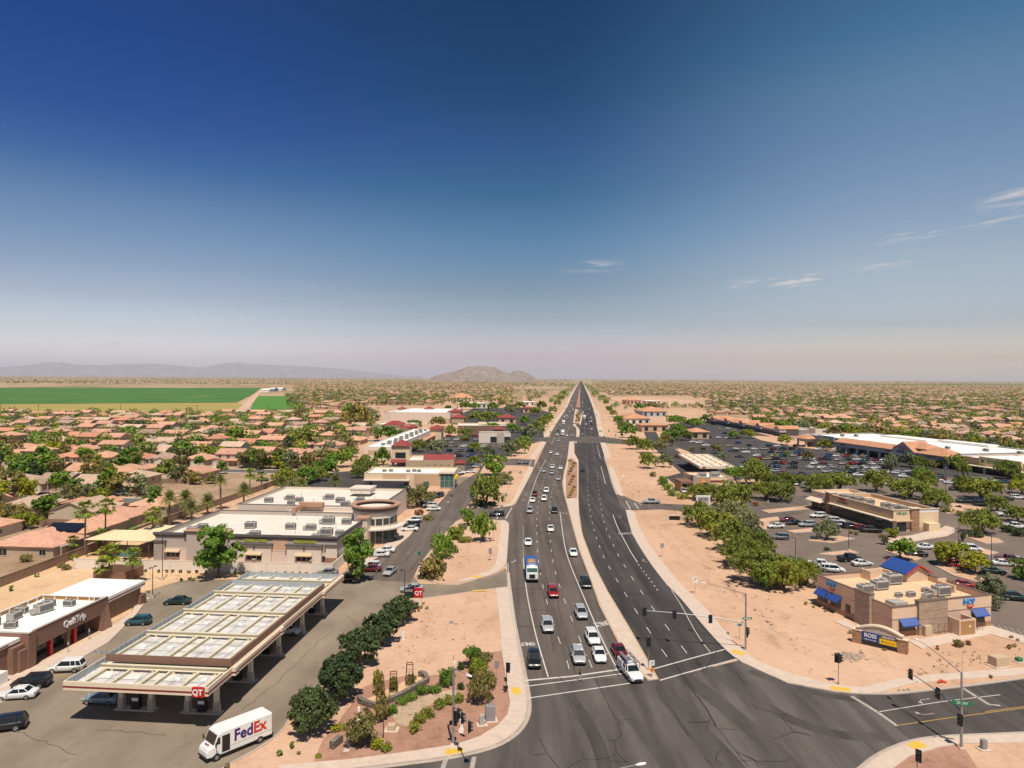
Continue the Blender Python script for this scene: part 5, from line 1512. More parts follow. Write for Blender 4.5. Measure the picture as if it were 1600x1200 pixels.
# --- convenience store beside the canopy
qs=thing('convenience_store','brown flat-roofed convenience store with white lettering and red pillars','store',W0(-70.7,104.4)[0],R(-5.5));qs.scale=(W0(-70.7,104.4)[1],)*3
w=MB();w.box(-12,-11.7,-.8,17,0,5.2);w.box(-11.7,-2.2,16.7,17,0,4.3);w.box(-11.7,.3,-.8,-.5,0,5.3);w.box(-.1,.3,-.5,.6,0,5.3)
w.build('wall',M['qt_brown'],qs)
w=MB();w.box(-.25,.05,.6,17,2.75,5.3);w.box(-2.2,.05,16.7,17.0,4.3,5.3);w.box(-2.2,-.25,.6,16.7,2.75,2.9)
w.add([(-2.2,15.2,0),(.4,15.2,0),(.05,15.2,2.75),(-2.2,15.2,2.75),(-2.2,17.0,0),(.9,17.0,0),(.05,17.0,4.3),(-2.2,17.0,4.3)],[(0,1,2,3),(1,5,6,2),(5,4,7,6),(4,0,3,7),(3,2,6,7)])
w.build('fascia',M['qt_brown'],qs)
MB().box(-11.7,-.25,-.5,16.7,4.35,4.6).build('roof',M['white_roof'],qs)
cp=MB();cp.box(-.32,.12,.6,17.06,5.3,5.4);cp.box(-12.06,.36,-.86,-.45,5.3,5.4);cp.build('parapet_cap',M['cc_grey'],qs)
pp=MB();pp2=MB()
for i in range(9):
 y=-.4+i*1.95;pp.box(-11.7,-11.5,y,y+.12,4.6,5.25)
for i in range(6):
 x=-11.5+i*2.1;pp.box(x,x+.12,16.5,16.7,4.6,5.25)
pp.box(-11.75,-11.5,-.5,16.7,5.25,5.35);pp.box(-11.5,-.3,16.45,16.7,5.25,5.35)
pp.build('parapet_frame',M['white'],qs)
pp2.box(-11.7,-11.66,-.5,16.7,4.6,5.22);pp2.box(-11.66,-2.3,16.62,16.68,4.6,5.22);pp2.build('parapet_panel',M['wood'],qs)
for i in range(5):window_part(qs,-2.15,1.9+i*2.75,1.45,2.4,2.5,R(90),'black','glass_blue',2,1)
MB().box(-2.5,-2.2,.6,15.2,0,2.75).build('wall',M['qt_brown'],qs)
for y in(4.7,9.9):MB().bevbox(-1.0,-.45,y-.3,y+.3,.15,2.75,.05).build('pillar',M['red'],qs)
for y in(1.2,8.2):MB().bevbox(-.9,-.3,y-.3,y+.3,.15,2.75,.05).build('pillar',M['qt_brown'],qs)
sign_text('QuikTrip',1.45,M['white'],qs,(.10,9.0,4.0),RIGHT,.06,.03,.92)
for x,y,s,v,r in((-9.2,3.2,1.3,1,.2),(-8.2,6.5,1.2,0,1.6),(-6.3,10.2,1.5,1,1.3),(-4.4,13.6,1.0,0,0),(-7.6,13.0,1.1,0,0),(-5.8,3.0,1.0,0,.3),(-9.4,9.4,1.0,0,.1)):air(qs,x,y,4.6,r,s*.82,v)
# brick wing with a white flat roof, and the stepped near wing
w=MB();walls_box(w,-12.2,-2.2,17.05,29.5,0,3.35);w.build('wall',M['qt_brick'],qs)
MB().box(-12.8,-1.7,17.05,30.1,3.4,4.35).build('roof',M['white_roof'],qs)
bb=MB();bb.box(-1.7,-1.688,17.05,30.1,3.62,3.86);bb.build('stripe',M['maroon'],qs)
MB().box(-2.4,-1.5,28.6,30.2,0,1.9).build('wall',M['qt_brown'],qs)
w=MB();walls_box(w,-10.5,-1.2,-9,-.85,0,4.2);w.box(-1.2,-.3,-3.0,-.85,0,3.9);w.box(-1.2,.1,-2.2,-.85,0,3.2);w.build('wall',M['qt_brown'],qs)
MB().box(-11.0,-1.0,-9.6,-.87,4.2,4.75).build('roof',M['white_roof'],qs)
MB().box(-1.0,-.99,-9.6,-3.0,4.3,4.5).build('stripe',M['maroon'],qs)
MB().box(-.5,.7,-6.8,-5.0,.15,1.7).build('ice_chest',M['white'],qs)
# walled bin yard behind it
by=thing('bin_enclosure','open-topped brown walled bin enclosure behind the convenience store','enclosure',G(196,912),R(-5.5))
w=MB();w.box(-7,0,0,.25,0,2.2);w.box(-7,-6.75,.25,6,0,2.2);w.box(-.25,0,.25,6,0,2.2);w.box(-6.75,-.25,5.75,6,0,2.2);w.build('wall',M['qt_brown'],by)
MB().box(-3.6,-.4,.9,2.6,.02,1.5).build('bin',M['black'],by)

# --- child care building
cc=thing('child_care_building','low taupe and cream child care building with round glazed corner tower','building',W0(-39.96,161.9)[0],R(-5.0));cc.scale=(W0(-39.96,161.9)[1],)*3
flat_block(cc,-43.4,0,0,30,6.35,'cc_grey','cream_roof',1.0,'cc_dark')
flat_block(cc,-41.5,-.6,36.5,70,6.9,'cc_pink','cream_roof',.9,'cc_dark')
flat_block(cc,-24,-.6,30.05,36.45,6.35,'cc_pink','cream_roof',.9,'cc_light')
lo=MB();lo.box(-43.42,.02,-.04,0,.0,3.1);lo.box(0,.04,0,22,0,3.1);lo.build('wall',M['cc_pink'],cc)
MB().box(-43.45,.05,-.09,-.04,3.1,3.28).build('band',M['cc_light'],cc)
MB().box(-15.3,-11.5,-.05,-.001,3.29,6.1).build('wall',M['cc_orange'],cc)
co=MB();co.add([(-43.8,-.45,6.35),(.45,-.45,6.35),(0,0,5.75),(-43.4,0,5.75),(-43.8,-.45,6.85),(.45,-.45,6.85),(0,0,6.85),(-43.4,0,6.85)],[(0,3,2,1),(0,1,5,4),(4,5,6,7),(0,4,7,3),(1,2,6,5)])
co.add([(.45,-.45,6.35),(.45,22,6.35),(0,22,5.75),(0,0,5.75),(.45,-.45,6.852),(.45,22,6.852),(0,22,6.852),(0,0,6.852)],[(0,3,2,1),(0,1,5,4),(4,5,6,7),(1,2,6,5)])
co.build('cornice',M['cc_dark'],cc)
co=MB()
for x0,x1,d,z in((-23.2,-15.2,.75,4.5),(-11.5,-3.4,.75,4.5)):
 co.box(x0-.3,x1+.3,-d-.35,-.05,z,z+.42)
co.box(-35.9,-25.2,-1.0,1.2,6.9,7.35);co.box(-43.8,-40.6,-.75,.2,4.6,4.95);co.box(-2.7,.55,-.75,.3,4.6,4.95)
co.build('cornice',M['cc_dark'],cc)
MB().box(-36.1,-25.0,-1.15,1.4,7.35,7.5).build('cornice',M['cc_rust'],cc)
pn=MB()
for x0,x1 in((-23.2,-15.2),(-11.5,-3.4)):MB().box(x0,x1,-.72,-.09,0,4.5).build('pier',M['cc_light'],cc);MB().box(-43.5,-40.9,-.5,-.1,0,4.6).build('pier',M['cc_light'],cc)
pn=MB();pn.box(-35.4,-25.7,-.8,-.1,0,6.9);pn.build('pier',M['cc_grey'],cc)
pn=MB();pn.box(-2.4,.2,-.5,-.1,2.0,4.6);pn.build('pier',M['cc_light'],cc)
pn=MB();pn.box(-2.5,.3,-.62,-.1,0,2.0);pn.build('pier',M['stone_warm'],cc)
for x in(-19.2,-7.4):
 window_part(cc,x,-.74,1.9,3.6,1.5,0,'cc_light','glass',3,1);awning(cc,x,-.74,3.1,4.0,.9,.55,0,'utility_tan')
 MB().box(x-.2,x+.2,-.92,-.72,3.7,4.15).build('lamp',M['cc_dark'],cc)
window_part(cc,-39,-.06,1.9,3.2,1.5,0,'cc_light','glass',3,1);awning(cc,-39,-.06,3.05,3.6,.9,.5,0,'utility_tan')
window_part(cc,-3.2,-.06,1.6,.9,1.2,0,'cc_dark')
sign_text('CHILD CARE',.95,M['gold_letter'],cc,(-19.2,-.14,5.4),FRONT,.06,.04)
sign_text('PRESCHOOL',.95,M['gold_letter'],cc,(-7.4,-.14,5.4),FRONT,.06,.04)
sign_text('PRESCHOOL',1.1,M['cc_dark'],cc,(.06,12.5,4.6),RIGHT,.05,.02)
for x,y,s,v in((-38,6.5,1.2,0),(-37.4,10,1.2,1),(-31,5.4,1.1,0),(-28.8,4.6,1.3,1),(-26.5,13,1.3,0),(-21,3.6,1.2,1),(-16.2,13,1.2,0),(-10.8,12.5,1.2,1),(-6,3.0,1.0,0),(-5,7.4,1.4,1),(-1.9,7.6,1.0,0),(-9,20,1.5,1),(-4.4,20.5,1.2,0),(-1.6,26,1.4,1),(-15.5,3.2,.6,0)):air(cc,x,y,5.35,.1,s,v)
for x,y,s,v in((-36,45,1.2,0),(-31.5,50,1.2,1),(-27.5,47,1.1,0),(-20,52,1.3,1),(-15,47,1.3,0),(-9.5,49,1.2,1),(-28,42,1.0,0),(-11.5,41,1.3,0),(-5,41,1.3,1)):air(cc,x,y,6.0,.1,s,v)
for x,y,h in((-34,9,1.6),(-27,16,1.6),(-13,8,1.4),(-19,24,1.4),(-5,14,1.7)):MB().cyl((x,y),.05,5.35,5.35+h,6).build('vent_pipe',M['ac_dark'],cc)
for x,y in((-30,55),(-22,44),(-12,58),(-6,52)):MB().cyl((x,y),.06,6.0,7.5,6).build('vent_pipe',M['ac_dark'],cc)
w=MB();walls_box(w,-15.5,-9.2,58,64,6.9,8.4);w.build('wall',M['cc_light'],cc);MB().box(-15.8,-8.9,57.7,64.3,8.4,8.7).build('roof',M['cc_light'],cc)
w=MB();w.box(-22.5,-21.5,29,36.4,6.35,7.6);w.box(-22.7,-16,34.5,36.45,6.9,8.0);w.build('wall',M['cc_rust'],cc)
# round tower
def arc(cx,cy,r,a0,a1,n):return[(cx+r*math.cos(a0+(a1-a0)*i/n),cy+r*math.sin(a0+(a1-a0)*i/n))for i in range(n+1)]
TX,TY=1.2,27.3
def shell(mb,r0,r1,z0,z1,a0=0,a1=2*PI,n=48,r0t=None,r1t=None):
 """curved wall between radii r0<r1; top radii may differ"""
 r0t=r0 if r0t is None else r0t;r1t=r1 if r1t is None else r1t
 rings=[]
 for i in range(n+1):
  g=a0+(a1-a0)*i/n;c,s=math.cos(g),math.sin(g)
  rings.append([(TX+r1*c,TY+r1*s,z0),(TX+r1t*c,TY+r1t*s,z1),(TX+r0t*c,TY+r0t*s,z1),(TX+r0*c,TY+r0*s,z0)])
 vs=[p for q in rings for p in q];fs=[]
 for i in range(n):
  for k in range(4):
   fs.append((i*4+k,(i+1)*4+k,(i+1)*4+(k+1)%4,i*4+(k+1)%4))
 mb.add(vs,fs,False)
 if a1-a0<2*PI-.01:mb.add(rings[0],[(0,1,2,3)]);mb.add(rings[-1],[(3,2,1,0)])
m_=MB();shell(m_,5.2,5.6,0,7.6);m_.build('tower_wall',M['cc_light'],cc)
m_=MB();shell(m_,5.2,5.85,7.6,8.3);m_.build('tower_band',M['cc_grey'],cc)
m_=MB();shell(m_,5.6,6.0,8.3,9.3,r1t=6.5,r0t=6.1);m_.build('tower_crown',M['cc_dark'],cc)
m_=MB();shell(m_,5.2,6.6,9.3,9.62);m_.build('tower_rim',M['cc_rust'],cc)
m_=MB();m_.add([(TX+5.25*math.cos(2*PI*i/40),TY+5.25*math.sin(2*PI*i/40),8.6)for i in range(40)],[tuple(range(40))]);m_.build('tower_roof',M['cream_roof'],cc)
m_=MB();shell(m_,5.6,7.7,3.85,4.2,R(-100),R(25),30);m_.build('tower_canopy',M['cc_light'],cc)
for i in range(6):
 g=R(-84+i*19.5);px_,py_=TX+5.62*math.cos(g),TY+5.62*math.sin(g)
 window_part(cc,px_,py_,5.7,1.5,1.5,g+PI/2,'cc_dark','glass_blue',2,2)
 window_part(cc,px_,py_,1.8,1.6,3.0,g+PI/2,'cc_dark','glass_blue',2,1)
m_=MB();m_.box(-1.2,1.6,18.5,22.4,0,7.2);m_.build('wall',M['cc_pink'],cc)
m_=MB();m_.box(-1.5,1.9,18.2,22.0,7.2,7.5);m_.build('cornice',M['cc_rust'],cc)

# white garden wall in front and the brown block wall of the housing estate
ww=thing('garden_wall','long white block wall in front of the child care building','wall',(0,0,0))
a,b=G(117,889),G(519,897.4)
m_=MB();dv=(b-a);L=dv.length;rz=math.atan2(dv.y,dv.x)
ww.location=a;ww.rotation_euler=(0,0,rz)
m_.box(0,L,-.1,.1,0,2.2);m_.box(L-.2,L,.1,14,0,2.2);m_.build('wall',M['white_wall'],ww)
m_=MB()
for i in range(9):m_.box(i*L/8-.22,i*L/8+.22,-.22,.22,0,2.4)
m_.box(0,L,-.14,.14,2.2,2.27);m_.build('pier',M['cc_light'],ww)
bw=thing('block_wall','long brown block wall between the sandy yard and the housing estate','wall',(0,0,0))
pts=[UV(-121,92),UV(-118.5,130),UV(-119.5,160),UV(-122.5,205),UV(-123.0,240),UV(-124.5,290),UV(-124.5,330)]
pts=[Vector((-110,100,0)),G(0,918),G(260,818),G(412,765),UV(-122,340)]
m_=MB();cp_=MB()
def wall_run(mb,pts,h,t=.2,z0=0.0):
 l,r=offset(pts,t/2),offset(pts,-t/2)
 for i in range(len(pts)-1):
  q=[l[i],r[i],r[i+1],l[i+1]]
  mb.add([(v.x,v.y,z0)for v in q]+[(v.x,v.y,h)for v in q],[(4,5,6,7),(0,1,5,4),(1,2,6,5),(2,3,7,6),(3,0,4,7)])
wall_run(m_,pts,1.95);m_.build('wall',M['block'],bw)
wall_run(cp_,pts,2.05,.28,1.95);cp_.build('coping',M['block'],bw)

# --- diner with the blue roof
dn=thing('diner','tan diner with blue metal gable roof, blue awnings and stacked stone piers','restaurant',W0(62.5,116.8)[0],R(15.9));dn.scale=(W0(62.5,116.8)[1],)*3
w=MB();w.box(0,.3,0,4.3,0,4.9);w.box(.3,5.0,0,.3,0,4.9);w.box(0,.3,7.7,18,0,5.4);w.box(11,20.9,0,.3,0,5.4);w.box(20.6,20.9,.3,18,0,5.4);w.box(.3,20.6,17.7,18,0,5.4)
w.build('wall',M['ihop_tan'],dn)
pieces(dn,'upper_wall','ihop_peach',(-.03,0,0,4.3,3.0,4.9),(-.03,5.0,-.03,0,3.0,4.9),(-.03,0,7.7,18,3.5,5.4),(11,20.93,-.03,0,3.5,5.4))
bd=MB();bd.box(-.08,0,0,4.3,2.9,3.0);bd.box(-.08,5.0,-.08,0,2.9,3.0);bd.box(-.08,0,7.7,18,3.4,3.5);bd.box(11,20.95,-.08,0,3.4,3.5);bd.build('band',M['ihop_brown'],dn)
MB().box(-.6,.4,4.3,7.7,0,5.8).build('stone_pier',M['stone'],dn);MB().box(5.0,11,-.5,.4,0,5.6).build('stone_pier',M['stone'],dn)
w=MB()
for z in(1.3,2.7,4.1):w.box(-.64,-.6,4.26,7.74,z,z+.1);w.box(4.97,11.03,-.54,-.5,z,z+.1)
w.build('band',M['ihop_brown'],dn)
pieces(dn,'stone_base','stone_warm',(-.14,0,7.7,18,0,1.0),(-.14,5.0,-.14,0,0,.95),(14.7,20.97,-.14,0,0,1.0))
MB().box(.3,20.6,.3,17.7,4.15,4.4).build('roof',M['peach_roof'],dn)
c=MB();c.box(-.1,.4,7.7,18.1,5.4,5.52);c.box(.4,21,17.6,18.1,5.4,5.52);c.box(20.5,21,-.1,17.6,5.4,5.52);c.box(11,20.5,-.12,.4,5.4,5.52);c.box(-.1,5.0,-.12,.4,4.9,5.02);c.box(-.1,.4,.4,4.3,4.9,5.02);c.box(-.7,.5,4.2,7.8,5.8,5.9);c.box(4.9,11.1,-.6,.5,5.6,5.72);c.build('parapet_cap',M['fascia_dark'],dn)
c=MB()
c.box(13.6,14.0,14.6,17.7,4.4,6.1);c.box(9.6,10.0,15.2,17.7,4.4,6.2);c.box(10,13.6,16.4,16.8,4.4,6.2);c.box(18.6,20.6,8.6,9.0,4.4,5.9);c.box(18.4,18.8,5.0,8.6,4.4,5.7);c.build('roof_screen',M['ihop_peach'],dn)
# blue gable over the entrance
w=MB();w.box(15.6,15.9,12.6,18.4,4.4,6.0);w.box(15.9,20.5,18.1,18.4,0,6.0);w.box(20.5,20.58,12.6,18.4,0,6.0);gable_wall(w,15.6,20.6,12.75,5.95,.55,.2);gable_wall(w,15.6,20.6,18.3,5.95,.55,.2);w.box(15.9,20.5,12.6,12.8,4.4,5.98);w.build('entrance_wall',M['ihop_tan'],dn)
w=MB();gable_roof(w,15.6,20.6,12.75,18.3,6.0,.55,.5,'y',.16);w.build('gable_roof',M['blue_roof'],dn)
tr=MB()
zr=6.0+(2.5+.5)*.55
for s in(-1,1):
 for y in(12.2,18.85):
  tr.add([(18.1,y-.06,zr-.28),(18.1+s*3.03,y-.06,5.73),(18.1+s*3.03,y-.06,5.99),(18.1,y-.06,zr),(18.1,y+.05,zr-.28),(18.1+s*3.03,y+.05,5.73),(18.1+s*3.03,y+.05,5.99),(18.1,y+.05,zr)],[(0,1,2,3),(4,7,6,5),(0,4,5,1),(2,6,7,3),(1,5,6,2)])
tr.build('bargeboard',M['fx_orange'],dn)
for y,w_ in((16.3,2.6),(13.0,2.8)):
 window_part(dn,-.06,y,1.75,w_-.4,1.5,R(-90),'black','glass',3,2);awning(dn,-.06,y,3.25,w_+.2,1.0,.95,R(-90),'blue_awning')
window_part(dn,3.0,-.08,1.7,2.9,1.5,0,'black','glass',4,2);awning(dn,3.0,-.05,3.0,3.5,1.0,.95,0,'blue_awning')
window_part(dn,18.0,-.08,1.75,2.5,1.5,0,'black','glass',4,2);awning(dn,18.0,-.05,3.3,3.1,1.0,.95,0,'blue_awning')
d_=MB();d_.box(-.1,.02,9.4,10.5,.02,2.3);d_=d_.build('door',M['black'],dn);MB().box(-.115,-.1,9.55,10.35,.3,2.1).build('pane',M['glass'],d_)
for x,y,s,v,r in((3.0,9.2,1.25,1,.0),(7.2,10.4,1.35,1,0),(12.2,12.6,1.5,1,0),(15.0,4.6,1.4,1,.0),(9.2,5.4,.7,0,0),(7.0,5.8,.6,0,0),(10.8,3.6,.8,0,.2),(14.0,7.0,.6,0,0)):air(dn,x,y,4.4,r,s,v)
MB().box(2.0,4.6,1.4,3.6,4.4,5.0).build('air_unit',M['ac'],dn)
pyr=MB();pyr.add([(11.4,14.0,4.4),(13.4,14.0,4.4),(13.4,15.8,4.4),(11.4,15.8,4.4),(12.4,14.9,6.0)],[(0,1,4),(1,2,4),(2,3,4),(3,0,4)]);pyr.build('roof_vent',M['white'],dn)
w=MB();w.box(11.1,11.4,-2.6,-.03,0,2.7);w.box(14.3,14.6,-2.6,-.03,0,2.7);w.box(11.4,14.3,-2.6,-2.4,2.4,2.7);w.build('gate_enclosure',M['ihop_tan'],dn)
g_=MB();g_.box(11.45,14.25,-2.55,-2.42,.1,2.4);g_=g_.build('gate',M['wood'],dn);m_=MB();m_.tube([(13.4,-2.57,1.5),(13.4,-2.56,1.5)],.2,12);m_.build('notice',M['white'],g_)
MB().box(5.6,7.0,-1.2,-.56,0,1.7).build('meter_cabinet',M['utility_tan'],dn)
for x0,x1 in((8.2,10.8),(15.2,17.6)):
 tr=MB()
 for x in(x0,(x0+x1)/2,x1):tr.tube([(x,-1.3,0),(x,-1.3,1.9)],.035,5)
 for z in(.7,1.3,1.85):tr.tube([(x0,-1.3,z),(x1,-1.3,z)],.03,5)
 tr.build('trellis',M['rust'],dn)
def diner_sign(loc,rot,s):
 o=thing('x','x','x');bpy.data.objects.remove(o)
 b=bpy.data.objects.new('sign',text_mesh('IHOP',1.0,.07,M['blue_sign'],bold=.03));COL.objects.link(b);b.parent=dn;b.location=loc;b.rotation_euler=rot;b.scale=(s*.9,s,s)
 sm=MB()
 p=[(math.cos(PI+PI*i/10)*.62+.25,math.sin(PI+PI*i/10)*.38-.38,0.04)for i in range(11)]
 sm.tube(p,[.03+.07*math.sin(PI*i/10)for i in range(11)],6);sm.build('smile',M['red'],b)
diner_sign((-.10,14.1,4.75),LEFT,1.25);diner_sign((15.9,-.10,4.65),FRONT,1.25)

# monument sign
ms=thing('monument_sign','curved tan shopping centre sign with blue and yellow panels on stone piers','sign',W0(55.2,115.1)[0],R(-41));ms.scale=(W0(55.2,115.1)[1],)*3
ms.rotation_euler=(0,0,math.atan2(109.8-115.1,61.2-55.2))
MB().box(0,1.4,-.45,.45,0,2.1).build('stone_pier',M['stone_warm'],ms);MB().box(6.6,8.0,-.45,.45,0,2.1).build('stone_pier',M['stone_warm'],ms)
w=MB();w.box(-.08,1.5,-.52,.52,2.1,2.22);w.box(6.5,8.1,-.52,.52,2.1,2.22);w.build('pier_cap',M['cream'],ms)
n=16;top=[(1.0+6.0*i/n,2.55+.75*math.sin(PI*i/n)**1.0)for i in range(n+1)]
w=MB();pol=[(1.0,2.22)]+top+[(7.0,2.22)]
w.add([(x,-.28,z)for x,z in pol]+[(x,.28,z)for x,z in pol],[tuple(range(len(pol)-1,-1,-1)),tuple(range(len(pol),2*len(pol)))]);w.box(1.4,6.6,-.28,.28,.3,2.22)
w.build('panel',M['cc_grey'],ms)
w=MB()
e=[(.75,2.22),(.75,2.5)]+top+[(7.25,2.5),(7.25,2.22)]
for i in range(len(top)-1):
 (x0,z0),(x1,z1)=top[i],top[i+1]
 w.add([(x0,-.42,z0),(x1,-.42,z1),(x1,.42,z1),(x0,.42,z0),(x0,-.42,z0+.2),(x1,-.42,z1+.2),(x1,.42,z1+.2),(x0,.42,z0+.2)],[(0,1,5,4),(4,5,6,7),(2,3,7,6),(0,3,2,1)]+([(0,4,7,3)]if i==0 else[])+([(1,2,6,5)]if i==len(top)-2 else[]))
w.box(.6,1.0,-.42,.42,2.5,2.72);w.box(7.0,7.4,-.42,.42,2.5,2.72);w.build('arched_cap',M['cream'],ms)
p1=MB().box(1.42,4.05,-.36,-.28,.75,2.15).build('sign_panel',M['navy'],ms);sign_text('ROSS',.82,M['white'],p1,(2.72,-.37,1.62),FRONT,.01,.02,.95);sign_text('DRESS FOR LESS',.24,M['white'],p1,(2.72,-.37,.98),FRONT,.01)
p2=MB().box(4.05,6.58,-.36,-.28,.75,1.6).build('sign_panel',M['sign_yellow'],ms);sign_text('DOLLAR GENERAL',.24,M['ross_dark'],p2,(5.42,-.37,1.18),FRONT,.01);bpy.data.objects.remove(p2.children[0]);m_=MB();m_.tube([(4.5,-.37,1.18),(4.5,-.362,1.18)],.13,10);m_.build('dot',M['black'],p2);glyphs(p2,12,.16,M['orange'],(4.85,-.365,1.1),FRONT,1.5,4)
p3=MB().box(4.05,6.58,-.36,-.28,1.6,2.15).build('sign_panel',M['ross_dark'],ms);glyphs(p3,10,.26,M['white'],(4.4,-.365,1.75),FRONT,1.9,6)
for i,ch in enumerate('Cotton Corners'):
 if ch==' ':continue
 f_=i/13;x=1.95+4.1*f_;z=2.30+.52*math.sin(PI*(x-1)/6);sl=.52*PI/6*math.cos(PI*(x-1)/6)
 o=sign_text(ch,.40,M['ross_dark'],ms,(x,-.285,z),(R(90),-math.atan(sl),0),.01)
MB().box(1.42,6.58,-.34,-.28,.3,.75).build('base_panel',M['black'],ms)

# --- strip shops on the right
st=thing('strip_shops','tan strip of shops with stone piers and cream canopy beyond the blue-roofed diner','shop building',W0(106.8,199)[0],R(11.2));st.scale=(W0(106.8,199)[1],)*3
flat_block(st,0,14.6,0,27.5,6.0,'strip_tan','peach_roof',1.1,'cream');flat_block(st,.2,14.4,29.6,38,5.8,'strip_cream','peach_roof',.8,'cream')
MB().box(-.5,2.0,27.4,29.7,0,6.5).build('stone_pier',M['stone_warm'],st);MB().box(5.4,8.0,-.5,.4,0,6.4).build('stone_pier',M['stone_warm'],st)
w=MB();w.box(-.8,2.3,27.1,30,6.5,6.75);w.box(5.1,8.3,-.8,.7,6.4,6.65);w.box(-.25,14.9,-.25,.1,6.12,6.3);w.build('pier_cap',M['cream'],st)
w=MB();w.box(8,14.62,-.03,0,0,1.0);w.build('stone_base',M['strip_tan'],st)
w=MB();w.box(0,5.4,-.03,0,1.0,6.0);w.box(8,14.62,-.03,0,1.0,5.2);w.build('wall',M['strip_cream'],st)
MB().box(8,14.64,-.05,0,5.2,6.0).build('wall',M['white'],st)
MB().box(-1.6,-.02,-.5,27.4,3.2,3.5).build('canopy',M['cream'],st);MB().box(-.02,5.4,-1.2,-.04,3.0,3.25).build('canopy',M['strip_tan'],st)
awning(st,-.0,34,3.9,8.2,2.2,.9,R(-90),'cream')
for i in range(8):window_part(st,-.05,2.0+i*3.35,1.5,2.9,2.5,R(-90),'black','glass_blue',3,1)
for i in range(3):window_part(st,.15,31.2+i*2.6,1.3,2.3,2.2,R(-90),'black','glass_blue',2,1)
window_part(st,2.6,-.08,1.4,2.8,2.3,0,'black','glass_blue',3,1)
m_=MB();m_.box(9.6,13.2,-2.2,-.05,0,2.4);m_.build('bin_store',M['strip_cream'],st)
glyphs(st,6,.8,M['red'],(-.06,23.6,4.9),LEFT,3.2,1);glyphs(st,9,.6,M['black'],(-.06,24.4,4.1),LEFT,5.0,2);glyphs(st,8,.9,M['cc_grey'],(-.06,9.4,4.5),LEFT,5.2,3);glyphs(st,9,.8,M['green_letter'],(1.0,-.06,4.7),FRONT,3.6,4)
bp_=MB().box(.1,.19,31.0,35.2,4.2,5.5).build('sign_panel',M['white'],st);glyphs(bp_,7,.5,M['red'],(.09,35,4.9),LEFT,3.4,5);glyphs(bp_,8,.35,M['red'],(.09,35,4.4),LEFT,3.4,6)
for i,(x,y)in enumerate(((3,25),(3.4,22.5),(4,19.5),(4.4,15.5),(5,9),(5.6,5.6),(6.4,2.6))):air(st,x,y,4.9,0,1.35,i%2)

# --- fast food place with a stone front, its drive-through canopy, and the small fuel canopy behind it
ff=thing('fast_food_restaurant','stone-fronted fast food restaurant with round orange sign behind mesquite trees','restaurant',W0(70.6,273)[0],R(4));ff.scale=(W0(70.6,273)[1],)*3
flat_block(ff,0,14.8,0,15,5.3,'strip_cream','white_roof',.8,'cc_rust')
w=MB();w.box(-.2,5.6,-.3,.05,0,5.4);w.box(12.4,15.0,-.3,.05,0,5.0);w.box(-1.2,-.02,-.6,2.2,0,6.2);w.build('stone_front',M['stone'],ff)
MB().box(5.6,12.4,-.2,-.02,3.6,4.2).build('stripe',M['maroon'],ff)
m_=MB();m_.tube([(2.9,-.42,3.9),(2.9,-.3,3.9)],1.0,20);m_=m_.build('round_sign',M['orange'],ff);MB().box(2.2,3.6,-.45,-.42,3.75,4.05).build('sign_bar',M['cream'],m_)
w=MB();w.box(-6.2,-1.2,-1,8,3.2,4.0);w.build('drive_through_roof',M['qt_brown'],ff)
w=MB();w.box(-6.0,-5.4,-.6,7.6,0,3.2);w.build('wall',M['wood'],ff)
for x,y,v in((4.6,6,1),(9,5.4,0),(11,9,1)):air(ff,x,y,4.5,0,1.5,v)
fc=thing('fuel_canopy','small pale fuel canopy with coffered roof behind the fast food restaurant','canopy',W0(81,307)[0],R(-3));fc.scale=(W0(81,307)[1],)*3
w=MB();walls_box(w,0,15.5,0,51,4.6,5.6,.3);w.build('fascia',M['cream'],fc);MB().box(.3,15.2,.3,50.7,4.7,5.0).build('roof_deck',M['cream_roof'],fc)
b=MB()
for i in range(5):b.box(.3,15.2,5+i*9.5,5.35+i*9.5,5.0,5.5)
for i in range(3):b.box(3.5+i*4,3.8+i*4,.3,50.7,5.0,5.45)
b.build('roof_beam',M['cream'],fc)
for y in(6,18,30,42):
 for x in(4,11.5):MB().box(x-.3,x+.3,y-.3,y+.3,0,4.7).build('column',M['cc_dark'],fc)
MB().box(1.2,2.6,-.06,-.01,4.8,5.4).build('sign',M['red'],fc)

# --- grocery centre with the white roof
SA=R(-77.7)
gs=thing('grocery_centre','huge white-roofed grocery store centre with tiled arcades along a full car park','store',W0(191,470)[0],SA);gs.scale=(W0(191,470)[1],)*3
flat_block(gs,0,124,3,56,7.6,'store_grey','white_roof',.5,'white');flat_block(gs,124.05,205,3,56,6.6,'strip_tan','white_roof',.5,'white')
MB().box(60,95,50,57,7.3,8.4).build('roof_step',M['white_roof'],gs);MB().box(20,58,44,56.5,7.3,8.0).build('roof_step',M['white_roof'],gs);MB().box(150,172,46,52,6.3,8.2).build('roof_step',M['store_lgrey'],gs)
w=MB();w.box(0,10,-3,3,3.4,5.4);w.build('entrance_wall',M['store_lgrey'],gs)
w=MB();w.box(.2,1.2,-3,-2,0,3.4);w.box(8.8,9.8,-3,-2,0,3.4);w.build('column',M['strip_cream'],gs)
w=MB();hip_roof(w,-1,11,-4,5,5.4,.5,.8);gable_roof(w,40,88,-3.5,6,6.2,.42,.8,'x');hip_roof(w,104,124,-4.5,8,6.2,.45,.8);hip_roof(w,86,108,-2,10,8.2,.4,.5);w.build('tile_roof',M['store_tile'],gs)
w=MB();w.box(40,88,-3.2,2.95,3.6,6.1);w.box(104,123.5,-4.2,2.95,3.4,6.1);w.box(14,30,2.4,2.95,5.2,8.2);w.build('arcade_wall',M['store_lgrey'],gs)
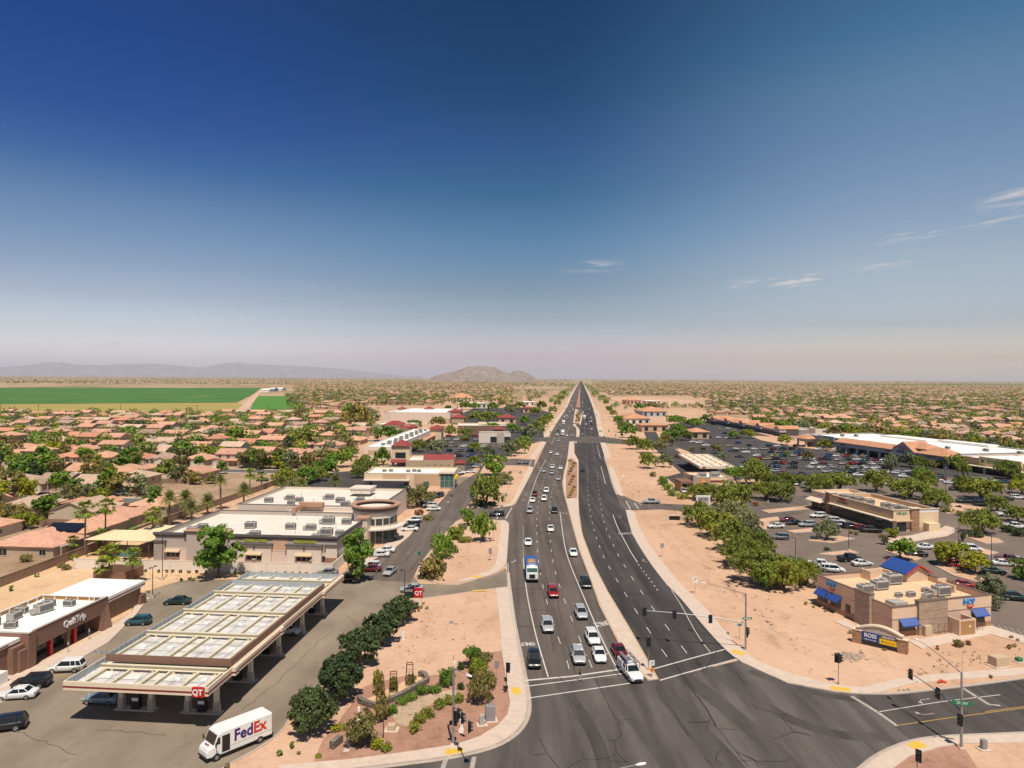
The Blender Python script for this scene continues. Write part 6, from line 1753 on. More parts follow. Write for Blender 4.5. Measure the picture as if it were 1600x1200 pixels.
w=MB();w.box(88.05,103.9,-5,2.9,3.6,6.0);gable_wall(w,88.05,103.9,-4.9,6.0,.62,.3);w.box(88.05,103.9,-5.0,-4.8,6.0,6.05);w.build('gable_front',M['store_lgrey'],gs)
w=MB();gable_roof(w,88,104,-5.0,8,6.0,.62,.5,'y',.25);w.build('gable_roof',M['store_tile'],gs)
for x in(40.3,49,58,67,76,87,89,103,105,113,122):pieces(gs,'column','store_lgrey',(x-.7,x+.7,-3.2 if x<88 else-4.2,-2.2,0,3.62))
w=MB();w.box(40,88,2.3,2.95,0,3.6);w.box(104,124,2.3,2.95,0,3.4);w.box(88.1,103.9,1.8,2.9,0,3.6);w.build('shop_front',M['glass'],gs)
w=MB()
for i in range(60):w.box(40+i*.8,40.35+i*.8,-4.0,-3.2,5.85,6.1)
w.build('rafter_ends',M['fascia_dark'],gs)
sign_text("Fry's",2.6,M['red'],gs,(96,-5.08,7.6),FRONT,.08,.04);glyphs(gs,11,1.1,M['black'],(91.4,-5.06,5.2),FRONT,9.0,8)
glyphs(gs,7,.9,M['black'],(43,-3.24,4.5),FRONT,5,9);glyphs(gs,8,.9,M['cc_dark'],(80,-3.24,4.4),FRONT,6,10);glyphs(gs,9,.9,M['teal'],(108,-4.25,4.6),FRONT,9,11);glyphs(gs,8,1.0,M['white'],(1.2,-3.06,4.0),FRONT,7.6,12)
w=MB();w.box(136,158,1.8,2.98,3.0,7.6);w.build('dollar_store_front',M['strip_cream'],gs)
sign_text('DOLLAR TREE',2.3,M['green_letter'],gs,(148,1.76,5.6),FRONT,.06,.05)
m_=MB();m_.tube([(138.0,1.76,5.6),(138.0,1.70,5.6)],.8,12);m_.build('logo',M['green_letter'],gs)
MB().box(124,205,-1.5,1.75,2.9,3.3).build('canopy',M['cream'],gs);MB().box(126,200,2.0,2.98,0,2.9).build('shop_front',M['glass'],gs)
for x in(130,142,154,166,180):MB().box(x-.4,x+.4,-1.4,-.6,0,2.9).build('column',M['strip_cream'],gs)
rg=random.Random(5)
for i in range(9):air(gs,rg.uniform(14,195),rg.uniform(12,44),7.1 if i%2 else 7.1,0,1.2,i%2)
sm=thing('tiled_shopping_row','long row of shops with salmon tile roofs and grey gables left of the grocery store','shop building',W0(202,750)[0],math.atan2(-185,12));sm.scale=(W0(202,750)[1],)*3
w=MB();w.box(0,186,4,26,0,5.2);w.build('wall',M['store_grey'],sm);MB().box(0,186,0,3.9,3.3,5.0).build('arcade_wall',M['store_lgrey'],sm)
w=MB()
for i in range(5):
 gable_roof(w,4+i*37,30+i*37,-.5,10,5.0,.42,.6,'x');gable_roof(w,30.7+i*37,40+i*37,-2.5,14,6.0,.45,.5,'y')
w.build('tile_roof',M['store_tile'],sm)
w=MB()
for i in range(5):w=MB();w.box(30.8+i*37,39.9+i*37,-2.3,3,3.2,6.0);gable_wall(w,30.8+i*37,39.9+i*37,-2.3,5.98,.45,.3);w.build('gable_front',M['store_lgrey'],sm)
for i in range(34):pieces(sm,'column','store_lgrey',(3+i*5.4,3.7+i*5.4,.1,.8,0,3.3))
MB().box(2,184,3.2,3.98,0,3.3).build('shop_front',M['glass'],sm);MB().box(1,185,12,25.5,5.2,5.5).build('roof',M['cream_roof'],sm)
wb=thing('flat_shop_block','flat-roofed white shop block between the tiled row and the white-roofed store','shop building',G(1228,677),R(-77));flat_block(wb,-8,36,0,14,6.2,'cc_light','cream_roof',.5,'store_grey')

# --- shops on the left of the road
def shop(name,label,pl,pr,depth,h,wall,roof,cap='trim',par=.6,z=0):
 a,b=G(*pl),G(*pr);d=b-a
 t=thing(name,label,'shop building',a,math.atan2(d.y,d.x))
 flat_block(t,0,d.length,0,depth,h,wall,roof,par,cap)
 return t,d.length
g1,L1=shop('corner_shop','cream flat-roofed shop with green glass corner beyond the child care building',(569,762.5),(709,763.5),19,5.6,'strip_cream','white_roof')
w=MB();w.box(7,16,-.06,0,3.4,5.3);w.box(19,31,-.06,0,1.2,5.3);w.build('wall',M['strip_tan'],g1)
w=MB();w.box(0,17.3,-2.0,-.07,3.0,3.35);w.build('canopy',M['cc_light'],g1);w=MB();w.box(.2,17,-.1,-.06,0,3.0);w.build('wall',M['cc_grey'],g1)
window_part(g1,23.6,-.1,1.7,2.0,1.5,0,'black','teal');window_part(g1,L1-2.6,-.1,3.0,5.0,5.2,0,'cc_light','teal',3,2);window_part(g1,L1+.1,3.4,3.0,5.6,5.0,R(90),'cc_light','teal',3,2)
MB().box(L1-5.6,L1+.3,-.6,7,5.7,6.3).build('corner_cap',M['cream'],g1);MB().box(L1+.1,L1+1.0,1.0,9.5,3.4,4.2).build('awning',M['leaf_yel']if False else M['sign_yellow'],g1)
glyphs(g1,10,.5,M['white'],(L1-5.0,-.62,5.78),FRONT,4.6,21)
window_part(g1,2.6,-.12,1.2,1.0,2.1,0,'black','glass',name='door');window_part(g1,16,-.12,1.2,1.0,2.1,0,'black','glass',name='door')
for x,y in((6,9),(8.4,9.6),(15.4,8.6),(17.6,9.8),(19.6,9)):air(g1,x,y,5.0,0,.8,0)
g2,L2=shop('red_roofed_shop','tan shop with a red metal ridge roof behind the glass-cornered shop',(634,738),(709,738),22,5.2,'strip_tan','cream_roof')
w=MB();gable_roof(w,L2*.38,L2-.4,1.0,9,5.3,.5,.5,'x');hip_roof(w,L2+.4,L2+5,4,9,3.6,.6,.3);w.build('red_roof',M['red_tile'],g2);MB().box(L2+.5,L2+4.9,4.1,8.9,0,3.5).build('porch',M['stone'],g2)
for i in range(4):MB().box(L2*.45+i*3,L2*.45+i*3+.4,-.2,-.02,3.2,3.6).build('lamp',M['cc_dark'],g2)
tw=thing('corner_tower','square cream shop tower with a red pyramid roof and red awning','tower',G(612,733),0)
w=MB();walls_box(w,0,8,0,8,4.2,10.6);w.box(0,1.2,0,1.2,0,4.2);w.box(6.8,8,0,1.2,0,4.2);w.box(1.2,6.8,7,8,0,4.2);w.build('wall',M['strip_cream'],tw)
w=MB();hip_roof(w,0,8,0,8,10.7,.6,.5);w.build('red_roof',M['red_tile'],tw);awning(tw,4,-.02,4.6,8.6,1.8,1.3,0,'red_tile');window_part(tw,4,-.03,6.4,4.6,2.4,0,'black','glass',3,1);MB().box(-.2,8.2,-.25,-.02,9.5,10.0).build('band',M['cc_dark'],tw)
ws=thing('long_white_roofed_shops','long shop building with a bright white flat roof behind the red-roofed tower','shop building',W0(-80,384.6)[0],R(-3.2));ws.scale=(W0(-80,384.6)[1],)*3
flat_block(ws,0,15,0,136,7.0,'cc_light','white_roof',.5,'white');MB().box(2,14.5,-.06,-.01,2.6,5.2).build('wall',M['strip_tan'],ws)
w=MB();w.box(15.02,18.5,4,132,3.0,3.5);w.build('canopy',M['store_tile'],ws);w=MB();hip_roof(w,13.5,23,124,136,8.0,.5,.5);w.build('red_roof',M['red_tile'],ws);MB().box(14,22.5,124.5,135.5,0,7.9).build('end_tower',M['strip_cream'],ws)
for i in range(22):air(ws,7+(i%3)*2.2,14+i*5.4,6.5,0,1.1,i%2)
for i in range(14):window_part(ws,15.03,10+i*8.6,1.5,5.0,2.4,R(90),'black','glass',3,1)
bs=thing('big_box_store','large tan big-box store with red roof corners far left of the road','store',W0(-125,728)[0],R(-3));bs.scale=(W0(-125,728)[1],)*3
flat_block(bs,0,62,0,105,11,'cc_pink','white_roof',.6,'fascia_dark');flat_block(bs,-11,-.05,16,100,10.4,'cc_pink','white_roof',.6,'fascia_dark')
MB().box(-.06,-.02,4,15,0,10.6).build('wall',M['cc_dark'],bs)
w=MB();hip_roof(w,56,70,20,40,11.2,.4,.6);hip_roof(w,-11,-3,86,98,10.8,.5,.6);hip_roof(w,62.5,76,6,18,6,.5,.6);hip_roof(w,20,30,85,95,11.3,.5,.6);w.build('red_roof',M['red_tile'],bs)
w=MB();w.box(62.1,70,20,40,0,11);w.box(46,62,-6,-.05,0,5.5);w.box(62.6,75.5,6.2,17.8,0,5.9);w.build('entrance',M['strip_tan'],bs)
g3,L3=shop('red_roofed_shop','long low shop with red hipped roof ends in front of the big-box store',(583,675),(641,676),24,6.0,'cc_pink','white_roof')
w=MB();hip_roof(w,9,24,-1,9,6.1,.5,.4);hip_roof(w,L3-7,L3+4,-2,7,4.2,.55,.4);w.build('red_roof',M['red_tile'],g3);MB().box(L3+.02,L3+3.6,-1.8,6.8,0,4.1).build('porch',M['red_tile'],g3)
g4,L4=shop('black_windowed_shop','cream box-shaped shop with big black windows beside the left car park',(748,692),(798,692),13,6.6,'cc_light','cc_grey','cc_dark')
window_part(g4,9.6,-.1,2.2,4.0,3.4,0,'black','glass');window_part(g4,18.6,-.1,2.2,4.0,3.4,0,'black','glass');MB().box(11.8,16.4,-.3,-.02,0,7.0).build('entrance',M['cc_grey'],g4)
g5,L5=shop('long_low_shop','long low brown shop with pale flat roof behind the left car park',(715,678),(792,678),36,6.2,'qt_brown','cream_roof','cream')
MB().box(16,40,20,24,6.0,7.6).build('roof_screen',M['cream'],g5);w=MB();hip_roof(w,27,34,-3,4,3.6,.5,.3);w.build('red_roof',M['red_tile'],g5)
def tiled_shop(label,pl,pr,depth,h,wall,tile,pitch=.4,name='restaurant_building'):
 a,b=G(*pl),G(*pr);d=b-a
 t=thing(name,label,'restaurant' if 'restaurant' in label else 'shop building',a,math.atan2(d.y,d.x))
 MB().box(0,d.length,0,depth,0,h).build('wall',M[wall],t)
 w=MB();hip_roof(w,0,d.length,0,depth,h,pitch,.8);w.build('tile_roof',M[tile],t)
 for i in range(max(2,int(d.length/6))):window_part(t,d.length*(i+.5)/max(2,int(d.length/6)),-.06,h*.45,2.6,h*.5,0,'black','glass')
 return t
tiled_shop('small restaurant with two red hipped roofs among trees left of the road',(779,662),(806,662),16,5.5,'cc_orange','red_tile')
tiled_shop('wide pink-roofed hall far left of the road',(703,628),(742,628),40,7,'cc_pink','store_tile',.4,'hall_building')
tiled_shop('pale strip of shops behind trees far left of the road',(716,638),(760,638),24,7,'cc_light','cream_roof',.1,'strip_shops')
tiled_shop('red-banded filling station shop on the left near the far crossing',(817,645),(838,645),18,5.5,'cc_orange','red_tile',.2,'filling_station')
tiled_shop('white-roofed shop left of the road at the far crossing',(812,634),(836,634),20,6,'cc_light','white_roof',.08,'small_shop')
tiled_shop('peach-roofed shop in the trees on the far left',(770,627),(790,627),22,6,'cc_orange','store_tile',.35,'small_shop')
tiled_shop('orange restaurant with red awnings behind the right-hand tree row',(1003,675),(1044,675),20,5.5,'cc_orange','store_tile',.12)
tiled_shop('grey and white shop with tan tile roof behind the right-hand tree row',(975,664),(1016,664),30,6,'cc_light','store_tile',.35,'tiled_shop')
tiled_shop('salmon-roofed shops with white gables right of the road',(1004,651),(1042,651),30,6,'store_lgrey','store_tile',.35,'tiled_shop')
tiled_shop('low tan restaurant with salmon tile roof in the dark car park',(1080,686),(1108,686),16,5,'strip_tan','store_tile',.35)
tiled_shop('pink two-tone shop beside the bare sand lot far right of the road',(979,632),(1002,632),24,7,'cc_orange','store_tile',.3,'tiled_shop')
tiled_shop('white flat shop by the bare sand lot far right of the road',(1010,632),(1032,632),20,6,'cc_light','white_roof',.05,'small_shop')
# farmstead sheds by the fields
for i,(x0,x1,y,h,wm,lab)in enumerate(((408,421,612.5,6,'white','long white farm shed at the corner of the crop field'),(421,428,611.5,7,'blue_sign','blue farm shed at the corner of the crop field'),(431,441,610.5,6,'cc_light','pale farm shed beyond the bright green plot'))):
 a,b=G(x0,y),G(x1,y)
 t=thing('farm_shed',lab,'shed',a,0);L=(b-a).length
 MB().box(0,L,0,40,0,h).build('wall',M[wm],t);w=MB();gable_roof(w,0,L,0,40,h,.15,1,'x');w.build('roof',M['white_roof'],t)
# shade sails and play yard of the child care
for i,(px,py,wd)in enumerate(((205,842,15),(255,833,12))):
 p=G(px,py+22);t=thing('shade_canopy',('larger' if i==0 else 'smaller')+' cream shade canopy over the play yard behind the white wall','shade canopy',p,R(-5))
 for x in(-wd/2,wd/2):
  for y in(-5,5):MB().cyl((x,y),.09,0,4.4).build('post',M['cc_dark'],t)
 w=MB();w.add([(-wd/2-.5,-5.5,4.2),(wd/2+.5,-5.5,4.2),(wd/2+.5,5.5,4.2),(-wd/2-.5,5.5,4.2),(-2,0,5.4),(2,0,5.4),(-wd/2-.5,-5.5,4.12),(wd/2+.5,-5.5,4.12),(wd/2+.5,5.5,4.12),(-wd/2-.5,5.5,4.12)],[(0,1,5,4),(1,2,5),(2,3,4,5),(3,0,4),(9,8,7,6)]);w.build('cloth',M['shade_cloth'],t)
pl=thing('play_structure','teal and brown play structure under the cream shade canopy','playground',G(208,884),R(-5))
w=MB();w.box(-3,0,-1.5,1.5,1.2,1.35)
for x in(-3,0):
 for y in(-1.5,1.5):w.cyl((x,y),.07,0,2.6,6)
w.build('platform',M['qt_brown'],pl);w=MB();w.add([(0,-.5,1.35),(0,.5,1.35),(3.2,.5,.1),(3.2,-.5,.1),(0,-.5,1.2),(0,.5,1.2),(3.2,.5,0),(3.2,-.5,0)],[(0,3,2,1),(4,5,6,7),(0,4,7,3),(1,2,6,5)]);w.build('slide',M['teal_cloth'],pl)
w=MB();w.add([(-3.4,-1.9,2.5),(.4,-1.9,2.5),(.4,1.9,2.5),(-3.4,1.9,2.5),(-1.5,0,3.4)],[(0,1,4),(1,2,4),(2,3,4),(3,0,4)]);w.build('roof',M['teal_cloth'],pl)
# ---------------------------------------------------------------- trees placed from the photograph
_ones=['','first','second','third','fourth','fifth','sixth','seventh','eighth','ninth','tenth','eleventh','twelfth','thirteenth','fourteenth','fifteenth','sixteenth','seventeenth','eighteenth','nineteenth']
_tens={2:'twent',3:'thirt',4:'fort',5:'fift',6:'sixt',7:'sevent',8:'eight',9:'ninet'}
def ORD(n):
 if n<20:return _ones[n]
 t,o=divmod(n,10)
 return _tens[t]+('ieth' if o==0 else 'y-'+_ones[o])
LEAFWORD={'leaf_dark':'dark green','leaf_mesq':'yellow-green','leaf_green':'bright green','leaf_olive':'olive','leaf_grey':'grey-green','leaf_yel':'lime yellow','leaf_red':'reddish'}
KINDNAME={'ficus':'ficus_tree','mesquite':'mesquite_tree','tall':'ash_tree','round':'yard_tree','willow':'willow_tree','bush':'bush','ball':'shrub'}
KINDWORD={'ficus':'dense round tree','mesquite':'mesquite','tall':'tall tree','round':'round tree','willow':'drooping tree','bush':'bush','ball':'small round shrub'}
NTREE=0
def plant(px,py,wpx,hpx,kind,leaf,label,group):
 global NTREE
 p=G(px,py);k=p.y/FPX
 lod=0 if p.y<165 else(1 if p.y<330 else 2)
 if kind in('bush','ball'):lod=0 if p.y<200 else 1
 else:NTREE+=1
 f=.93 if kind=='ficus' else 1.0 if kind in('bush','ball')else(.86 if 'before the grocery' in group else 1.12)
 return tree(KINDNAME[kind],label,kind,leaf,(p.x,p.y,0.02),wpx*k*f,hpx*k*(1+(f-1)*.5),None,group,lod,None,'bush' if kind in('bush','ball')else 'tree')
def plants(place,group,items,edge='left'):
 """items (px, py, wpx, hpx, kind, leaf); labelled by look, then by count from one end"""
 by={}
 for it in items:by.setdefault((it[4],it[5]),[]).append(it)
 for(kind,leaf),L in by.items():
  L.sort(key=lambda i:i[0])
  for n,it in enumerate(L):
   look=LEAFWORD[leaf]+' '+KINDWORD[kind]
   lab=f'{look} {place}' if len(L)==1 else f'{ORD(n+1)} {look} from the left {place}'
   plant(*it,lab,group)
M_,G_,O_,Y_,S_,D_='leaf_mesq','leaf_green','leaf_olive','leaf_yel','leaf_grey','leaf_dark'
plants('in the row beside the fuel canopy','row of round trees beside the fuel station',[(487,1146,77,72,'ficus',D_),(529,1095,71,73,'ficus',D_),(562,1041,62,60,'ficus',D_),(597,1007,57,53,'ficus',D_),(625,974,52,43,'ficus',D_)])
plants('in the red gravel corner bed','young trees in the corner bed',[(563,1167,44,46,'round',O_),(597,1127,22,40,'round',O_),(752,1099,38,48,'mesquite',O_),(738,1043,28,29,'round',G_),(747,1062,30,28,'round',Y_),(697,1073,25,27,'round',G_)])
plants('among the river rock in the gravel bed','ground cover bushes in the corner bed',
       [(628,1100,20,10,'bush',G_),(642,1094,22,11,'bush',G_),(660,1085,24,14,'bush',G_),(680,1082,20,11,'bush',G_),(612,1116,22,14,'bush',G_),
  (686,1106,22,13,'bush',M_),(702,1100,22,13,'bush',M_),(717,1097,20,12,'bush',M_),(668,1121,22,14,'bush',M_),(655,1130,22,15,'bush',M_),(648,1144,22,15,'bush',M_),
  (588,1169,24,14,'bush',Y_),(603,1173,20,10,'bush',Y_),(526,1142,20,10,'bush',Y_),(498,1184,11,6,'bush',Y_),(760,1030,26,8,'bush',O_),(746,1026,20,8,'bush',O_),(720,1047,12,13,'bush',D_),(720,1078,12,11,'bush',D_),(591,1087,16,40,'bush',M_),(615,1079,16,22,'bush',M_),(642,1068,18,14,'bush',O_)])
plants('on the sandy strip by the kerb','shrubs on the sandy corner',[(456,1170,10,11,'ball',G_),(437,1182,10,10,'ball',G_),(467,1179,6,5,'ball',O_),(355,1201,9,8,'ball',O_),(589,1026,5,5,'ball',D_),(667,952,6,4,'ball',O_),(654,956,5,4,'ball',D_),(662,944,5,3,'ball',O_),(645,949,5,4,'ball',Y_)])
plants('in front of the white block wall','shrubs along the white wall',[(200+x/3.636,720+y/3.636,6.0,5.0,'ball',D_ if(i%3)else O_)for i,(x,y)in enumerate(((65,634),(100,634),(175,636),(220,637),(252,637),(297,638),(345,640),(388,640),(445,641),(610,646),(660,647),(687,645),(760,645),(800,648),(845,648),(892,647),(933,650),(975,650),(1015,650),(1060,652),(1110,650),(1140,650),(300,686),(350,680),(372,684),(80,690)))])
plants('on the pale sand yard','shrubs on the pale sand yard',[(17,924,9,9,'ball',G_),(58,902,7,6,'ball',G_),(103,891,14,9,'bush',O_),(95,887,12,8,'bush',O_),(40,878,19,12,'bush',O_),(117,876,12,10,'bush',Y_),(232,927,5,4,'ball',O_),(222,938,5,4,'ball',O_)])
plants('on the left planted strip','planting between side road and main road',
       [(730,822,21,25,'round',G_),(754,847,33,42,'mesquite',G_),(712,843,26,20,'bush',M_),(722,828,16,9,'bush',S_),(692,872,40,36,'bush',G_),(708,864,18,12,'bush',M_),(676,903,42,30,'bush',O_),(690,895,16,16,'bush',D_),(660,905,16,8,'bush',D_),(697,845,18,8,'bush',Y_),(725,848,22,10,'bush',Y_),(693,908,6,3,'ball',O_),
  (758,792,48,46,'mesquite',M_),(752,792,24,12,'bush',D_),(768,790,14,7,'bush',D_),(774,743,34,30,'round',G_),(788,757,24,17,'mesquite',S_),(797,741,8,5,'ball',O_),(787,746,12,9,'bush','leaf_red'),(780,734,8,6,'ball',O_)])
plants('beside the child care building','tall trees by the child care building',[(341,903,62,76,'tall',G_),(556,911,46,78,'tall',G_)])
plants('by the parked cars behind the round tower','trees in the small car park',[(652,792,42,31,'mesquite',O_),(673,786,18,17,'mesquite',S_),(655,808,16,12,'bush','leaf_red'),(668,813,20,8,'bush',O_),(690,775,10,6,'bush',O_),(706,776,6,4,'ball','leaf_red')])
plants('in the row along the right pavement','mesquite row beside the right-hand pavement',
       [(1093,823,52,36,'mesquite',M_),(1118,840,54,38,'mesquite',M_),(1147,860,62,44,'mesquite',M_),(1160,886,66,46,'mesquite',M_),(1187,914,72,50,'mesquite',M_),(1205,919,50,40,'mesquite',G_),(1224,922,58,46,'mesquite',M_),(1260,915,44,36,'mesquite',M_),(1140,815,44,32,'mesquite',S_),(1163,832,46,34,'mesquite',S_),(1182,870,50,36,'mesquite',M_),(1170,850,46,34,'mesquite',S_),(1240,908,40,34,'mesquite',G_)])
plants('around the fast food restaurant','trees around the fast food restaurant',
       [(1144,803,50,46,'mesquite',M_),(1110,782,48,24,'mesquite',M_),(1090,780,30,22,'mesquite',M_),(1197,781,40,26,'mesquite',M_),(1147,750,32,20,'mesquite',G_),(1182,758,40,36,'mesquite',M_),(1178,736,26,19,'mesquite',Y_),(1220,784,36,28,'mesquite',M_),(1250,758,26,16,'mesquite',M_),(1227,764,28,24,'mesquite',M_),(1200,762,24,22,'mesquite',M_),
  (1036,758,14,9,'bush',G_),(1043,766,16,10,'bush',G_),(1051,775,16,11,'bush',G_),(1066,780,18,10,'bush',Y_),(1070,762,12,7,'bush',D_),(1032,708,18,18,'mesquite',S_),(1090,790,10,6,'bush',O_),(1180,790,12,6,'bush','leaf_red')])
plants('between the strip of shops and the diner','trees in the near right car park',
       [(1292,844,36,30,'mesquite',S_),(1406,875,37,32,'round',G_),(1484,884,42,34,'round',Y_),(1524,898,38,32,'round',Y_),(1554,951,48,50,'willow',S_),(1598,906,34,30,'round',G_),(1381,851,12,14,'round',O_),(1393,840,20,13,'round',Y_),(1292,860,12,5,'bush',D_),(1330,834,8,5,'bush',O_),(1338,836,8,5,'bush',O_)])
plants('behind the strip of shops','trees in the far right car park',
       [(1534,834,52,36,'mesquite',M_),(1558,799,30,23,'mesquite',M_),(1533,780,50,30,'mesquite',Y_),(1597,772,34,22,'mesquite',Y_),(1502,767,24,22,'round',M_),(1449,766,26,28,'mesquite',M_),(1369,769,40,32,'mesquite',M_),(1422,778,54,28,'mesquite',M_),(1463,793,42,27,'mesquite',M_),(1590,816,34,24,'mesquite',M_),(1312,768,48,28,'mesquite',M_),(1280,770,40,28,'mesquite',M_),(1440,757,24,26,'mesquite',G_),(1505,846,8,12,'round',D_),(1480,800,20,8,'bush',O_),(1502,806,20,8,'bush',O_),(1575,832,22,12,'bush',D_),(1592,838,22,12,'bush',D_),(1525,840,22,10,'bush',D_),(1535,899,14,6,'bush',D_),(1500,893,10,6,'bush',D_)])
plants('in front of the grocery store','trees before the grocery store',
       [(1392,739,28,34,'mesquite',S_),(1418,730,32,26,'mesquite',S_),(1438,733,28,22,'mesquite',M_),(1457,733,20,16,'mesquite',O_),(1487,733,40,25,'mesquite',M_),(1505,745,24,28,'mesquite',M_),(1574,749,42,32,'mesquite',M_),(1548,739,42,20,'mesquite',M_),(1290,702,30,17,'mesquite',Y_),(1226,695,29,18,'mesquite',Y_),(1263,720,19,17,'mesquite',O_),(1229,714,11,10,'round',G_),(1170,685,25,15,'mesquite',Y_),(1146,686,19,15,'mesquite',G_),(1120,709,22,17,'mesquite',O_),(1129,719,24,13,'mesquite',S_),(1098,706,13,9,'round',O_),(1081,705,11,8,'round',O_),(1347,733,8,6,'round',G_),(1212,716,9,7,'round',G_),(1325,735,10,10,'round',O_),(1596,758,26,20,'mesquite',M_)])
plants('along the right side of the main road','trees along the right frontage',
       [(1012,732,27,23,'mesquite',M_),(1039,730,24,20,'mesquite',S_),(1009,708,25,21,'mesquite',M_),(990,702,27,20,'mesquite',M_),(982,684,25,22,'mesquite',G_),(973,676,19,17,'mesquite',M_),(966,663,15,13,'mesquite',G_),(958,651,12,10,'mesquite',M_),(952,644,10,9,'mesquite',G_),(947,633,9,8,'mesquite',M_),(1070,688,26,15,'mesquite',M_),(1047,688,26,16,'mesquite',G_),(1040,697,24,17,'mesquite',O_),(1060,678,24,14,'mesquite',G_),(1085,668,28,14,'mesquite',G_),(1056,664,30,14,'mesquite',G_),(1020,640,22,10,'mesquite',O_),(1105,660,22,12,'mesquite',G_),(998,640,14,10,'mesquite',G_),(1036,757,16,12,'mesquite',G_),(1020,745,10,8,'bush',O_)])
plants('along the left side of the main road','trees along the left frontage',
       [(796,713,27,23,'mesquite',S_),(812,709,26,22,'mesquite',M_),(827,688,25,23,'mesquite',S_),(840,677,22,19,'mesquite',M_),(850,667,19,16,'mesquite',M_),(857,659,15,13,'mesquite',G_),(864,646,13,11,'mesquite',M_),(871,635,11,10,'mesquite',M_),(877,627,10,9,'mesquite',M_),(882,619,9,8,'mesquite',G_),(820,700,20,18,'mesquite',G_)])
plants('around the left shopping car parks','trees around the left car parks',
       [(742,707,20,15,'mesquite',M_),(761,713,24,15,'mesquite',S_),(740,727,20,14,'mesquite',M_),(726,689,14,9,'mesquite',M_),(680,711,30,22,'mesquite',S_),(653,706,28,18,'mesquite',M_),(704,682,22,17,'mesquite',M_),(728,682,22,13,'mesquite',M_),(768,676,29,15,'mesquite',G_),(799,676,26,13,'mesquite',G_),(572,741,38,28,'mesquite',M_),(597,727,24,26,'mesquite',G_),(606,689,40,22,'mesquite',G_),(685,667,26,15,'mesquite',O_),(648,671,22,14,'mesquite',G_),(750,660,40,16,'mesquite',M_),(772,658,24,14,'mesquite',G_),(798,648,18,16,'mesquite',S_),(812,640,18,12,'mesquite',M_),(728,640,18,12,'mesquite',M_),(742,640,16,11,'mesquite',G_),(770,642,16,13,'mesquite',G_),(785,636,16,10,'mesquite',O_),(700,645,16,11,'mesquite',D_),(820,664,18,14,'mesquite',G_),(836,650,18,13,'mesquite',M_),(846,640,18,13,'mesquite',M_)])
plants('between the housing estate and the shops','trees at the edge of the housing estate',
       [(508,744,36,26,'round',G_),(530,730,40,24,'mesquite',G_),(476,756,36,26,'mesquite',G_),(447,758,38,26,'mesquite',M_),(408,733,34,28,'willow',O_),(368,696,31,27,'round',G_),(477,700,36,26,'round',M_),(560,668,46,36,'mesquite',O_),(534,684,22,20,'round',G_),(511,685,21,20,'willow',S_),(464,664,19,26,'willow',O_),(548,652,30,20,'mesquite',G_),(580,664,24,24,'willow',S_),(497,752,30,20,'mesquite',M_),(463,766,30,18,'mesquite',S_),(560,747,22,18,'mesquite',M_),(545,714,30,16,'mesquite',M_),(238,801,26,38,'tall',G_),(43,781,25,33,'round',Y_),(40,826,42,24,'mesquite',Y_),(82,799,28,17,'mesquite',O_),(30,750,36,36,'round',G_),(50,752,32,30,'ficus',D_),(174,770,18,20,'round',Y_),(240,755,22,20,'round',O_),(305,757,20,18,'round',O_),(330,756,18,16,'round',O_)])
plants('behind the white-roofed grocery store','trees behind the grocery store',[(1188+i*16.4,672+i*1.45+((i*37)%5-2)*1.2,24+((i*53)%9),17+((i*31)%6),'mesquite',(M_,O_,G_,M_,S_,O_)[(i*7)%6])for i in range(26)])
# planted median
plants('in the red gravel of the median','shrubs in the planted median',[(889+((i*29)%9),779-i*4.1,6.5,3.6,'ball',(Y_,O_,M_)[i%3])for i in range(15)])
plants('in the far median','shrubs in the far median',[(901+((i*29)%5),659-i*1.8,4.5,3,'ball',(Y_,O_)[i%2])for i in range(8)])
plants('by the diner walls','shrubs by the diner',[(1259,945,6,5,'ball',Y_),(1271,950,5,4,'ball',Y_),(1290,956,5,4,'ball',O_),(1328,990,7,5,'ball',O_),(1371,980,12,9,'bush',O_),(1497,1010,18,10,'bush',O_),(1513,1008,9,7,'bush','leaf_red'),(1465,1015,7,6,'ball','leaf_red'),(1577,1014,8,7,'ball','leaf_red'),(1580,998,7,5,'ball','leaf_red'),(1590,1002,6,4,'ball',O_),(1585,1011,7,5,'ball',O_),(1137,991,5,3,'ball',O_),(1548,1060,6,5,'ball',O_),(1382,1016,7,3,'ball',O_)])
# palms
def palms(items,kind,word,place,group,base=1.0):
 items=sorted(items)
 for n,(bx,by,cy,s)in enumerate(items):
  p=G(bx,by);h=(by-cy)*p.y/FPX
  palm(f'{ORD(n+1)} {word} from the left {place}',kind,(p.x,p.y,0),h*1.08,s*1.35,group)
palms([(133,868,803,1.25),(164,852,796,1.3),(238,857,808,1.2),(390,765,742,1.2),(409,765,746,1.1),(113,866,848,.8),(157,858,838,.9),(63,748,728,.8)],'fan','tall fan palm','beside the housing estate wall','fan palms along the estate wall')
palms([(161,912,886,.85),(170,911,868,1.25),(206,913,873,1.05)],'fan','fan palm','behind the convenience store','fan palms behind the store')
palms([(265,822,782,.95),(289,813,780,.95),(324,804,784,.95),(345,797,754,.8),(381,790,767,.95),(439,778,756,.9),(471,776,756,.85),(523,773,752,.9),(300,830,795,.8)],'date','feathery palm','behind the child care building','feathery palms behind the child care building')

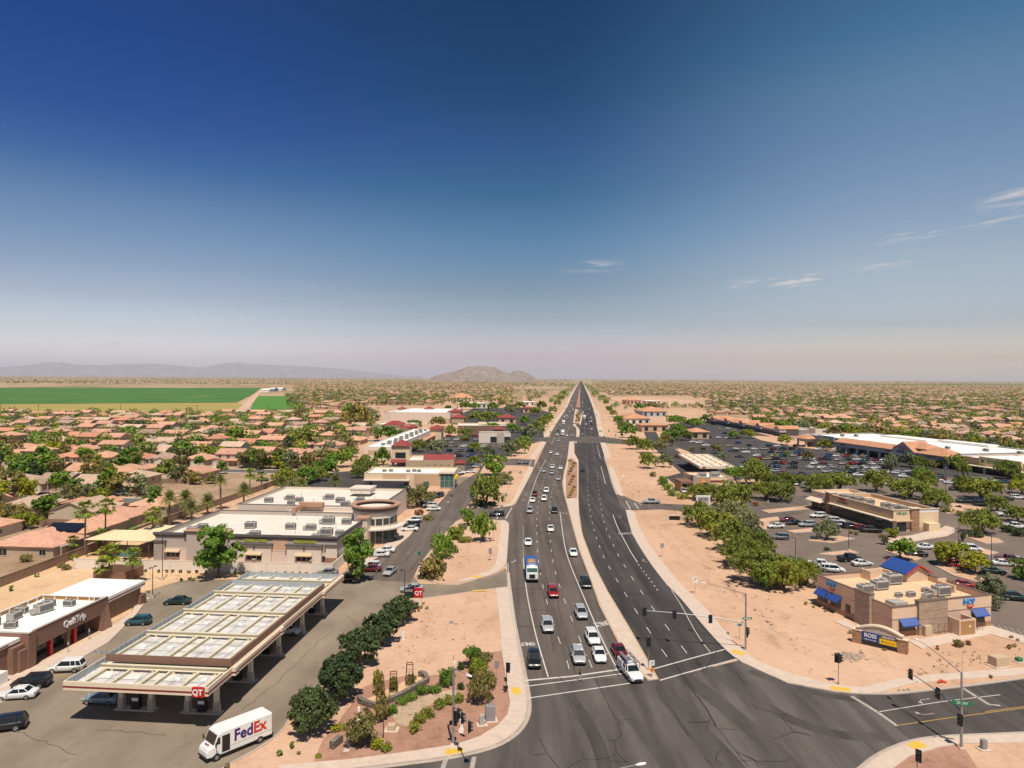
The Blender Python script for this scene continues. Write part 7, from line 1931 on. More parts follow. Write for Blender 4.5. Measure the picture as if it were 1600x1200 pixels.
# ---------------------------------------------------------------- the housing estates
VS=toUV(G(110,781))[1]  # the street seen across the near left blocks
def px_of(p):
 d=FPX*HC/p[1];a=p[0]*FPX/p[1]
 return CX+a*math.cos(ROLL)-d*math.sin(ROLL),CY+d*math.cos(ROLL)+a*math.sin(ROLL)
def region(p):
 """which housing area a ground point is in, judged by where the photograph shows houses"""
 X,Y=p.x,p.y
 if Y<120 or abs(X)>.78*Y+25:return None
 x,y=px_of(p)
 if X<0:
  if Y<910 and y>648:
   if Y<300:lim=800+FPX*(-137+(Y-150)*.13)/Y
   elif y>700:lim=555-(y-700)*2.2
   else:lim=572
   return 'left' if x<lim else None
  if y<641 and x>462+max(0,(y-618)*0.2)and y>596.5:
   if y>634:lim=575
   elif y>626:lim=690
   elif y>618:lim=760+(626-y)*8
   else:lim=878-max(0,(y-600))*1.6
   return 'farleft' if x<lim else None
  return None
 if x>1610:return None
 if y>600.5 and y<700:
  if x>1180 and y<668+(x-1180)*.088-6:return 'right'
  if x>1108 and y<650:return 'right'
  if 925+max(0,y-606)*2.5<x and y<618:return 'farright'
  if x>1080 and y<640 and y<622:return 'farright'
 return None
cand=[]
rr=random.Random(21)
def rows():
 k=-1
 while True:
  yield k
  k+=1
for k in range(-1,66):
 v_st=VS+k*78.0
 for side,fr in((-1,PI),(1,0.0)):
  if k<0 and side<0:continue
  row=v_st+side*21.5
  u=-3600.0+rr.uniform(0,10)
  while u<3600:
   p=UV(u,row)
   if(int((u+5000)//196)*196+184)<(u+5000):u+=3;
   rg_=region(p)
   if rg_:
    cand.append((p.y,k*2+(1 if side>0 else 0),u,row+rr.uniform(-1.5,1.5),fr,rg_,rr.random()))
   step=rr.uniform(15.6,17.6)if rg_ in('left','right')else rr.uniform(16.5,21)
   u+=step
   if rr.random()<.035:u+=13
cand.sort()
near=cand[:300];far=cand[300:]
# label rows in order from the camera, counted from the left
from collections import defaultdict
rowix={}
byrow=defaultdict(list)
for c in near:byrow[(c[5]if c[5]in('left','right')else c[5],c[1])].append(c)
ordered=defaultdict(list)
for(rg_,k)in sorted(byrow,key=lambda q:q[1]):ordered[rg_].append(k)
AREA={'left':'beyond the brown wall','right':'behind the grocery store','farleft':'beyond the green fields','farright':'far beyond the sand lot'}
roof_names=['pink-tiled','salmon-tiled','tan-tiled','salmon-tiled','brown-tiled','rust-tiled','sandy-tiled','pink-tiled']
HGROUP='houses of the estates'
tree_spots=[]
drive=MB()
for(rg_,k),L in byrow.items():
 L.sort(key=lambda c:c[2])
 rn=ordered[rg_].index(k)+1
 for n,(Y,kk,u,v,fr,_,r)in enumerate(L):
  ri=int(r*1000)
  kind=['one','one_gable','one','two','one_hip','two_hip','one','two_wide','one_wide','two','one_gable'][ri%11]
  seed=1+ri%4
  roofc=roof_names[(ri//11)%len(roof_names)]
  st_word='two-storey' if kind.startswith('two')else 'single-storey'
  p=UV(u,v)
  lab=f'{roofc} {st_word} house, {ORD(n+1)} from the left in the {ORD(rn)} row {AREA[rg_]}'
  hz=-GA+fr+R((ri%5-2)*1.0)+(PI/2 if ri%13==4 and kind.startswith('two')else 0)
  h=house(kind,seed,roofc,(p.x,p.y,0.02),hz,lab,HGROUP,far=Y>330,sx=.95+.1*((ri//7)%10)/10)
  if Y<420:
   s=-1 if fr==0 else 1
   gx=3.0 if seed%2 else-3.0
   if fr:gx=-gx
   q0,q1=UV(u+gx,v+s*8),UV(u+gx,v+s*15.5)
   ribbon(drive,[q0,q1],5.2,.03)
   if kind.startswith('one')and ri%9==0 and Y<330:  # rooftop solar
    so=MB();so.add([(-4,2.2,0),(4,2.2,0),(4,5.9,0),(-4,5.9,0)],[(0,1,2,3)])
  tree_spots.append((Y,u,v,fr,rg_,rn,r))
if drive.v:struct(drive.build('driveway',M['concrete']))
for(x,y,kd,sd,rc,hd,sx,lab)in((30,876,'one_wide',3,'pink-tiled',PI,1.0,'pink-tiled low house with white patio cover nearest the brown block wall'),(98,851,'one',2,'salmon-tiled',PI,1.0,'salmon-tiled low house with black solar panels beside the brown block wall'),(112,818,'one_gable',1,'tan-tiled',PI/2,1.0,'grey-gabled low house behind the solar-panelled house'),(200,829,'one_hip',4,'pink-tiled',PI,1.0,'pink-tiled low house with lawn behind the fan palms'),(268,806,'one',3,'salmon-tiled',PI,1.0,'salmon-tiled low house behind the feathery palms')):
 p=G(x,y);h=house(kd,sd,rc,(p.x-(7 if x>150 else 0),p.y+9,.02),-GA+hd,lab,HGROUP,False,sx)
 if 'solar' in lab:
  so=MB();so.M=Matrix.Rotation(-.35,4,'X');so.box(-4.6,4.4,-.6,3.2,.0,.08);so.build('solar_panel',M['solar'],h,(0,6.0,4.45))
for n,(x,y,w,d)in enumerate(((90,868,5,4),(150,842,4,4))):
 p=G(x,y);t=thing('patio_shelter',('white' if n==0 else 'cream')+' flat patio shelter beside the near wall-side house','shelter',(p.x,p.y,0),-GA);MB().box(-w/2,w/2,-d/2,d/2,2.5,2.68).build('roof',M['white' if n==0 else 'shade_cloth'],t)
 for sx in(-1,1):MB().box(sx*(w/2-.2)-.08,sx*(w/2-.2)+.08,-d/2+.1,-d/2+.26,0,2.5).build('post',M['trim'],t)
# streets and yard walls of the near blocks
for k in range(0,9):
 v=VS+k*78.0
 us=[c[2]for c in cand if c[5]=='left' and abs(c[3]-v)<40]
 if not us:continue
 mb=MB();ribbon(mb,[UV(min(us)-30,v),UV(max(us)+9,v)],10.0,.024);struct(mb.build('housing_street',M['street']))
 mb=MB()
 for s in(-1,1):ribbon(mb,[UV(min(us)-30,v+s*6.0),UV(max(us)+9,v+s*6.0)],1.9,.06)
 struct(mb.build('pavement',M['concrete']))
yw_n=0
for k in range(0,5):
 v=VS+k*78.0-39.0
 us=sorted(c[2]for c in cand if c[5]=='left' and(abs(c[3]-(v-17.5))<3 or abs(c[3]-(v+17.5))<3))
 if len(us)<2:continue
 yw_n+=1
 t=thing('yard_wall',f'tan block yard wall between back gardens, {ORD(yw_n)} back line beyond the brown block wall','wall',(0,0,0),0,'yard walls of the estate')
 mb=MB();wall_run(mb,[UV(us[0]-8,v),UV(us[-1]+8,v)],1.8,.18);mb.build('long_wall',M['block'],t)
 ups=sorted(c[2]for c in cand if c[5]=='left' and abs(c[3]-(v+17.5))<3);dns=sorted(c[2]for c in cand if c[5]=='left' and abs(c[3]-(v-17.5))<3)
 mb=MB()
 for L,s in((ups,1),(dns,-1)):
  for a,b in zip(L,L[1:]):wall_run(mb,[UV((a+b)/2,v+s*.1),UV((a+b)/2,v+s*11)],1.75,.16)
 o=mb.build('side_walls',M['block'],t);o['kind']='stuff'
# sunny lawns and solar roofs of the nearest gardens
for(x,y,wd,d)in((188,828,7,5),(455,772,14,7)):
 p=G(x,y);mb=MB();mb.box(p.x-wd/2,p.x+wd/2,p.y-d,p.y+d,.0,.05);struct(mb.build('lawn',M['lawn']))
# yard trees: the nearest as individuals, the rest as one mass
tree_spots.sort()
cnt=defaultdict(int)
YW={'round':'round yard tree','mesquite':'yard mesquite','willow':'drooping yard tree','ficus':'dense yard tree','tall':'tall yard tree'}
left_n=max(0,300-NTREE)
rest=[]
kinds=[('round',G_),('round',O_),('mesquite',M_),('round',M_),('willow',S_),('ficus',D_),('mesquite',O_),('round',Y_),('tall',G_),('willow',O_)]
for(Y,u,v,fr,rg_,rn,r)in tree_spots:
 q=random.Random(int(r*1e6))
 for _ in range(3 if q.random()<.6 else 4):
  s=-1 if fr==0 else 1
  du,dv=q.uniform(-8.5,8.5),(s*q.uniform(10,13)if q.random()<.5 else-s*q.uniform(10.5,15))
  p=UV(u+du,v+dv)
  if p.y<165:continue
  kd,lf=q.choice(kinds)
  if left_n>0 and region(p):
   left_n-=1
   cnt[(rg_,rn,kd,lf)]+=1
   w=q.uniform(5.0,9.5)
   tree(KINDNAME[kd],f'{LEAFWORD[lf]} {YW[kd]}, {ORD(cnt[(rg_, rn, kd, lf)])} along the {ORD(rn)} row {AREA[rg_]}',kd,lf,(p.x,p.y,0),w,w*q.uniform(.8,1.05),None,'yard trees of the estates',1 if Y<240 else 2)
  else:rest.append((p,lf,q.uniform(6.0,10.5)))
bq=random.Random(99);bn=defaultdict(int)
for(Y,u,v,fr,rg_,rn,r)in tree_spots:
 if Y>330:break
 for _ in range(3):
  p=UV(u+bq.uniform(-9,9),v+bq.choice((-1,1))*bq.uniform(9.5,16));lf=bq.choice((G_,O_,M_,S_,D_,'leaf_red'))
  if not region(p):continue
  bn[(rg_,rn,lf)]+=1;w=bq.uniform(1.2,3.2)
  tree('bush',f'{LEAFWORD[lf]} garden bush, {ORD(bn[(rg_, rn, lf)])} along the {ORD(rn)} row {AREA[rg_]}','bush',lf,(p.x,p.y,0.02),w,w*bq.uniform(.5,.8),None,'garden bushes of the estates',1,None,'bush')
# the rest of the houses, one object
def far_house(mb,p,rz,w,d,h,pitch):
 m=mb.M;mb.M=Matrix.Translation(p)@Matrix.Rotation(rz,4,'Z')
 mb.mat(0).box(-w/2,w/2,-d/2,d/2,0,h)
 mb.mat(1+int(abs(p.x*7+p.y*3))%4);hip_roof(mb,-w/2,w/2,-d/2,d/2,h,pitch,.5,.25)
 mb.M=m
fh=MB()
for(Y,kk,u,v,fr,rg_,r)in far:
 p=UV(u,v);q=random.Random(int(r*1e6))
 two=q.random()<.3
 far_house(fh,p,-GA+R(q.uniform(-4,4)),q.uniform(11,14),q.uniform(12,17),5.2 if two else 2.8,.33)
 for _ in range(2):
  if q.random()<.9:rest.append((UV(u+q.uniform(-9,9),v+q.choice((-1,1))*q.uniform(10,17)),q.choice((M_,G_,O_,D_,M_,S_)),q.uniform(6,11)))
roofm=[tile_mat('distant_roof',False,c)for c in((.50,.25,.165),(.50,.29,.19),(.40,.27,.19),(.52,.36,.25))]
fo=fh.build('distant_houses',[M['stucco']]+roofm)
tag(fo,'rows of small tile-roofed houses far out on both sides of the road','houses',kind='stuff')
# the rest of the trees, one object per leaf colour merged into one mesh
ft=MB();lm=[M_,G_,O_,D_,S_,Y_]
def far_tree(mb,p,w,lf,q,nl):
 mb.mi=lm.index(lf)if lf in lm else 0
 h=w*q.uniform(.75,1.0)
 n=nl
 for i in range(n):
  d=Vector((q.gauss(0,1),q.gauss(0,1),q.gauss(.15,.9))).normalized()
  c=Vector((p.x,p.y,h*.56))+Vector((d.x*w*.5,d.y*w*.5,d.z*h*.44))*q.uniform(.45,1.0)
  leaf_quad(mb,c,d*.8+Vector((q.gauss(0,.4),q.gauss(0,.4),.4)),w*(.125 if n<60 else .10)*q.uniform(.8,1.3),q)
q=random.Random(77)
for p,lf,w in rest:
 far_tree(ft,p,w,lf,q,150 if p.y<430 else(75 if p.y<900 else(30 if p.y<2000 else 14)))
# street and park trees between the far estates
for i in range(7800):
 y=597.5+44*q.random()**1.7;x=q.uniform(455,1610)
 p=G(x,y)
 lim=880-max(0,y-604)*2.0
 if 0<1:
  if x<800 or x<lim:
   if x>lim or(y>634)or(x<462+(y-600)*.2):continue
  elif not(x>930+(y-600)*3.0):continue
  if 940<x<1110 and 619<y<637:continue
  if x>900 and y>622 and x<1120:continue
 if noise.noise(Vector((p.x/260,p.y/420,4.2)))<q.uniform(-.35,.30):continue
 far_tree(ft,p,q.uniform(8,14),q.choice((M_,O_,O_,D_,S_,M_)),q,24 if p.y<1500 else 13)
for i in range(260):  # trees lining the far road
 y=600+30*q.random()**1.4;sd=q.random()<.5;e=4+(y-600)*.35
 p=G((904-(y-600)*.55-q.uniform(e*.6,e*2.2))if sd else(910+(y-600)*.5+q.uniform(e*.6,e*2.0)),y);far_tree(ft,p,q.uniform(6,11),q.choice((M_,G_,O_,M_)),q,24)
for i in range(34):  # broken tree line before the bare sand lot
 p=G(q.uniform(955,1112),637.5+q.uniform(-2,3));far_tree(ft,p,q.uniform(6,11),q.choice((M_,G_,O_)),q,40)
for i in range(60):  # hedge of trees along the bright green plot
 p=G(447+i*.35,619+i*.6);far_tree(ft,p+Vector((q.uniform(-4,14),0,0)),q.uniform(8,12),q.choice((D_,O_,G_)),q,30)
to=ft.build('distant_trees',[M[k]for k in lm])
tag(to,'mass of small green trees between the far houses','trees',kind='stuff')
# dry scrub dotted over the open desert
sc=MB();
for i in range(9000):
 y=593.0+10.5*q.random()**1.3;x=q.uniform(-20,1620)
 yy=y+(x-800)*ROLL
 p=G(x,yy)
 if x<420 and yy>605.5:continue
 if 895<x<925:continue
 s=q.uniform(1.5,3.4)*(1+p.y/9000)
 for j in range(3):
  d=Vector((q.gauss(0,1),q.gauss(0,1),abs(q.gauss(.2,.6)))).normalized()
  sc.mi=0 if i%2 else 1
  leaf_quad(sc,Vector((p.x,p.y,s*.5))+d*s*.5,d,s*.9,q)
so=sc.build('desert_scrub',[M['leaf_olive'],M['leaf_grey']])
tag(so,'dark dots of dry scrub over the open desert plain','scrub',kind='stuff')

# dry weeds and pebbles on the bare lots
wd=MB();q=random.Random(31)
AREAS=[((985,800),(1090,920),(1230,1050),(1330,1070),(1270,955),(1170,915),(1080,830)),((640,945),(770,925),(780,1010),(730,1020),(560,1080),(600,970)),((20,925),(250,890),(330,902),(210,930)),((790,820),(690,860),(660,905),(770,890)),((1440,1020),(1600,1010),(1600,1040),(1420,1060)),((960,740),(1040,760),(1060,785),(980,775)),((745,750),(830,735),(800,785))]
for A in AREAS:
 cx=sum(a[0]for a in A)/len(A);cy=sum(a[1]for a in A)/len(A)
 for i in range(60):
  a,b=q.choice(list(zip(A,A[1:]+A[:1])));t=q.random();r_=q.random()**.6
  x=cx+((a[0]+(b[0]-a[0])*t)-cx)*r_*.95;y=cy+((a[1]+(b[1]-a[1])*t)-cy)*r_*.95
  p=G(x,y);s_=q.uniform(.05,.15)
  for j in range(5):
   wd.mi=i%3
   leaf_quad(wd,Vector((p.x,p.y,.1+s_*.5))+Vector((q.gauss(0,s_),q.gauss(0,s_),0)),Vector((q.gauss(0,1),q.gauss(0,1),.6)),s_,q)
tag(wd.build('dry_weeds',[M['leaf_olive'],M['leaf_red'],M['rock2']]),'sparse dry weeds and pebbles scattered over the bare sand','weeds',kind='stuff')
sc_=MB();q=random.Random(41)
def scuff(pts,w,n=1):
 for k in range(n):
  p=resample(P(pts),1.2);p=[v+Vector((q.uniform(-.5,.5)+k*.9,q.uniform(-.5,.5),0))for v in p]
  for i in range(len(p)-1):
   if q.random()<.75:ribbon(sc_,[p[i],p[i+1]],w*q.uniform(.4,1.3),.008+.0005*(i%9))
scuff([(1088,877),(1130,910),(1168,945),(1207,982),(1235,1005),(1257,1028)],.9,2);scuff([(1000,805),(1045,850),(1100,905),(1150,960)],.35,2);scuff([(1040,820),(1080,860),(1120,890)],.5,1);scuff([(1180,985),(1290,1005),(1400,1045)],.4,1)
struct(sc_.build('scuffed_sand',M['wash']))
# ---------------------------------------------------------------- vehicles
def pdir(path,y,away=False):
 """heading of a lane (list of photo points) at photo row y"""
 L=sorted(path,key=lambda q:q[1])
 for a,b in zip(L,L[1:]):
  if a[1]<=y<=b[1]:break
 else:a,b=(L[-2],L[-1])if y>L[-1][1]else(L[0],L[1])
 d=G(*b)-G(*a)
 h=math.atan2(d.y,d.x)  # b is nearer the camera
 return h+(PI if away else 0)
def road_car(px,py,kind,color,label,away=False,group=None,back=None):
 p=G(px,py);h=pdir(A1 if away else D1,py,away)
 L=CARS[kind]['L']
 c=p+Vector((0,L*.45,0))if not away else p+Vector((0,L*.45,0))
 return car(kind,color,(c.x,c.y,.03),h,label,group,c.y<190)
RG='traffic coming towards the crossing'
for args in((835,1047,'suv','black','black SUV waiting at the stop line in the right-turn lane'),(906,1041,'suv','silver','silver SUV waiting first at the stop line beside the walking person'),(939,1038,'sedan','white','white sedan waiting first at the stop line'),(928,1011,'suv','white','white SUV with dark sunroof waiting behind the white sedan'),(971,1032,'sedan','dark red','dark red sedan in the left-turn lane behind the utility truck'),
             (856,991,'suv','silver','silver crossover rolling up the lane left of the waiting cars'),(909.5,970,'suv','silver','silver SUV behind the white SUV near the left-turn arrow lane'),(865,936,'suv','red','red SUV driving in the middle lane behind the silver crossover'),(917,921,'suv','black','black SUV in the left-turn lane beside the median'),(897,871,'sedan','white','white sedan in the left-turn lane beside the median'),
             (825.5,854,'sedan','white','white sedan following the blue refuse truck'),(861,832,'sedan','white','white sedan in the middle lane, alone past the side road'),(828,803,'suv','silver','silver SUV in the outer lane by the side road mouth'),(867,803,'suv','black','black SUV in the inner lane by the narrow median'),(832.5,786,'sedan','white','white sedan behind a maroon car in the outer lane'),(850.5,784,'suv','white','white SUV level with the white sedan, middle lane'),
             (835.5,776,'suv','dark red','maroon SUV in the outer lane by the turn arrows'),(854,771,'suv','white','white SUV leading the middle lane pair by the turn arrows'),(873,751,'sedan','silver','silver sedan in the inner lane beside the planted median'),(850,738.5,'sedan','silver','silver sedan in the outer lane above the second driveway'),(863.5,733,'suv','white','white SUV behind a silver one in the middle lane'),(862.7,742,'suv','silver','silver SUV ahead of a white one in the middle lane'),(876.5,734,'sedan','white','white sedan in the inner lane above the planted median'),(861,709,'sedan','white','white sedan just past the far crossing, outer lane'),(871,712,'sedan','white','white sedan just past the far crossing, middle lane')):
 road_car(*args,group=RG)
for args in((911,738,'sedan','black','black sedan driving away beside the planted median'),(899.5,694,'suv','white','white SUV waiting in the far left-turn pocket')):road_car(*args,away=True,group='traffic driving away')
k_=random.Random(3)
def queue(spots,away,phrase,group):
 spots=sorted(spots,key=lambda q:-q[1])
 for n,(x,y)in enumerate(spots):
  kd=k_.choice(('sedan','suv','suv','sedan','pickup','hatch'));cl=k_.choice(('white','white','silver','black','grey','dark red','white','silver'))
  road_car(x,y,kd,cl,f'{cl} {WORD[kd]}, {ORD(n+1)} from the front {phrase}',away,group)
queue([(871,681),(889,678),(894,682),(886,682),(876,666),(877,656),(882,652),(887,653),(881,658),(872,676),(873,690),(884,640),(889,644),(886,632),(893,636),(891,626),(896,628),(893,620),(898,616),(900,612),(897,610)],False,'in the queue at the far crossing','queue at the far crossing')
queue([(909,671),(917,673),(925,672),(916,664),(925,664),(910,681),(924,660),(918,656),(924,654),(917,650),(911,645),(914,641),(918,643),(924,648),(921,640),(911,636),(916,633),(913,627),(910,622),(912,615),(909,609),(908,604),(910,612)],True,'in the outbound stream past the far crossing','outbound traffic past the far crossing')
far_in=[];far_out=[]
for i in range(22):
 y=601+52*(i/22)**1.3+k_.uniform(-.6,.6);f=(682-y)/76.0
 far_in.append((874+28*f if i%2 else 885+19*f,y));far_out.append((914-5.5*f if i%3 else 924-14*f,y+.7))
queue(far_in,False,'of the far inbound traffic','far inbound traffic');queue(far_out,True,'of the far outbound traffic','far outbound traffic')
# parked and turning cars, one by one: photo point under the middle, kind, colour, heading, place
def parked(place,group,L):
 seen=defaultdict(list)
 for it in L:seen[(it[2],it[3])].append(it)
 for(kd,cl),its in seen.items():
  its.sort(key=lambda i:i[0])
  for n,(x,y,_,_,h)in enumerate(its):
   p=G(x,y)
   lab=f'{cl} {WORD[kd]} {place}' if len(its)==1 else f'{ORD(n+1)} {cl} {WORD[kd]} from the left {place}'
   car(kd,cl,(p.x,p.y,.03),R(h),lab,group,p.y<190)
parked('beside the convenience store','cars by the convenience store',[(104,1049,'suv','white',188),(49,1073,'suv','black',188),(27,1091,'sedan','white',190),(6,1141,'suv','black',200),(216,976,'hatch','teal',186),(277,944,'sedan','dark green',184)])
parked('under the long fuel canopy','cars under the fuel canopy',[(160,1098,'sedan','pale blue',175),(449,990,'sedan','white',-12),(376,1042,'sedan','silver',80),(474,957,'sedan','white',78)])
parked('near the round glazed tower','cars by the child care building',[(593,870,'sedan','white',182),(602,863,'sedan','white',182),(580,888,'hatch','white',182),(579,893,'sedan','dark red',182),(647,816,'suv','white',186),(643,824,'suv','black',186),(640,830,'sedan','white',186),(629,786,'suv','white',100),(637,778,'sedan','silver',100),(672,793,'suv','white',186),(677,798,'sedan','white',186),(666,787,'suv','grey',186),(543,909,'suv','black',182),(511,899,'sedan','grey',182),(686,777,'suv','dark blue',250),(596,762,'suv','dark green',180),(631,764,'sedan','dark green',180),(717,741,'pickup','white',190),(735,739,'sedan','white',190),(745,731,'suv','silver',190)])
parked('on the side road','cars on the side roads',[(609.5,897,'sedan','silver',-100),(644,924,'sedan','silver',192),(776,807,'suv','black',184),(817,725,'pickup','grey',184),(1018,787,'pickup','silver',182),(1068,770,'suv','silver',-96),(978,692,'suv','red',182),(990,693,'sedan','white',182)])
RLOT=[(1212,825,'sedan','white',187),(1231,815,'sedan','dark red',187),(1241,820,'sedan','black',187),(1261,823,'suv','silver',187),(1278,809,'suv','white',187),(1307,817,'suv','white',-15),(1314,823,'suv','silver',-15),(1330,826,'suv','black',-15),(1346,828,'hatch','red',-15),(1361,832,'pickup','black',-12),(1218,843,'suv','grey',172),(1328,877,'pickup','black',10),(1347,884,'sedan','white',8),(1283,887,'pickup','white',-20),(1301,894,'van','white',-18),(1443,858,'sedan','white',172),(1432,869,'sedan','black',165),(1517,861,'van','white',-20),(1498,887,'suv','red',-18),(1553,896,'sedan','dark green',-16),(1568,884,'sedan','white',-14),(1578,879,'pickup','dark red',-14),(1593,879,'sedan','silver',-14),(1508,918,'sedan','red',-18),(1585,938,'suv','dark green',-16)]
parked('in the car park near the diner','cars in the near right car park',RLOT)
parked('in the car park behind the shop strip','cars in the far right car park',[(1508,786,'pickup','dark green',-12),(1531,785,'suv','dark blue',-12),(1532,791,'suv','black',-12),(1572,782,'sedan','black',-12),(1589,780,'suv','white',-12),(1540,809,'pickup','grey',-14),(1573,807,'pickup','white',-14),(1586,826,'pickup','white',-14),(1424,757,'sedan','black',-10),(1417,755,'pickup','black',-10),(1389,758,'sedan','white',-10),(1493,766,'sedan','grey',-12),(1484,756,'sedan','white',-12),(1465,752,'sedan','white',-12),(1457,752,'suv','grey',170),(1471,750,'hatch','dark red',-12),(1242,759,'van','white',175),(1262,763,'pickup','grey',175),(1273,765,'pickup','silver',175),(1320,745,'sedan','white',-8),(1341,744,'sedan','white',-8),(1362,744,'suv','grey',-8),(1415,743,'suv','silver',-10),(1412,746,'sedan','white',-10)])
# rows of the big car parks
def lot_row(y,x0,x1,ang,space,phrase,group,fill=.9,slope=0.0,seed=0):
 q=random.Random(seed+int(y*10))
 a,b=G(x0,y),G(x1,y+slope*(x1-x0));L=(b-a).length;n=0;s=0
 while s<L:
  if q.random()<fill:
   n+=1
   kd=q.choice(('sedan','suv','sedan','suv','hatch','pickup','van','suv'));cl=q.choice(('white','white','white','silver','silver','grey','black','black','dark red','red','blue','teal','dark green','beige','white','silver'))
   p=a.lerp(b,s/L)
   car(kd,cl,(p.x,p.y+q.uniform(-.4,.4),.03),R(ang+q.choice((0,180))+q.uniform(-3,3)),f'{cl} {WORD[kd]}, {ORD(n)} from the left {phrase}',group,False)
  s+=space*q.uniform(.95,1.1)
GL='cars in the grocery car park'
ROWN=('front','second','third','fourth','fifth','sixth','seventh','eighth','back')
for n,(y,x0,x1,sp,fl)in enumerate(((738.5,1292,1392,5.2,.95),(731,1162,1420,5.0,.62),(725,1166,1425,4.6,.80),(718.5,1184,1405,4.6,.80),(713,1182,1392,4.8,.8),(707.5,1190,1345,4.8,.75),(702.5,1150,1330,5.2,.7),(697.5,1140,1250,5.6,.6),(693,1140,1200,6,.55))):
 lot_row(y,x0,x1,32,sp,f'in the {ROWN[n]} grocery car park row',GL,fl,.008,5)
for n,(y,x0,x1)in enumerate(((748,1436,1462),(744,1425,1475),(740.5,1400,1472),(757,1530,1572),(752.5,1522,1580))):lot_row(y,x0,x1,-10,5.2,f'in the {ROWN[n]} short row by the trees','cars in short rows by the trees',.85,.05,9)
for n,(y,x0,x1)in enumerate(((692,1082,1130),(684,1078,1160),(677,1090,1165),(670,1085,1150),(664,1092,1120))):lot_row(y,x0,x1,30,6.5,f'in the {ROWN[n]} row before the tiled shops','cars before the tiled shops',.7,.02,13)
for n,(y,x0,x1)in enumerate(((714,698,742),(706,700,748),(699,694,762),(693,692,745),(688,700,770),(683,702,748),(655,712,770))):lot_row(y,x0,x1,20,6.0,f'in the {ROWN[n]} left car park row','cars in the left shopping car park',.72,0,17)
parked('in the dark car park by the far fuel canopy','cars by the small fuel canopy',[(1146,706,'pickup','black',175),(1060,715,'suv','red',120),(1154,715,'sedan','black',170),(1102,697,'sedan','white',178),(1092,693,'suv','white',178),(1165,708,'sedan','white',178),(1188,734,'van','white',178),(1210,738,'suv','silver',176),(1222,741,'hatch','red',178),(1250,742,'sedan','dark blue',178),(1238,732,'suv','dark green',178),(1075,728,'suv','teal',100)])
parked('in a driveway of the housing estate','cars in driveways of the estate',[(16,778,'sedan','dark red',180),(65,777,'suv','dark blue',200),(152,774,'suv','white',195),(163,771,'sedan','white',195),(187,774,'suv','white',188),(96,741,'sedan','white',200),(186,728,'suv','white',200),(290,748,'sedan','white',186),(338,747,'hatch','silver',186),(18,735,'van','silver',180),(250,715,'sedan','white',95),(213,700,'suv','white',180),(120,722,'sedan','grey',92),(310,722,'sedan','red',188),(438,768,'sedan','white',186),(410,752,'sedan','dark blue',186)])

# --- white delivery step van with purple and orange lettering
dvp=G(366,1172);dh=math.atan2(-.75,-.66)
dv_=thing('delivery_van','white delivery step van with big purple and orange lettering on its side','van',(dvp.x,dvp.y+.4,.03),dh)
b=MB();X0,X1,HW,ZT=-3.9,2.2,1.15,3.05
b.bevbox(X0,X1,-HW,HW,.62,ZT,.10)
ring=[[Vector((x,y,z))for y,z in((-w,z0),(-w,zt-.1),(-w+.12,zt),(w-.12,zt),(w,zt-.1),(w,z0))]for x,w,z0,zt in((2.2,1.13,.62,2.98),(2.55,1.12,.62,2.90),(3.02,1.08,.62,1.72),(3.60,1.0,.60,1.50),(3.78,.94,.62,1.15))]
ring_loft(b,ring,False,True,False);b.box(-3.9,3.3,-.9,.9,.42,.62)
b.build('body',M['white'],dv_)
g=MB();g.add([(2.63,-.98,2.72),(2.63,.98,2.72),(3.04,.98,1.76),(3.04,-.98,1.76),(2.60,-.98,2.72),(2.60,.98,2.72),(3.0,.98,1.76),(3.0,-.98,1.76)],[(0,3,2,1),(4,5,6,7),(0,1,5,4),(2,3,7,6)])
g.build('windscreen',M['car_glass'],dv_)
for s in(-1,1):
 g=MB();g.box(1.25,2.15,s*HW-.015 if s<0 else HW-.01,s*HW+.01 if s<0 else HW+.015,.75,2.55);g.build('door',M['black'],dv_)
 g=MB();g.add([(2.35,s*1.135,2.5),(2.62,s*1.125,2.5),(2.9,s*1.105,1.75),(2.35,s*1.135,1.75)],[(0,1,2,3)]if s<0 else[(3,2,1,0)]);g.build('window',M['car_glass'],dv_)
 g=MB();g.tube([(2.9,s*1.1,1.9),(3.0,s*1.45,2.0)],.025,5);g.cbox((3.0,s*1.5,1.7),.08,.22,.5);g.build('mirror',M['plastic'],dv_)
 g=MB();g.cbox((3.74,s*.72,.95),.1,.22,.22);g.build('headlight',M['headlight'],dv_)
 g=MB();g.cbox((-3.92,s*.9,1.0),.06,.2,.3);g.build('taillight',M['taillight'],dv_)
 g=MB();g.box(X0+.1,1.2,s*HW-.012 if s<0 else HW,s*HW if s<0 else HW+.012,1.12,1.18);g.build('stripe',M['cc_grey'],dv_)
 for x in(2.75,-2.35):
  t=MB();t.tube([(x,s*.72,.42),(x,s*1.16,.42)],.42,16);t=t.build('wheel',M['rubber'],dv_)
  t2=MB();t2.tube([(x,s*1.10,.42),(x,s*1.175,.42)],.22,10);t2.build('rim',M['metal'],t)
g=MB();g.box(3.6,3.84,-.95,.95,.42,.66);g.build('bumper',M['black'],dv_);g=MB();g.box(3.66,3.72,-.5,.5,.85,1.3);g.build('grille',M['cc_grey'],dv_)
g=MB();g.box(-4.1,-3.9,-1.0,1.0,.45,.62);g.build('step',M['black'],dv_)
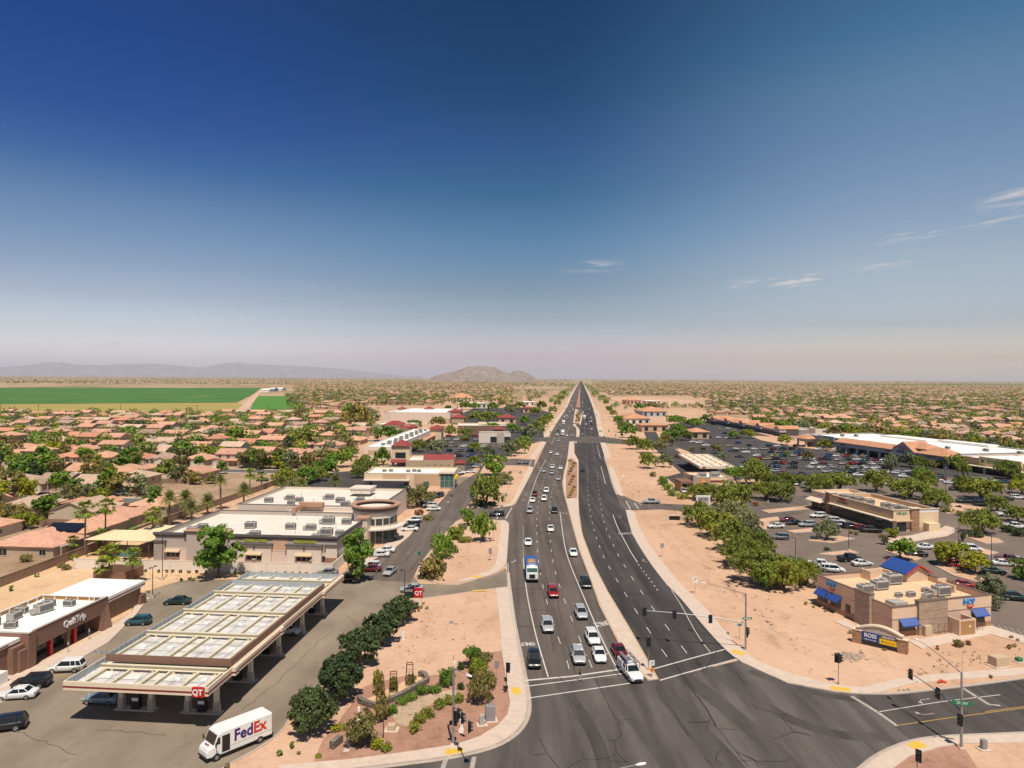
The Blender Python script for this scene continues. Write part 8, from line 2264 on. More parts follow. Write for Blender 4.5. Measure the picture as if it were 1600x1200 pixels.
def two_tone(x0,x1,y,z,rot,sgn,size):
 """purple and orange word running from x0 to x1 along the van side"""
 a=sign_text('Fed',size,M['fx_purple'],dv_,(0,y,z),rot,.008,.05);b=sign_text('Ex',size,M['fx_orange'],dv_,(0,y,z),rot,.008,.05)
 wa,wb=a.dimensions.x,b.dimensions.x
 wa=max(v.co.x for v in a.data.vertices)-min(v.co.x for v in a.data.vertices);wb=max(v.co.x for v in b.data.vertices)-min(v.co.x for v in b.data.vertices)
 k=abs(x1-x0)/(wa+wb+.03*size)
 a.scale.x=b.scale.x=k
 a.location.x=x0+sgn*wa*k/2;b.location.x=x1-sgn*wb*k/2
two_tone(.75,-3.1,HW+.018,2.02,(R(90),0,R(180)),-1,1.75)
two_tone(-3.1,.75,-HW-.018,2.02,(R(90),0,0),1,1.75)
a_=sign_text('Fed',.36,M['fx_purple'],dv_,(3.30,-.22,1.66),(R(20),0,R(90)),.004,.01);b_=sign_text('Ex',.36,M['fx_orange'],dv_,(3.30,.28,1.66),(R(20),0,R(90)),.004,.01)

# --- refuse truck
p=G(831,911);rh=pdir(D1,905)
rt=thing('refuse_truck','refuse truck with white cab and bright blue body in the outer lane','truck',(p.x,p.y+4.6,.03),rh)
b=MB();b.bevbox(2.6,4.7,-1.22,1.22,.75,2.15,.12)
ring=[[Vector((x,y,z))for y,z in((-w,2.1),(-w*.96,zt-.1),(-w*.9,zt),(w*.9,zt),(w*.96,zt-.1),(w,2.1))]for x,w,zt in((2.6,1.2,3.05),(4.2,1.2,3.05),(4.62,1.2,2.15))]
ring_loft(b,ring,True,True,False);b.bevbox(2.9,3.9,-.6,.6,3.05,3.3,.05);b.build('cab',M['white'],rt)
g=MB();g.add([(4.28,-1.05,2.95),(4.28,1.05,2.95),(4.66,1.1,2.2),(4.66,-1.1,2.2),(4.2,-1.05,2.9),(4.2,1.05,2.9),(4.5,1.1,2.2),(4.5,-1.1,2.2)],[(0,3,2,1),(4,5,6,7),(0,1,5,4),(1,2,6,5),(3,0,4,7)]);g.build('windscreen',M['teal'],rt)
g=MB();g.box(4.7,4.74,-.6,.6,.95,1.75);g.box(4.62,4.8,-1.2,1.2,.55,.78);g.build('grille',M['black'],rt)
g=MB();g.bevbox(-4.6,2.3,-1.22,1.22,.95,3.35,.18);g.build('body',M['tank_blue'],rt)
g=MB();g.bevbox(-.8,1.6,-.9,.9,3.36,3.7,.25);g.build('hopper',M['wood'],rt)
g=MB();g.box(-4.5,4.4,-.5,.5,.6,.95);g.build('chassis',M['black'],rt)
for s in(-1,1):
 for x in(3.4,-2.0,-3.3):
  t=MB();t.tube([(x,s*.75,.5),(x,s*1.22,.5)],.5,14);t=t.build('wheel',M['rubber'],rt);t2=MB();t2.tube([(x,s*1.15,.5),(x,s*1.24,.5)],.26,10);t2.build('rim',M['metal'],t)
 g=MB();g.tube([(4.4,s*1.2,2.6),(4.6,s*1.6,2.7)],.03,5);g.cbox((4.6,s*1.62,2.1),.1,.2,.6);g.build('mirror',M['black'],rt)
 g=MB();g.cbox((4.7,s*.9,1.0),.08,.3,.25);g.build('headlight',M['headlight'],rt)
# --- utility pickup with ladder racks at the stop line
p=G(993,1070);h=pdir([(1011,1064),(978,1027),(965.6,1004.5)],1050)
up=car('pickup','white',(p.x-.2,p.y+2.8,.03),h,'white utility pickup with maroon ladder racks stopped over the crosswalk',None,True,'utility_truck')
g=MB();g.box(-2.85,-.95,-1.02,-.55,.9,1.75);g.box(-2.85,-.95,.55,1.02,.9,1.75);g.build('tool_box',M['white'],up)
g=MB()
for x in(-2.7,-1.1,.9):
 for s in(-1,1):g.tube([(x,s*.95,1.2),(x,s*.95,2.25)],.035,6)
 g.tube([(x,-.95,2.25),(x,.95,2.25)],.035,6)
for s in(-1,1):g.tube([(-2.9,s*.95,2.25),(1.1,s*.95,2.25)],.035,6)
g.build('rack',M['black'],up)
g=MB();g.box(-2.9,.4,-.75,-.3,2.3,2.4);g.tube([(-2.8,.5,2.33),(.9,.5,2.33)],.06,6);g.tube([(-2.8,.68,2.33),(.9,.68,2.33)],.06,6);g.build('ladder',M['metal'],up)
g=MB();g.box(-2.85,-1.2,-.55,.1,1.15,1.95);g.build('cargo',M['maroon'],up)
# --- lorries in the far queue
for(x,y,lab,L,col)in((880,681,'white box lorry waiting in the far queue','l','white'),(914,655,'white box lorry driving away beyond the far crossing','l','white'),(881,664,'second white lorry behind the first in the far queue','l','white')):
 p=G(x,y);t=thing('box_lorry',lab,'truck',(p.x,p.y+4,.03),pdir(D1 if x<900 else A1,700))
 g=MB();g.bevbox(-5,2.4,-1.25,1.25,1.0,3.8,.06);g.build('cargo_box',M['white'],t);g=MB();g.bevbox(2.5,4.6,-1.2,1.2,.7,2.9,.2);g.build('cab',M['white'],t)
 g=MB();g.box(4.5,4.63,-1.0,1.0,1.8,2.6);g.build('windscreen',M['car_glass'],t)
 for s in(-1,1):
  for xx in(3.4,-3.4):MB().tube([(xx,s*.8,.5),(xx,s*1.2,.5)],.5,12).build('wheel',M['rubber'],t)
# ---------------------------------------------------------------- signals, lamps, signs
def signal_head(parent,loc,rz,n=3,name='signal_head',yellow=False):
 """black head facing local -y of its own frame"""
 h=MB();H=.36*n
 h.bevbox(-.19,.19,-.13,.13,-H/2,H/2,.03);h.box(-.30,.30,.10,.125,-H/2-.13,H/2+.13)
 for i in range(n):
  z=H/2-.18-i*.36
  for k in range(5):
   a0,a1=PI*k/5,PI*(k+1)/5
   h.add([(.15*math.cos(a0),-.13,z+.15*math.sin(a0)),(.15*math.cos(a1),-.13,z+.15*math.sin(a1)),(.15*math.cos(a1),-.36,z+.15*math.sin(a1)),(.15*math.cos(a0),-.36,z+.15*math.sin(a0))],[(0,1,2,3)])
 o=h.build(name,M['black'],parent,loc,rz)
 for i in range(n):
  l=MB();z=H/2-.18-i*.36;l.tube([(0,-.15,z),(0,-.125,z)],.125,12);l.build('lens',M['lens_green'],o)
 return o
def ped_head(parent,loc,rz):
 h=MB();h.bevbox(-.22,.22,-.12,.12,-.22,.22,.03);h.box(-.2,.2,-.25,-.12,.2,.22)
 return h.build('pedestrian_signal',M['black'],parent,loc,rz)
def luminaire(parent,end,d,name='lamp_head'):
 l=MB();a=Vector(end);d=Vector(d).normalized()
 s=Vector((-d.y,d.x,0))
 r=[]
 for t,w,h in((-.1,.05,.05),(.1,.14,.08),(.4,.2,.11),(.75,.16,.08),(.9,.05,.04)):
  c=a+d*t
  r.append([c+s*(w*math.cos(2*PI*k/10))+Vector((0,0,h*math.sin(2*PI*k/10)))for k in range(10)])
 ring_loft(l,r);return l.build(name,M['white'],parent)
def mast(label,px,py,arm_px,arm_z,luma,heads,face,h=8.7,attach=4.3,group='traffic signals of the crossing'):
 """signal pole: arm_px gives the arm end (photo point at height arm_z); luma the lamp end (photo point, z)"""
 p=G(px,py)
 t=thing('traffic_signal',label,'traffic light',(p.x,p.y,.1),0,group)
 MB().tube([(0,0,0),(0,0,h)],[.16,.11],12).build('pole',M['metal'],t)
 b=MB();b.bevbox(-.3,.3,-.3,.3,-.1,.12,.04);b.build('base',M['concrete'],t)
 e=G(*arm_px,arm_z)-p;e.z=arm_z
 a0=Vector((0,0,attach));pts=[]
 for i in range(9):
  s=i/8;q=a0.lerp(e,s);q.z=attach+(arm_z-attach)*math.sin(s*PI/2)**.8;pts.append(q)
 MB().tube(pts,[.10-.055*i/8 for i in range(9)],8).build('mast_arm',M['metal'],t)
 if luma:
  l=G(luma[0],luma[1],luma[2])-p;l.z=luma[2];c0=Vector((0,0,h-.1));pts2=[]
  for i in range(9):
   s=i/8;q=c0.lerp(l,s);q.z=h-.1+(l.z-h+.1)*math.sin(s*PI/2);pts2.append(q)
  MB().tube(pts2,[.06-.03*i/8 for i in range(9)],6).build('lamp_arm',M['metal'],t)
  luminaire(t,pts2[-1],(pts2[-1]-pts2[-2])*Vector((1,1,0)))
 for f in heads:
  q=pts[0].lerp(pts[-1],f);i=min(7,int(f*8));q=pts[i].lerp(pts[i+1],f*8-i)
  signal_head(t,q+Vector((0,0,-.25 if f<.97 else-.15)),face)
 return t,pts
t,pts=mast('mast-arm signal reaching over the cross street from the gravel corner bed',708,1164,(734,1135),4.9,(729,1055,8.7),(.35,.58,1.0),R(80))
signal_head(t,(.3,-.1,3.2),R(200));ped_head(t,(.25,-.1,2.4),R(140));ped_head(t,(-.25,.1,2.4),R(40))
MB().cyl((.0,.0),.03,8.7,10.2,6).build('aerial',M['metal'],t);MB().bevbox(-.02,.22,-.1,.1,9.0,9.5,.02).build('camera_box',M['white'],t)
t,pts=mast('mast-arm signal with long arm over the dark outbound lanes',1165,1017,(1007,955),5.2,(1103,912.5,9.1),(.345,.70,1.0),R(180),8.8,4.2)
signal_head(t,(.25,-.1,3.0),R(95));ped_head(t,(.2,.1,2.2),R(170))
s_=MB().box(-.75,.75,-.03,.03,-.17,.17).build('street_sign',M['green_sign'],t,(.15,-.18,5.0),R(5));glyphs(s_,9,.16,M['white'],(-.6,-.035,-.08),FRONT,1.2,31)
t,pts=mast('mast-arm signal with green street name sign at the right edge',1502,1170,(1422,1053),5.1,(1435,1002,9.3),(.45,1.0),R(-75),8.6,4.2)
signal_head(t,(-.28,-.1,3.2),R(-60));MB().cyl((.05,.02),.025,8.6,10.6,6).build('aerial',M['metal'],t)
s_=MB().box(-1.05,1.05,-.03,.03,-.24,.24).build('street_sign',M['green_sign'],t,(-.05,-.2,5.2),R(-18));sign_text('SR 347',.40,M['white'],s_,(0,-.04,0),FRONT,.006)
def pole_signal(label,px,py,h,heads,group='traffic signals of the crossing'):
 p=G(px,py);t=thing('traffic_signal',label,'traffic light',(p.x,p.y,.12),0,group)
 MB().tube([(0,0,-.1),(0,0,h)],.06,8).build('pole',M['metal'],t);MB().cyl((0,0),.14,-.05,.12,10).build('base',M['metal'],t)
 for x,y,z,r,k in heads:signal_head(t,(x,y,z),R(r))if k=='s' else ped_head(t,(x,y,z),R(r))
 return t
pole_signal('short signal pole with one dark head on the median nose',1013,1048,4.9,[(-.02,-.2,4.1,165,'s')])
pole_signal('short signal pole on the left pavement by the right-turn lane',791.5,1082,3.9,[(.22,-.15,3.3,150,'s'),(-.12,-.15,1.7,-60,'p'),(-.05,-.15,.6,20,'p')])
pole_signal('short signal pole with two heads on the sandy right corner',1310,1069,4.3,[(-.28,-.1,3.5,-20,'s'),(.26,.05,3.45,80,'s')])
pole_signal('signal head cut off by the bottom edge on the right island',1433,1226,3.4,[(0,-.15,2.9,-50,'s')])
for(x,y,lab)in((944,690,'far signal pole on the right side of the far crossing'),(962,688,'second far signal pole right of the far crossing'),(849,690,'far signal pole on the left side of the far crossing'),(866,648,'small far signal pole left of the road beyond the crossing'),(932,654,'small far signal pole right of the road beyond the crossing')):
 t=pole_signal(lab,x,y,6.5,[(0,-.2,3.4,180,'s')],'signals of the far crossing')
 MB().tube([(0,0,6.2),(-5 if x>900 else 5,0,6.6)],.08,6).build('mast_arm',M['metal'],t);signal_head(t,(-4.8 if x>900 else 4.8,-.1,6.3),R(180))
 if x==944:MB().box(-3.6,-1.4,-.05,.05,6.6,7.2).build('street_sign',M['green_sign'],t)
for(x,y,z,w,lab)in((954,706,5.5,2.6,'green overhead street name sign on the near right arm of the far crossing'),(868,688,5.5,2.2,'green street name sign hung over the left arm of the far crossing')):
 p=G(x,y);t=thing('street_sign',lab,'street sign',(p.x,p.y,0),0);MB().cyl((w/2+.1,0),.07,0,z+.3,8).build('post',M['metal'],t);MB().box(-w/2,w/2,-.03,.03,z-.35,z+.35).build('plate',M['green_sign'],t)
# street lamp whose head shows at the bottom edge
p=G(1000,1194,9.0);t=thing('street_lamp','street lamp head on a long arm at the bottom edge','street lamp',(p.x-4.6,p.y-1.5,0),0)
MB().tube([(0,0,0),(0,0,8.2)],[.12,.08],10).build('pole',M['metal'],t);MB().tube([(0,0,8.1),(1.2,.4,8.7),(2.8,.9,8.95),(4.3,1.4,9.0)],.04,6).build('lamp_arm',M['metal'],t);luminaire(t,(4.3,1.4,9.0),(3,1,0))
# parking lot lamps
def lot_lamp(label,px,py,top,double=False,col='pole_dark',arm=.8,group='car park lamps'):
 p=G(px,py);h=(py-top)*p.y/FPX
 t=thing('lot_lamp',label,'street lamp',(p.x,p.y,.05),rng.uniform(0,6),group)
 MB().tube([(0,0,.6),(0,0,h)],[.085,.06],8).build('pole',M[col],t);MB().cyl((0,0),.28,0,.65,12).build('base',M['concrete'],t)
 for s in((-1,1)if double else(1,)):
  a=MB();a.tube([(0,0,h-.1),(s*arm*.7,0,h-.05)],.03,5);a.bevbox(s*arm-.4 if s>0 else-arm-.15,s*arm+.15 if s>0 else-arm+.4,-.18,.18,h-.14,h+.02,.03);a.build('lamp_head',M[col],t)
for n,a in enumerate(((238.5,936,886,True),(253.6,907,835,False),(632,946,891,False),(687,848,824,False),(741,785,765,False),(721,706,690,False),(757,804,780,False),(520,790,768,False),(563,745,728,False),(700,786,768,False),(672,735,718,False))):lot_lamp(f'{"double-headed" if a[3] else "single-headed"} dark lamp pole, {ORD(n+1)} of the lamps left of the main road',a[0],a[1],a[2],a[3])
for n,a in enumerate(((1243,878,840),(1326,862,822),(1549,896,838),(1498,852,814),(1477,770,734),(1310,738,716),(1284,734,712),(1200,785,758),(1240,722,702),(1395,752,726),(1540,790,766),(1596,742,722),(1145,800,776),(1180,706,690),(1350,716,700),(1290,798,778))):lot_lamp(f'dark single-headed lamp pole, {ORD(n+1)} of the lamps in the right car parks',a[0],a[1],a[2])
# garden-wall lamps of the child care yard
a,b=G(117,889),G(519,897.4)
for n,f in enumerate((.48,.70,.92)):
 q=a.lerp(b,f);t=thing('wall_lamp',f'grey square lamp on the white block wall, {ORD(n+1)} from the left','lamp',(q.x,q.y,2.3),R(-5),'lamps on the white wall')
 MB().cyl((0,0),.05,0,.55,6).build('post',M['ac'],t);MB().bevbox(-.35,.35,-.35,.35,.55,.68,.03).build('lamp_head',M['ac'],t)
# road signs
def road_sign(label,px,py,top,w,h,mat,face=0.0,back='metal',posts=1,diamond=False,name='road_sign',off=0.0):
 p=G(px,py);H=(py-top)*p.y/FPX
 t=thing(name,label,'road sign',(p.x,p.y,.05),face)
 for i in range(posts):
  x=0 if posts==1 else(-w*.35+i*w*.7);m=MB();m.box(x-.03,x+.03,-.03,.03,0,H);m.build('post',M['metal'],t)
 s=MB()
 if diamond:s.add([(0,-.045,H-h),(w/2,-.045,H-h/2),(0,-.045,H),(-w/2,-.045,H-h/2),(0,-.03,H-h),(w/2,-.03,H-h/2),(0,-.03,H),(-w/2,-.03,H-h/2)],[(0,1,2,3),(7,6,5,4),(0,4,5,1),(1,5,6,2),(2,6,7,3),(3,7,4,0)])
 else:s.bevbox(-w/2,w/2,-.048,-.032,H-h,H,.0)if False else s.box(-w/2,w/2,-.048,-.032,H-h,H)
 o=s.build('plate',M[mat],t)
 return t,o,H
def curved_arrow(parent,z,s,mat='black',turn=1):
 m=MB();m.box(-.06*s-turn*.12*s,.06*s-turn*.12*s,-.055,-.05,z-.35*s,z);pts_=[(-turn*.12*s+turn*(.2*s-.2*s*math.cos(PI*.5*i/5)),-.052,z+.2*s*math.sin(PI*.5*i/5))for i in range(6)]
 m.tube(pts_,.05*s,5);m.add([(turn*.08*s,-.056,z+.38*s),(turn*.36*s,-.056,z+.2*s),(turn*.08*s,-.056,z+.02*s)],[(0,1,2)]);return m.build('arrow',M[mat],parent)
t,o,H=road_sign('white sign with black turn arrow on the right sandy verge',1086,928,902,.95,1.1,'white',R(8));curved_arrow(o,H-.5,1.0)
t,o,H=road_sign('grey lane sign on a post further up the right sandy verge',1034.5,871,849,1.0,1.15,'ac',R(6));curved_arrow(o,H-.55,1.0,'cc_dark')
t,o,H=road_sign('small blue plate sign by the long signal pole',1155.5,999,975,.75,.35,'pale_blue' if 'pale_blue' in M else 'marking_blue',R(10))
t,o,H=road_sign('white square sign with curved arrows on the median nose',1018.5,1060,1032,.75,.75,'white',R(12));curved_arrow(o,H-.42,.6,'black',1);m_=MB();m_.add([(0,-.06,H-1.75),(.42,-.06,H-1.33),(0,-.06,H-.91),(-.42,-.06,H-1.33)],[(0,1,2,3)]);m_.build('marker',M['orange'],t)
road_sign('grey-backed double sign on one post by the kerb, lower of the strip',766,877,857,.75,1.3,'utility',R(0))
road_sign('wide board on two posts in the planted strip',768,843,825,1.6,.25,'ac_dark',R(0),posts=2)
road_sign('grey diamond sign at the side road mouth',776.5,819,801,1.0,1.0,'ac',R(0),diamond=True)
road_sign('grey-backed sign on the sandy verge above the side road',790.5,785,771,.95,1.1,'utility',R(0))
road_sign('grey-backed sign on the upper sandy verge',813,748,736,1.0,1.1,'utility',R(0))
road_sign('grey-backed sign in the red gravel beside the kerb',776,1067,1033,.62,1.05,'utility',R(5))
road_sign('thin sign post beside the fuel station entrance',661,934.5,916,.25,.7,'green_sign',R(70))
road_sign('thin sign on the right verge by the driveway',998,782,767,.6,.7,'ac',R(0))
road_sign('white small sign on the upper right verge',974,756,742,.8,.9,'white',R(0))
road_sign('green banner sign on a post beside the side road',655,884,862,.7,.9,'green_sign',R(0))
for(x,y,lab)in((110,976,'accessible parking sign'),):
 pass
for n,(x,y)in enumerate(((106,1021),(139,1001))):
 t,o,H=road_sign(f'blue and white accessible bay sign before the store, {ORD(n+1)} from the left',x,y,y-19,.38,.9,'marking_blue',R(85));MB().box(-.13,.13,-.056,-.05,H-.55,H-.2).build('symbol',M['white'],o)
# fuel price sign
p=G(647,951);t=thing('price_sign','fuel station price sign with black panel and red square on a brown base','sign',(p.x-1.2,p.y,0),R(2))
MB().box(-.2,2.7,-.5,.5,0,.6).build('base',M['qt_brown'],t);MB().box(0,2.5,-.35,.35,.6,2.0).build('plinth',M['cream'],t);q=MB().box(.2,1.6,-.38,-.35,.8,1.6).build('plaque',M['utility_tan'],t);glyphs(q,5,.3,M['cc_dark'],(.35,-.385,1.05),FRONT,1.1,41)
q=MB().box(-.5,1.2,-.3,.3,2.05,3.75).build('price_panel',M['black'],t)
for z in(3.15,2.45):glyphs(q,4,.42,M['lens_green']if z<3 else M['cc_grey'],(-.38,-.31,z),FRONT,1.4,int(z*10))
q=MB().box(1.22,2.7,-.32,.32,2.05,3.75).build('logo_panel',M['red'],t);sign_text('QT',.95,M['white'],q,(1.96,-.34,2.9),FRONT,.01,.02)
# shopping centre boards at the right
p=G(1098,789);t=thing('monument_sign','white framed board sign with blue lettering before the mesquite trees','sign',(p.x-2.2,p.y,0),0)
MB().box(0,4.6,-.3,.3,0,3.2).build('frame',M['white'],t);q=MB().box(.5,4.1,-.34,-.3,.3,2.7).build('panel',M['cc_grey'],t);glyphs(q,7,.8,M['navy'],(.7,-.35,1.6),FRONT,3.2,51)
p=G(1068,684+16);
# ---------------------------------------------------------------- small things
def boxy(name,label,cat,px,py,w,d,h,mat,rz=0.0,extra=None,group=None):
 p=G(px,py);t=thing(name,label,cat,(p.x,p.y,.05),rz,group)
 MB().bevbox(-w/2,w/2,-d/2,d/2,.06,h,.03).build('cabinet',M[mat],t);MB().box(-w/2-.35,w/2+.35,-d/2-.3,d/2+.3,-.03,.06).build('pad',M['concrete'],t)
 MB().box(-w/2+.05,w/2-.05,-d/2-.012,-d/2,.15,h-.12).build('door',M[mat],t)
 return t
boxy('signal_cabinet','tall grey signal cabinet on a concrete pad in the gravel bed','cabinet',766,1126,1.15,.8,1.9,'utility',R(8))
boxy('meter_cabinet','small grey meter cabinet beside the tall grey one','cabinet',753,1133,.6,.5,1.25,'ac',R(8))
boxy('utility_box','low tan utility box beside the river rock','utility box',612,1141,.95,.8,.7,'utility_tan',R(0))
boxy('utility_box','wide tan utility box on the sand right of the diner','utility box',1560,1040,2.3,1.5,1.4,'utility_tan',R(14))
boxy('utility_box','grey utility box on the island at the right edge','utility box',1537,1171,.6,.5,1.1,'utility',R(5))
boxy('utility_box','green transformer box at the right edge of the sand','utility box',1592,1034,.8,.7,.6,'green_letter',R(10))
for(x,y,lab)in((721,1139,'white post with pad in the gravel bed'),(561,1120,'short white post at the edge of the gravel bed'),(630,999,'white post on the sand by the tree row'),(544,1167,'grey marker post by the pavement')):
 p=G(x,y);t=thing('marker_post',lab,'post',(p.x,p.y,.06),0);MB().bevbox(-.16,.16,-.14,.14,0,1.15,.03).build('post',M['white' if 'white' in lab else 'cc_grey'],t);MB().box(-.3,.3,-1.2,.25,-.03,.02).build('pad',M['concrete'],t)
tag(sheet('drain_cover',[(702,971),(709,971),(709,975),(702,975)],.07,M['utility'],kind='structure'),'x','x');o=bpy.data.objects['drain_cover'];del o['kind'];o['label']='dark rectangular cover lying in the sandy verge';o['category']='cover'
p=G(599,1162);t=thing('lamp_post','slim dark post in the corner gravel bed','post',(p.x,p.y,.06),0);MB().cyl((0,0),.05,0,3.9,8).build('pole',M['pole_dark'],t);MB().cyl((0,0),.12,0,.12,8).build('base',M['concrete'],t)
# rusted trellis towers in the raised bed
for n,(x,y,top,w)in enumerate(((595,1089,1052,1.0),(614.5,1081,1046,1.1),(640,1070,1031,1.1))):
 p=G(x,y);H=(y-top)*p.y/FPX*.85
 t=thing('trellis_tower',f'tapering rusty iron trellis tower, {ORD(n+1)} from the left in the raised bed','trellis',(p.x,p.y,.06),R(10),'trellis towers')
 m=MB()
 for sx in(-1,1):
  for sy in(-1,1):m.tube([(sx*w/2,sy*w/2,0),(sx*w*.36,sy*w*.36,H)],.05,5)
 for z in(.05,.35,.65,.98):
  k=w/2-(w/2-w*.36)*z
  for a_,b_ in(((-k,-k),(k,-k)),((k,-k),(k,k)),((k,k),(-k,k)),((-k,k),(-k,-k))):m.tube([(*a_,z*H),(*b_,z*H)],.04 if z<.9 else .07,5)
 m.build('frame',M['rust'],t)
 v=crown_mesh('vine',[((0,0,H*(.42 if n==0 else .22)),(w*.45,w*.45,H*(.4 if n==0 else .2)))],300 if n==0 else 160,.09,M['leaf_olive'],90+n);link('vine',v,t)
gw=thing('gabion_wall','low curved stone gabion wall round the raised bed','wall',(0,0,0));m=MB();wall_run(m,smooth_path(P([(561,1094),(563,1100),(590,1109),(598,1103),(622,1093),(645,1080),(668,1067)]),2),.75,.6,.05);m.build('stone_wall',M['gabion'],gw);m=MB();wall_run(m,smooth_path(P([(668,1067),(664,1058),(655,1056)]),2),.75,.6,.05);m.build('stone_wall',M['gabion'],gw)
gw=thing('gabion_wall','short bent stone gabion wall near the bottom pavement','wall',(0,0,0));m=MB();wall_run(m,P([(518,1172),(525,1166),(533,1160)]),.95,.6,.05);m.build('stone_wall',M['gabion'],gw)
# culvert mouth
p=G(1054,813);t=thing('culvert','concrete culvert mouth with dark opening in the sandy slope','culvert',(p.x,p.y,0),R(-4))
m=MB();m.box(-2.6,-1.6,0,.4,0,1.5);m.box(1.6,2.6,0,.4,0,1.5);m.box(-1.6,1.6,0,.4,1.25,1.5);m.box(-1.6,1.6,.4,1.0,1.25,1.5)
for s in(-1,1):m.add([(s*1.7,-.05,0),(s*3.9,-1.7,0),(s*3.9,-1.7,.35),(s*1.7,-.05,1.4),(s*1.9,.05,0),(s*4.1,-1.6,0),(s*4.1,-1.6,.35),(s*1.9,.05,1.4)],[(0,1,2,3),(7,6,5,4),(3,2,6,7),(1,5,6,2)])
m.build('headwall',M['concrete'],t);MB().box(-1.6,1.6,.35,.4,0,1.25).build('opening',M['black'],t)  # black panel in the mouth stands for the shade inside
# rocks
q=random.Random(8)
def rock_mesh(seed):
 r_=random.Random(seed);m=MB();bm=bmesh.new();bmesh.ops.create_icosphere(bm,subdivisions=2,radius=.5)
 for v in bm.verts:v.co*=1+.35*noise.noise(v.co*2.2+Vector((seed*3.1,0,0)));v.co.z*=.6
 me=bpy.data.meshes.new('rock');bm.to_mesh(me);bm.free();me.materials.append(M['rock2']);return me
RK=[rock_mesh(i)for i in range(5)]
rk=MB()
for i in range(46):
 f=q.random();p=G(1318+q.gauss(12,11),1031+q.gauss(-4,4));s=q.uniform(.25,.75)
 me=q.choice(RK);b0=len(rk.v);rz_=Matrix.Rotation(q.uniform(0,6),4,'Z')
 rk.v+=[tuple(p+rz_@(v.co*s)+Vector((0,0,s*.12)))for v in me.vertices]
 for f_ in me.polygons:rk.f.append([b0+k for k in f_.vertices]);rk.m.append(0);rk.sm.append(False)
tag(rk.build('stone_pile',M['rock2']),'scattered pile of pale stones behind the right corner signal','stones',kind='stuff')
for n,(x,y,s)in enumerate(((112,888,1.0),(118,889,.7),(1432,1067,.5),(1405,1079,.5),(1413,1079,.45),(1420,1078,.5))):
 p=G(x,y);o=link('rock',RK[n%5],None,(p.x,p.y,.12*s),n*1.3,(s,s,s));tag(o,('white boulder on the pale sand yard' if n<2 else 'dark stone on the strip by the cross street')+f', {ORD(n+1 if n < 2 else n-1)} from the left','rock','loose stones')
p=G(1472,1068);m=MB();m.tube([(-.6,0,.2),(0,.2,.35),(.6,0,.15)],[.12,.2,.1],6);tag(m.build('cloth',M['fx_orange'],None,(p.x,p.y,0)),'crumpled orange-red cloth lying on the verge by the cross street','litter')
# farm field poles
for n,x in enumerate((60,188,308,420,1)):
 p=G(x,650);t=thing('utility_pole',f'wooden utility pole at the field edge, {ORD(sorted((60,188,308,420,1)).index(x)+1)} from the left','pole',(p.x,p.y,0),0,'poles at the field edge');MB().cyl((0,0),.25,0,12,6).build('pole',M['bark'],t);MB().box(-1.4,1.4,-.1,.1,10.8,11).build('cross_arm',M['bark'],t)
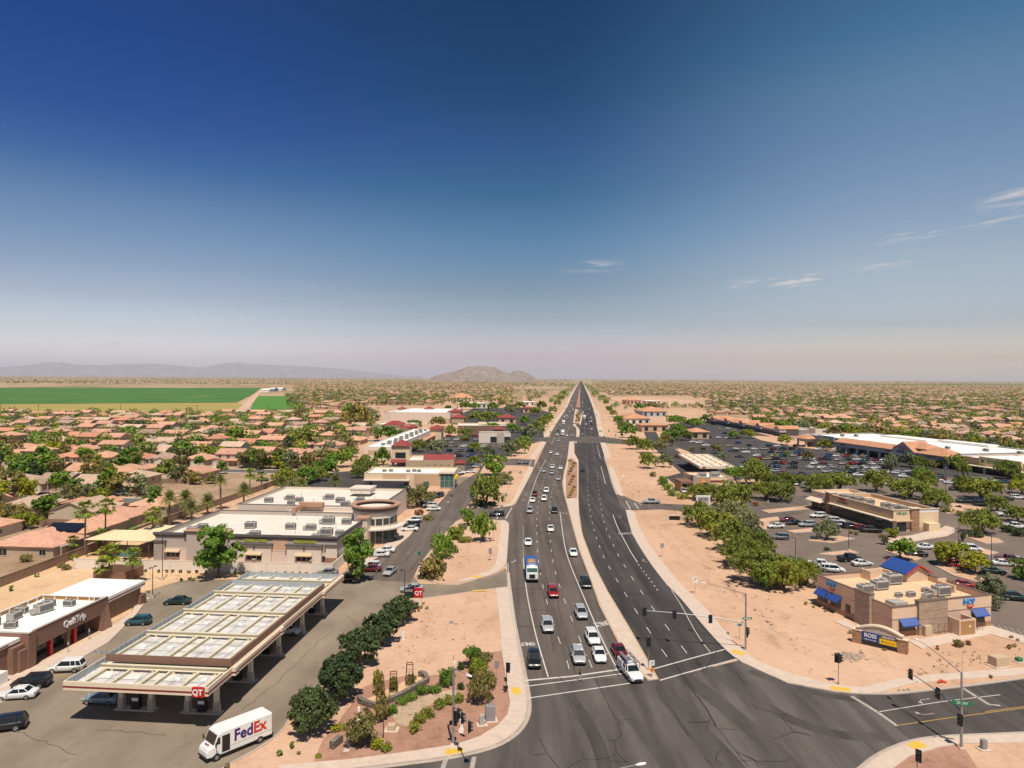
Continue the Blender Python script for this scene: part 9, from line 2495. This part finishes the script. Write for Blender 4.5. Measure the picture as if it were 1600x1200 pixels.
# ---------------------------------------------------------------- people
def skin_body(name,joints,edges,parent,mats,matfn):
 me=bpy.data.meshes.new(name);me.from_pydata([j[0]for j in joints],edges,[])
 o=bpy.data.objects.new(name,me);COL.objects.link(o)
 o.modifiers.new('skin','SKIN');sm_=o.modifiers.new('sub','SUBSURF');sm_.levels=1;sm_.render_levels=1
 for i,j in enumerate(joints):me.skin_vertices[0].data[i].radius=(j[1],j[2]if len(j)>2 else j[1])
 me.skin_vertices[0].data[0].use_root=True
 dg=bpy.context.evaluated_depsgraph_get();dg.update()
 m2=bpy.data.meshes.new_from_object(o.evaluated_get(dg));bpy.data.objects.remove(o);m2.name=name
 m2.materials.clear()
 for m in mats:m2.materials.append(m)
 for p_ in m2.polygons:p_.material_index=matfn(p_.center);p_.use_smooth=True
 return link(name,m2,parent)
def person(label,px,py,rz,shirt,trousers,hairm,stride=.35):
 p=G(px,py);t=thing('person',label,'person',(p.x,p.y,.03),rz)
 s=stride
 J=[((0,0,.98),.13,.10),((0,0,1.2),.125,.09),((0,0,1.42),.155,.10),((0,0,1.53),.055),((0,-.02,1.66),.085,.10),((0,-.02,1.74),.07,.085),
         ((.09,0,.92),.085),((.10,-s*.55,.52),.058),((.10,-s*.8,.09),.042),((.10,-s*.8-.14,.045),.04),
         ((-.09,0,.92),.085),((-.10,s*.25,.52),.058),((-.10,s*.95,.12),.042),((-.10,s*.95-.12,.06),.04),
         ((.21,0,1.40),.055),((.27,s*.35,1.14),.042),((.27,s*.3-.12,.92),.032),((.265,s*.3-.19,.86),.028),
         ((-.21,0,1.40),.055),((-.27,-s*.3,1.14),.042),((-.25,-s*.55-.08,.94),.032),((-.245,-s*.55-.15,.89),.028)]
 E=[(0,1),(1,2),(2,3),(3,4),(4,5),(0,6),(6,7),(7,8),(8,9),(0,10),(10,11),(11,12),(12,13),(2,14),(14,15),(15,16),(16,17),(2,18),(18,19),(19,20),(20,21)]
 def mf(c):
  if c.z>1.5:return 2
  if abs(c.x)>.2 and c.z<1.22:return 2
  if c.z>.98:return 0
  return 3 if c.z<.1 else 1
 b=skin_body('body',J,E,t,[M[shirt],M[trousers],M['skin'],M['black']],mf)
 h=MB();rr_=[]
 for z,r in((1.66,.098),(1.72,.105),(1.78,.085),(1.83,.04)):rr_.append([Vector((r*.95*math.cos(2*PI*k/10),.015+r*1.1*math.sin(2*PI*k/10),z))for k in range(10)])
 ring_loft(h,rr_);h.build('hair',M[hairm],t)
 f=MB();f.cbox((0,-.118,1.64),.028,.03,.04)
 for sx in(-.032,.032):f.cbox((sx,-.112,1.685),.02,.012,.014)
 f.build('face',M['skin'],t)
 for sx,y0,z0 in((.265,s*.3-.2,.85),(-.245,-s*.55-.16,.88)):
  g=MB()
  for k in range(4):g.tube([(sx+(k-1.5)*.014,y0,z0),(sx+(k-1.5)*.016,y0-.05,z0-.035),(sx+(k-1.5)*.016,y0-.055,z0-.075)],.008,4)
  g.tube([(sx-.03,y0+.01,z0),(sx-.045,y0-.03,z0-.03)],.009,4);g.build('fingers',M['skin'],t)
 return t
person('person in dark green top and pale trousers walking over the crosswalk',906,1066,R(100),'leaf_dark' if False else 'dark_cloth','pale_cloth','black',.42)
person('person in lime high-visibility vest outside the strip of shops',1403,833,R(20),'sign_yellow' if False else 'hi_vis','cc_dark','black',.1)
person('person in white shirt walking before the grocery store',1351,722,R(10),'white','navy','black',.3)
person('person in pale blue shirt walking in the grocery car park',1228,728,R(-40),'pale_cloth','marking_blue','black',.3)

# ---------------------------------------------------------------- mountains and air
def mountain(name,prof,Y,depth,n=160,m=26,seed=1,mat='rock',rough=1.0,plateau=.25):
 """prof: (px, top row); a ridge whose skyline follows prof, with gullied slopes"""
 xs=[p[0]for p in prof];mb=MB();vs=[]
 def top(px):
  for(a,ya),(b,yb)in zip(prof,prof[1:]):
   if a<=px<=b:return ya+(yb-ya)*(px-a)/(b-a)
  return prof[-1][1]
 for i in range(n+1):
  px=xs[0]+(xs[-1]-xs[0])*i/n
  base=CY+(px-CX)*ROLL
  hgt=max(0,(base-top(px))*Y/FPX+HC)
  X=(px-CX)*Y/FPX
  for j in range(m+1):
   f=j/m;yy=Y+(f-.45)*depth
   g=1-abs(f-.45)/(.45 if f<.45 else .55)
   nz=noise.fractal(Vector((X/depth*5+seed,f*4.5,seed*1.7)),.9,2.1,6)
   rd=abs(noise.noise(Vector((X/depth*9+seed*2,f*2.2,3.1))))
   z=hgt*min(1,max(0,g**1.25*1.05-rd*.45*rough*(1-g)*g*3+nz*.16*rough*(1-g)))if 0<g else 0
   vs.append((X*(yy/Y),yy,z-2))
 fs=[(i*(m+1)+j,(i+1)*(m+1)+j,(i+1)*(m+1)+j+1,i*(m+1)+j+1)for i in range(n)for j in range(m)]
 mb.add(vs,fs,False)
 return struct(mb.build(name,M[mat]))
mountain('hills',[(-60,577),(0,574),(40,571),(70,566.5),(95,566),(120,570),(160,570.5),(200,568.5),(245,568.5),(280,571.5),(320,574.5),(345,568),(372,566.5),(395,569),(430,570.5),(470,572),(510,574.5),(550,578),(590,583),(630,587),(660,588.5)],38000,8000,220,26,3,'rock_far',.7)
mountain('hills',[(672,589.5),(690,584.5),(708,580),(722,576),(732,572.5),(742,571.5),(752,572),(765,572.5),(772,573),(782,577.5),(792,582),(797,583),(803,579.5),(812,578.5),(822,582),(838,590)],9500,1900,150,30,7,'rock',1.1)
hz=MB();hz.box(-47000,47000,-47000,47000,-3,900)
hm,hn,hl,hb=new_mat('haze_air');hn.remove(hb)
pv=hn.new('ShaderNodeVolumePrincipled');pv.inputs['Color'].default_value=(.94,.95,.98,1);pv.inputs['Density'].default_value=1.8e-5;pv.inputs['Anisotropy'].default_value=0.0
hl.new(pv.outputs[0],hn['Material Output'].inputs['Volume'])
ho=hz.build('haze',hm);tag(ho,'pale dusty air over the whole plain','haze',kind='stuff')
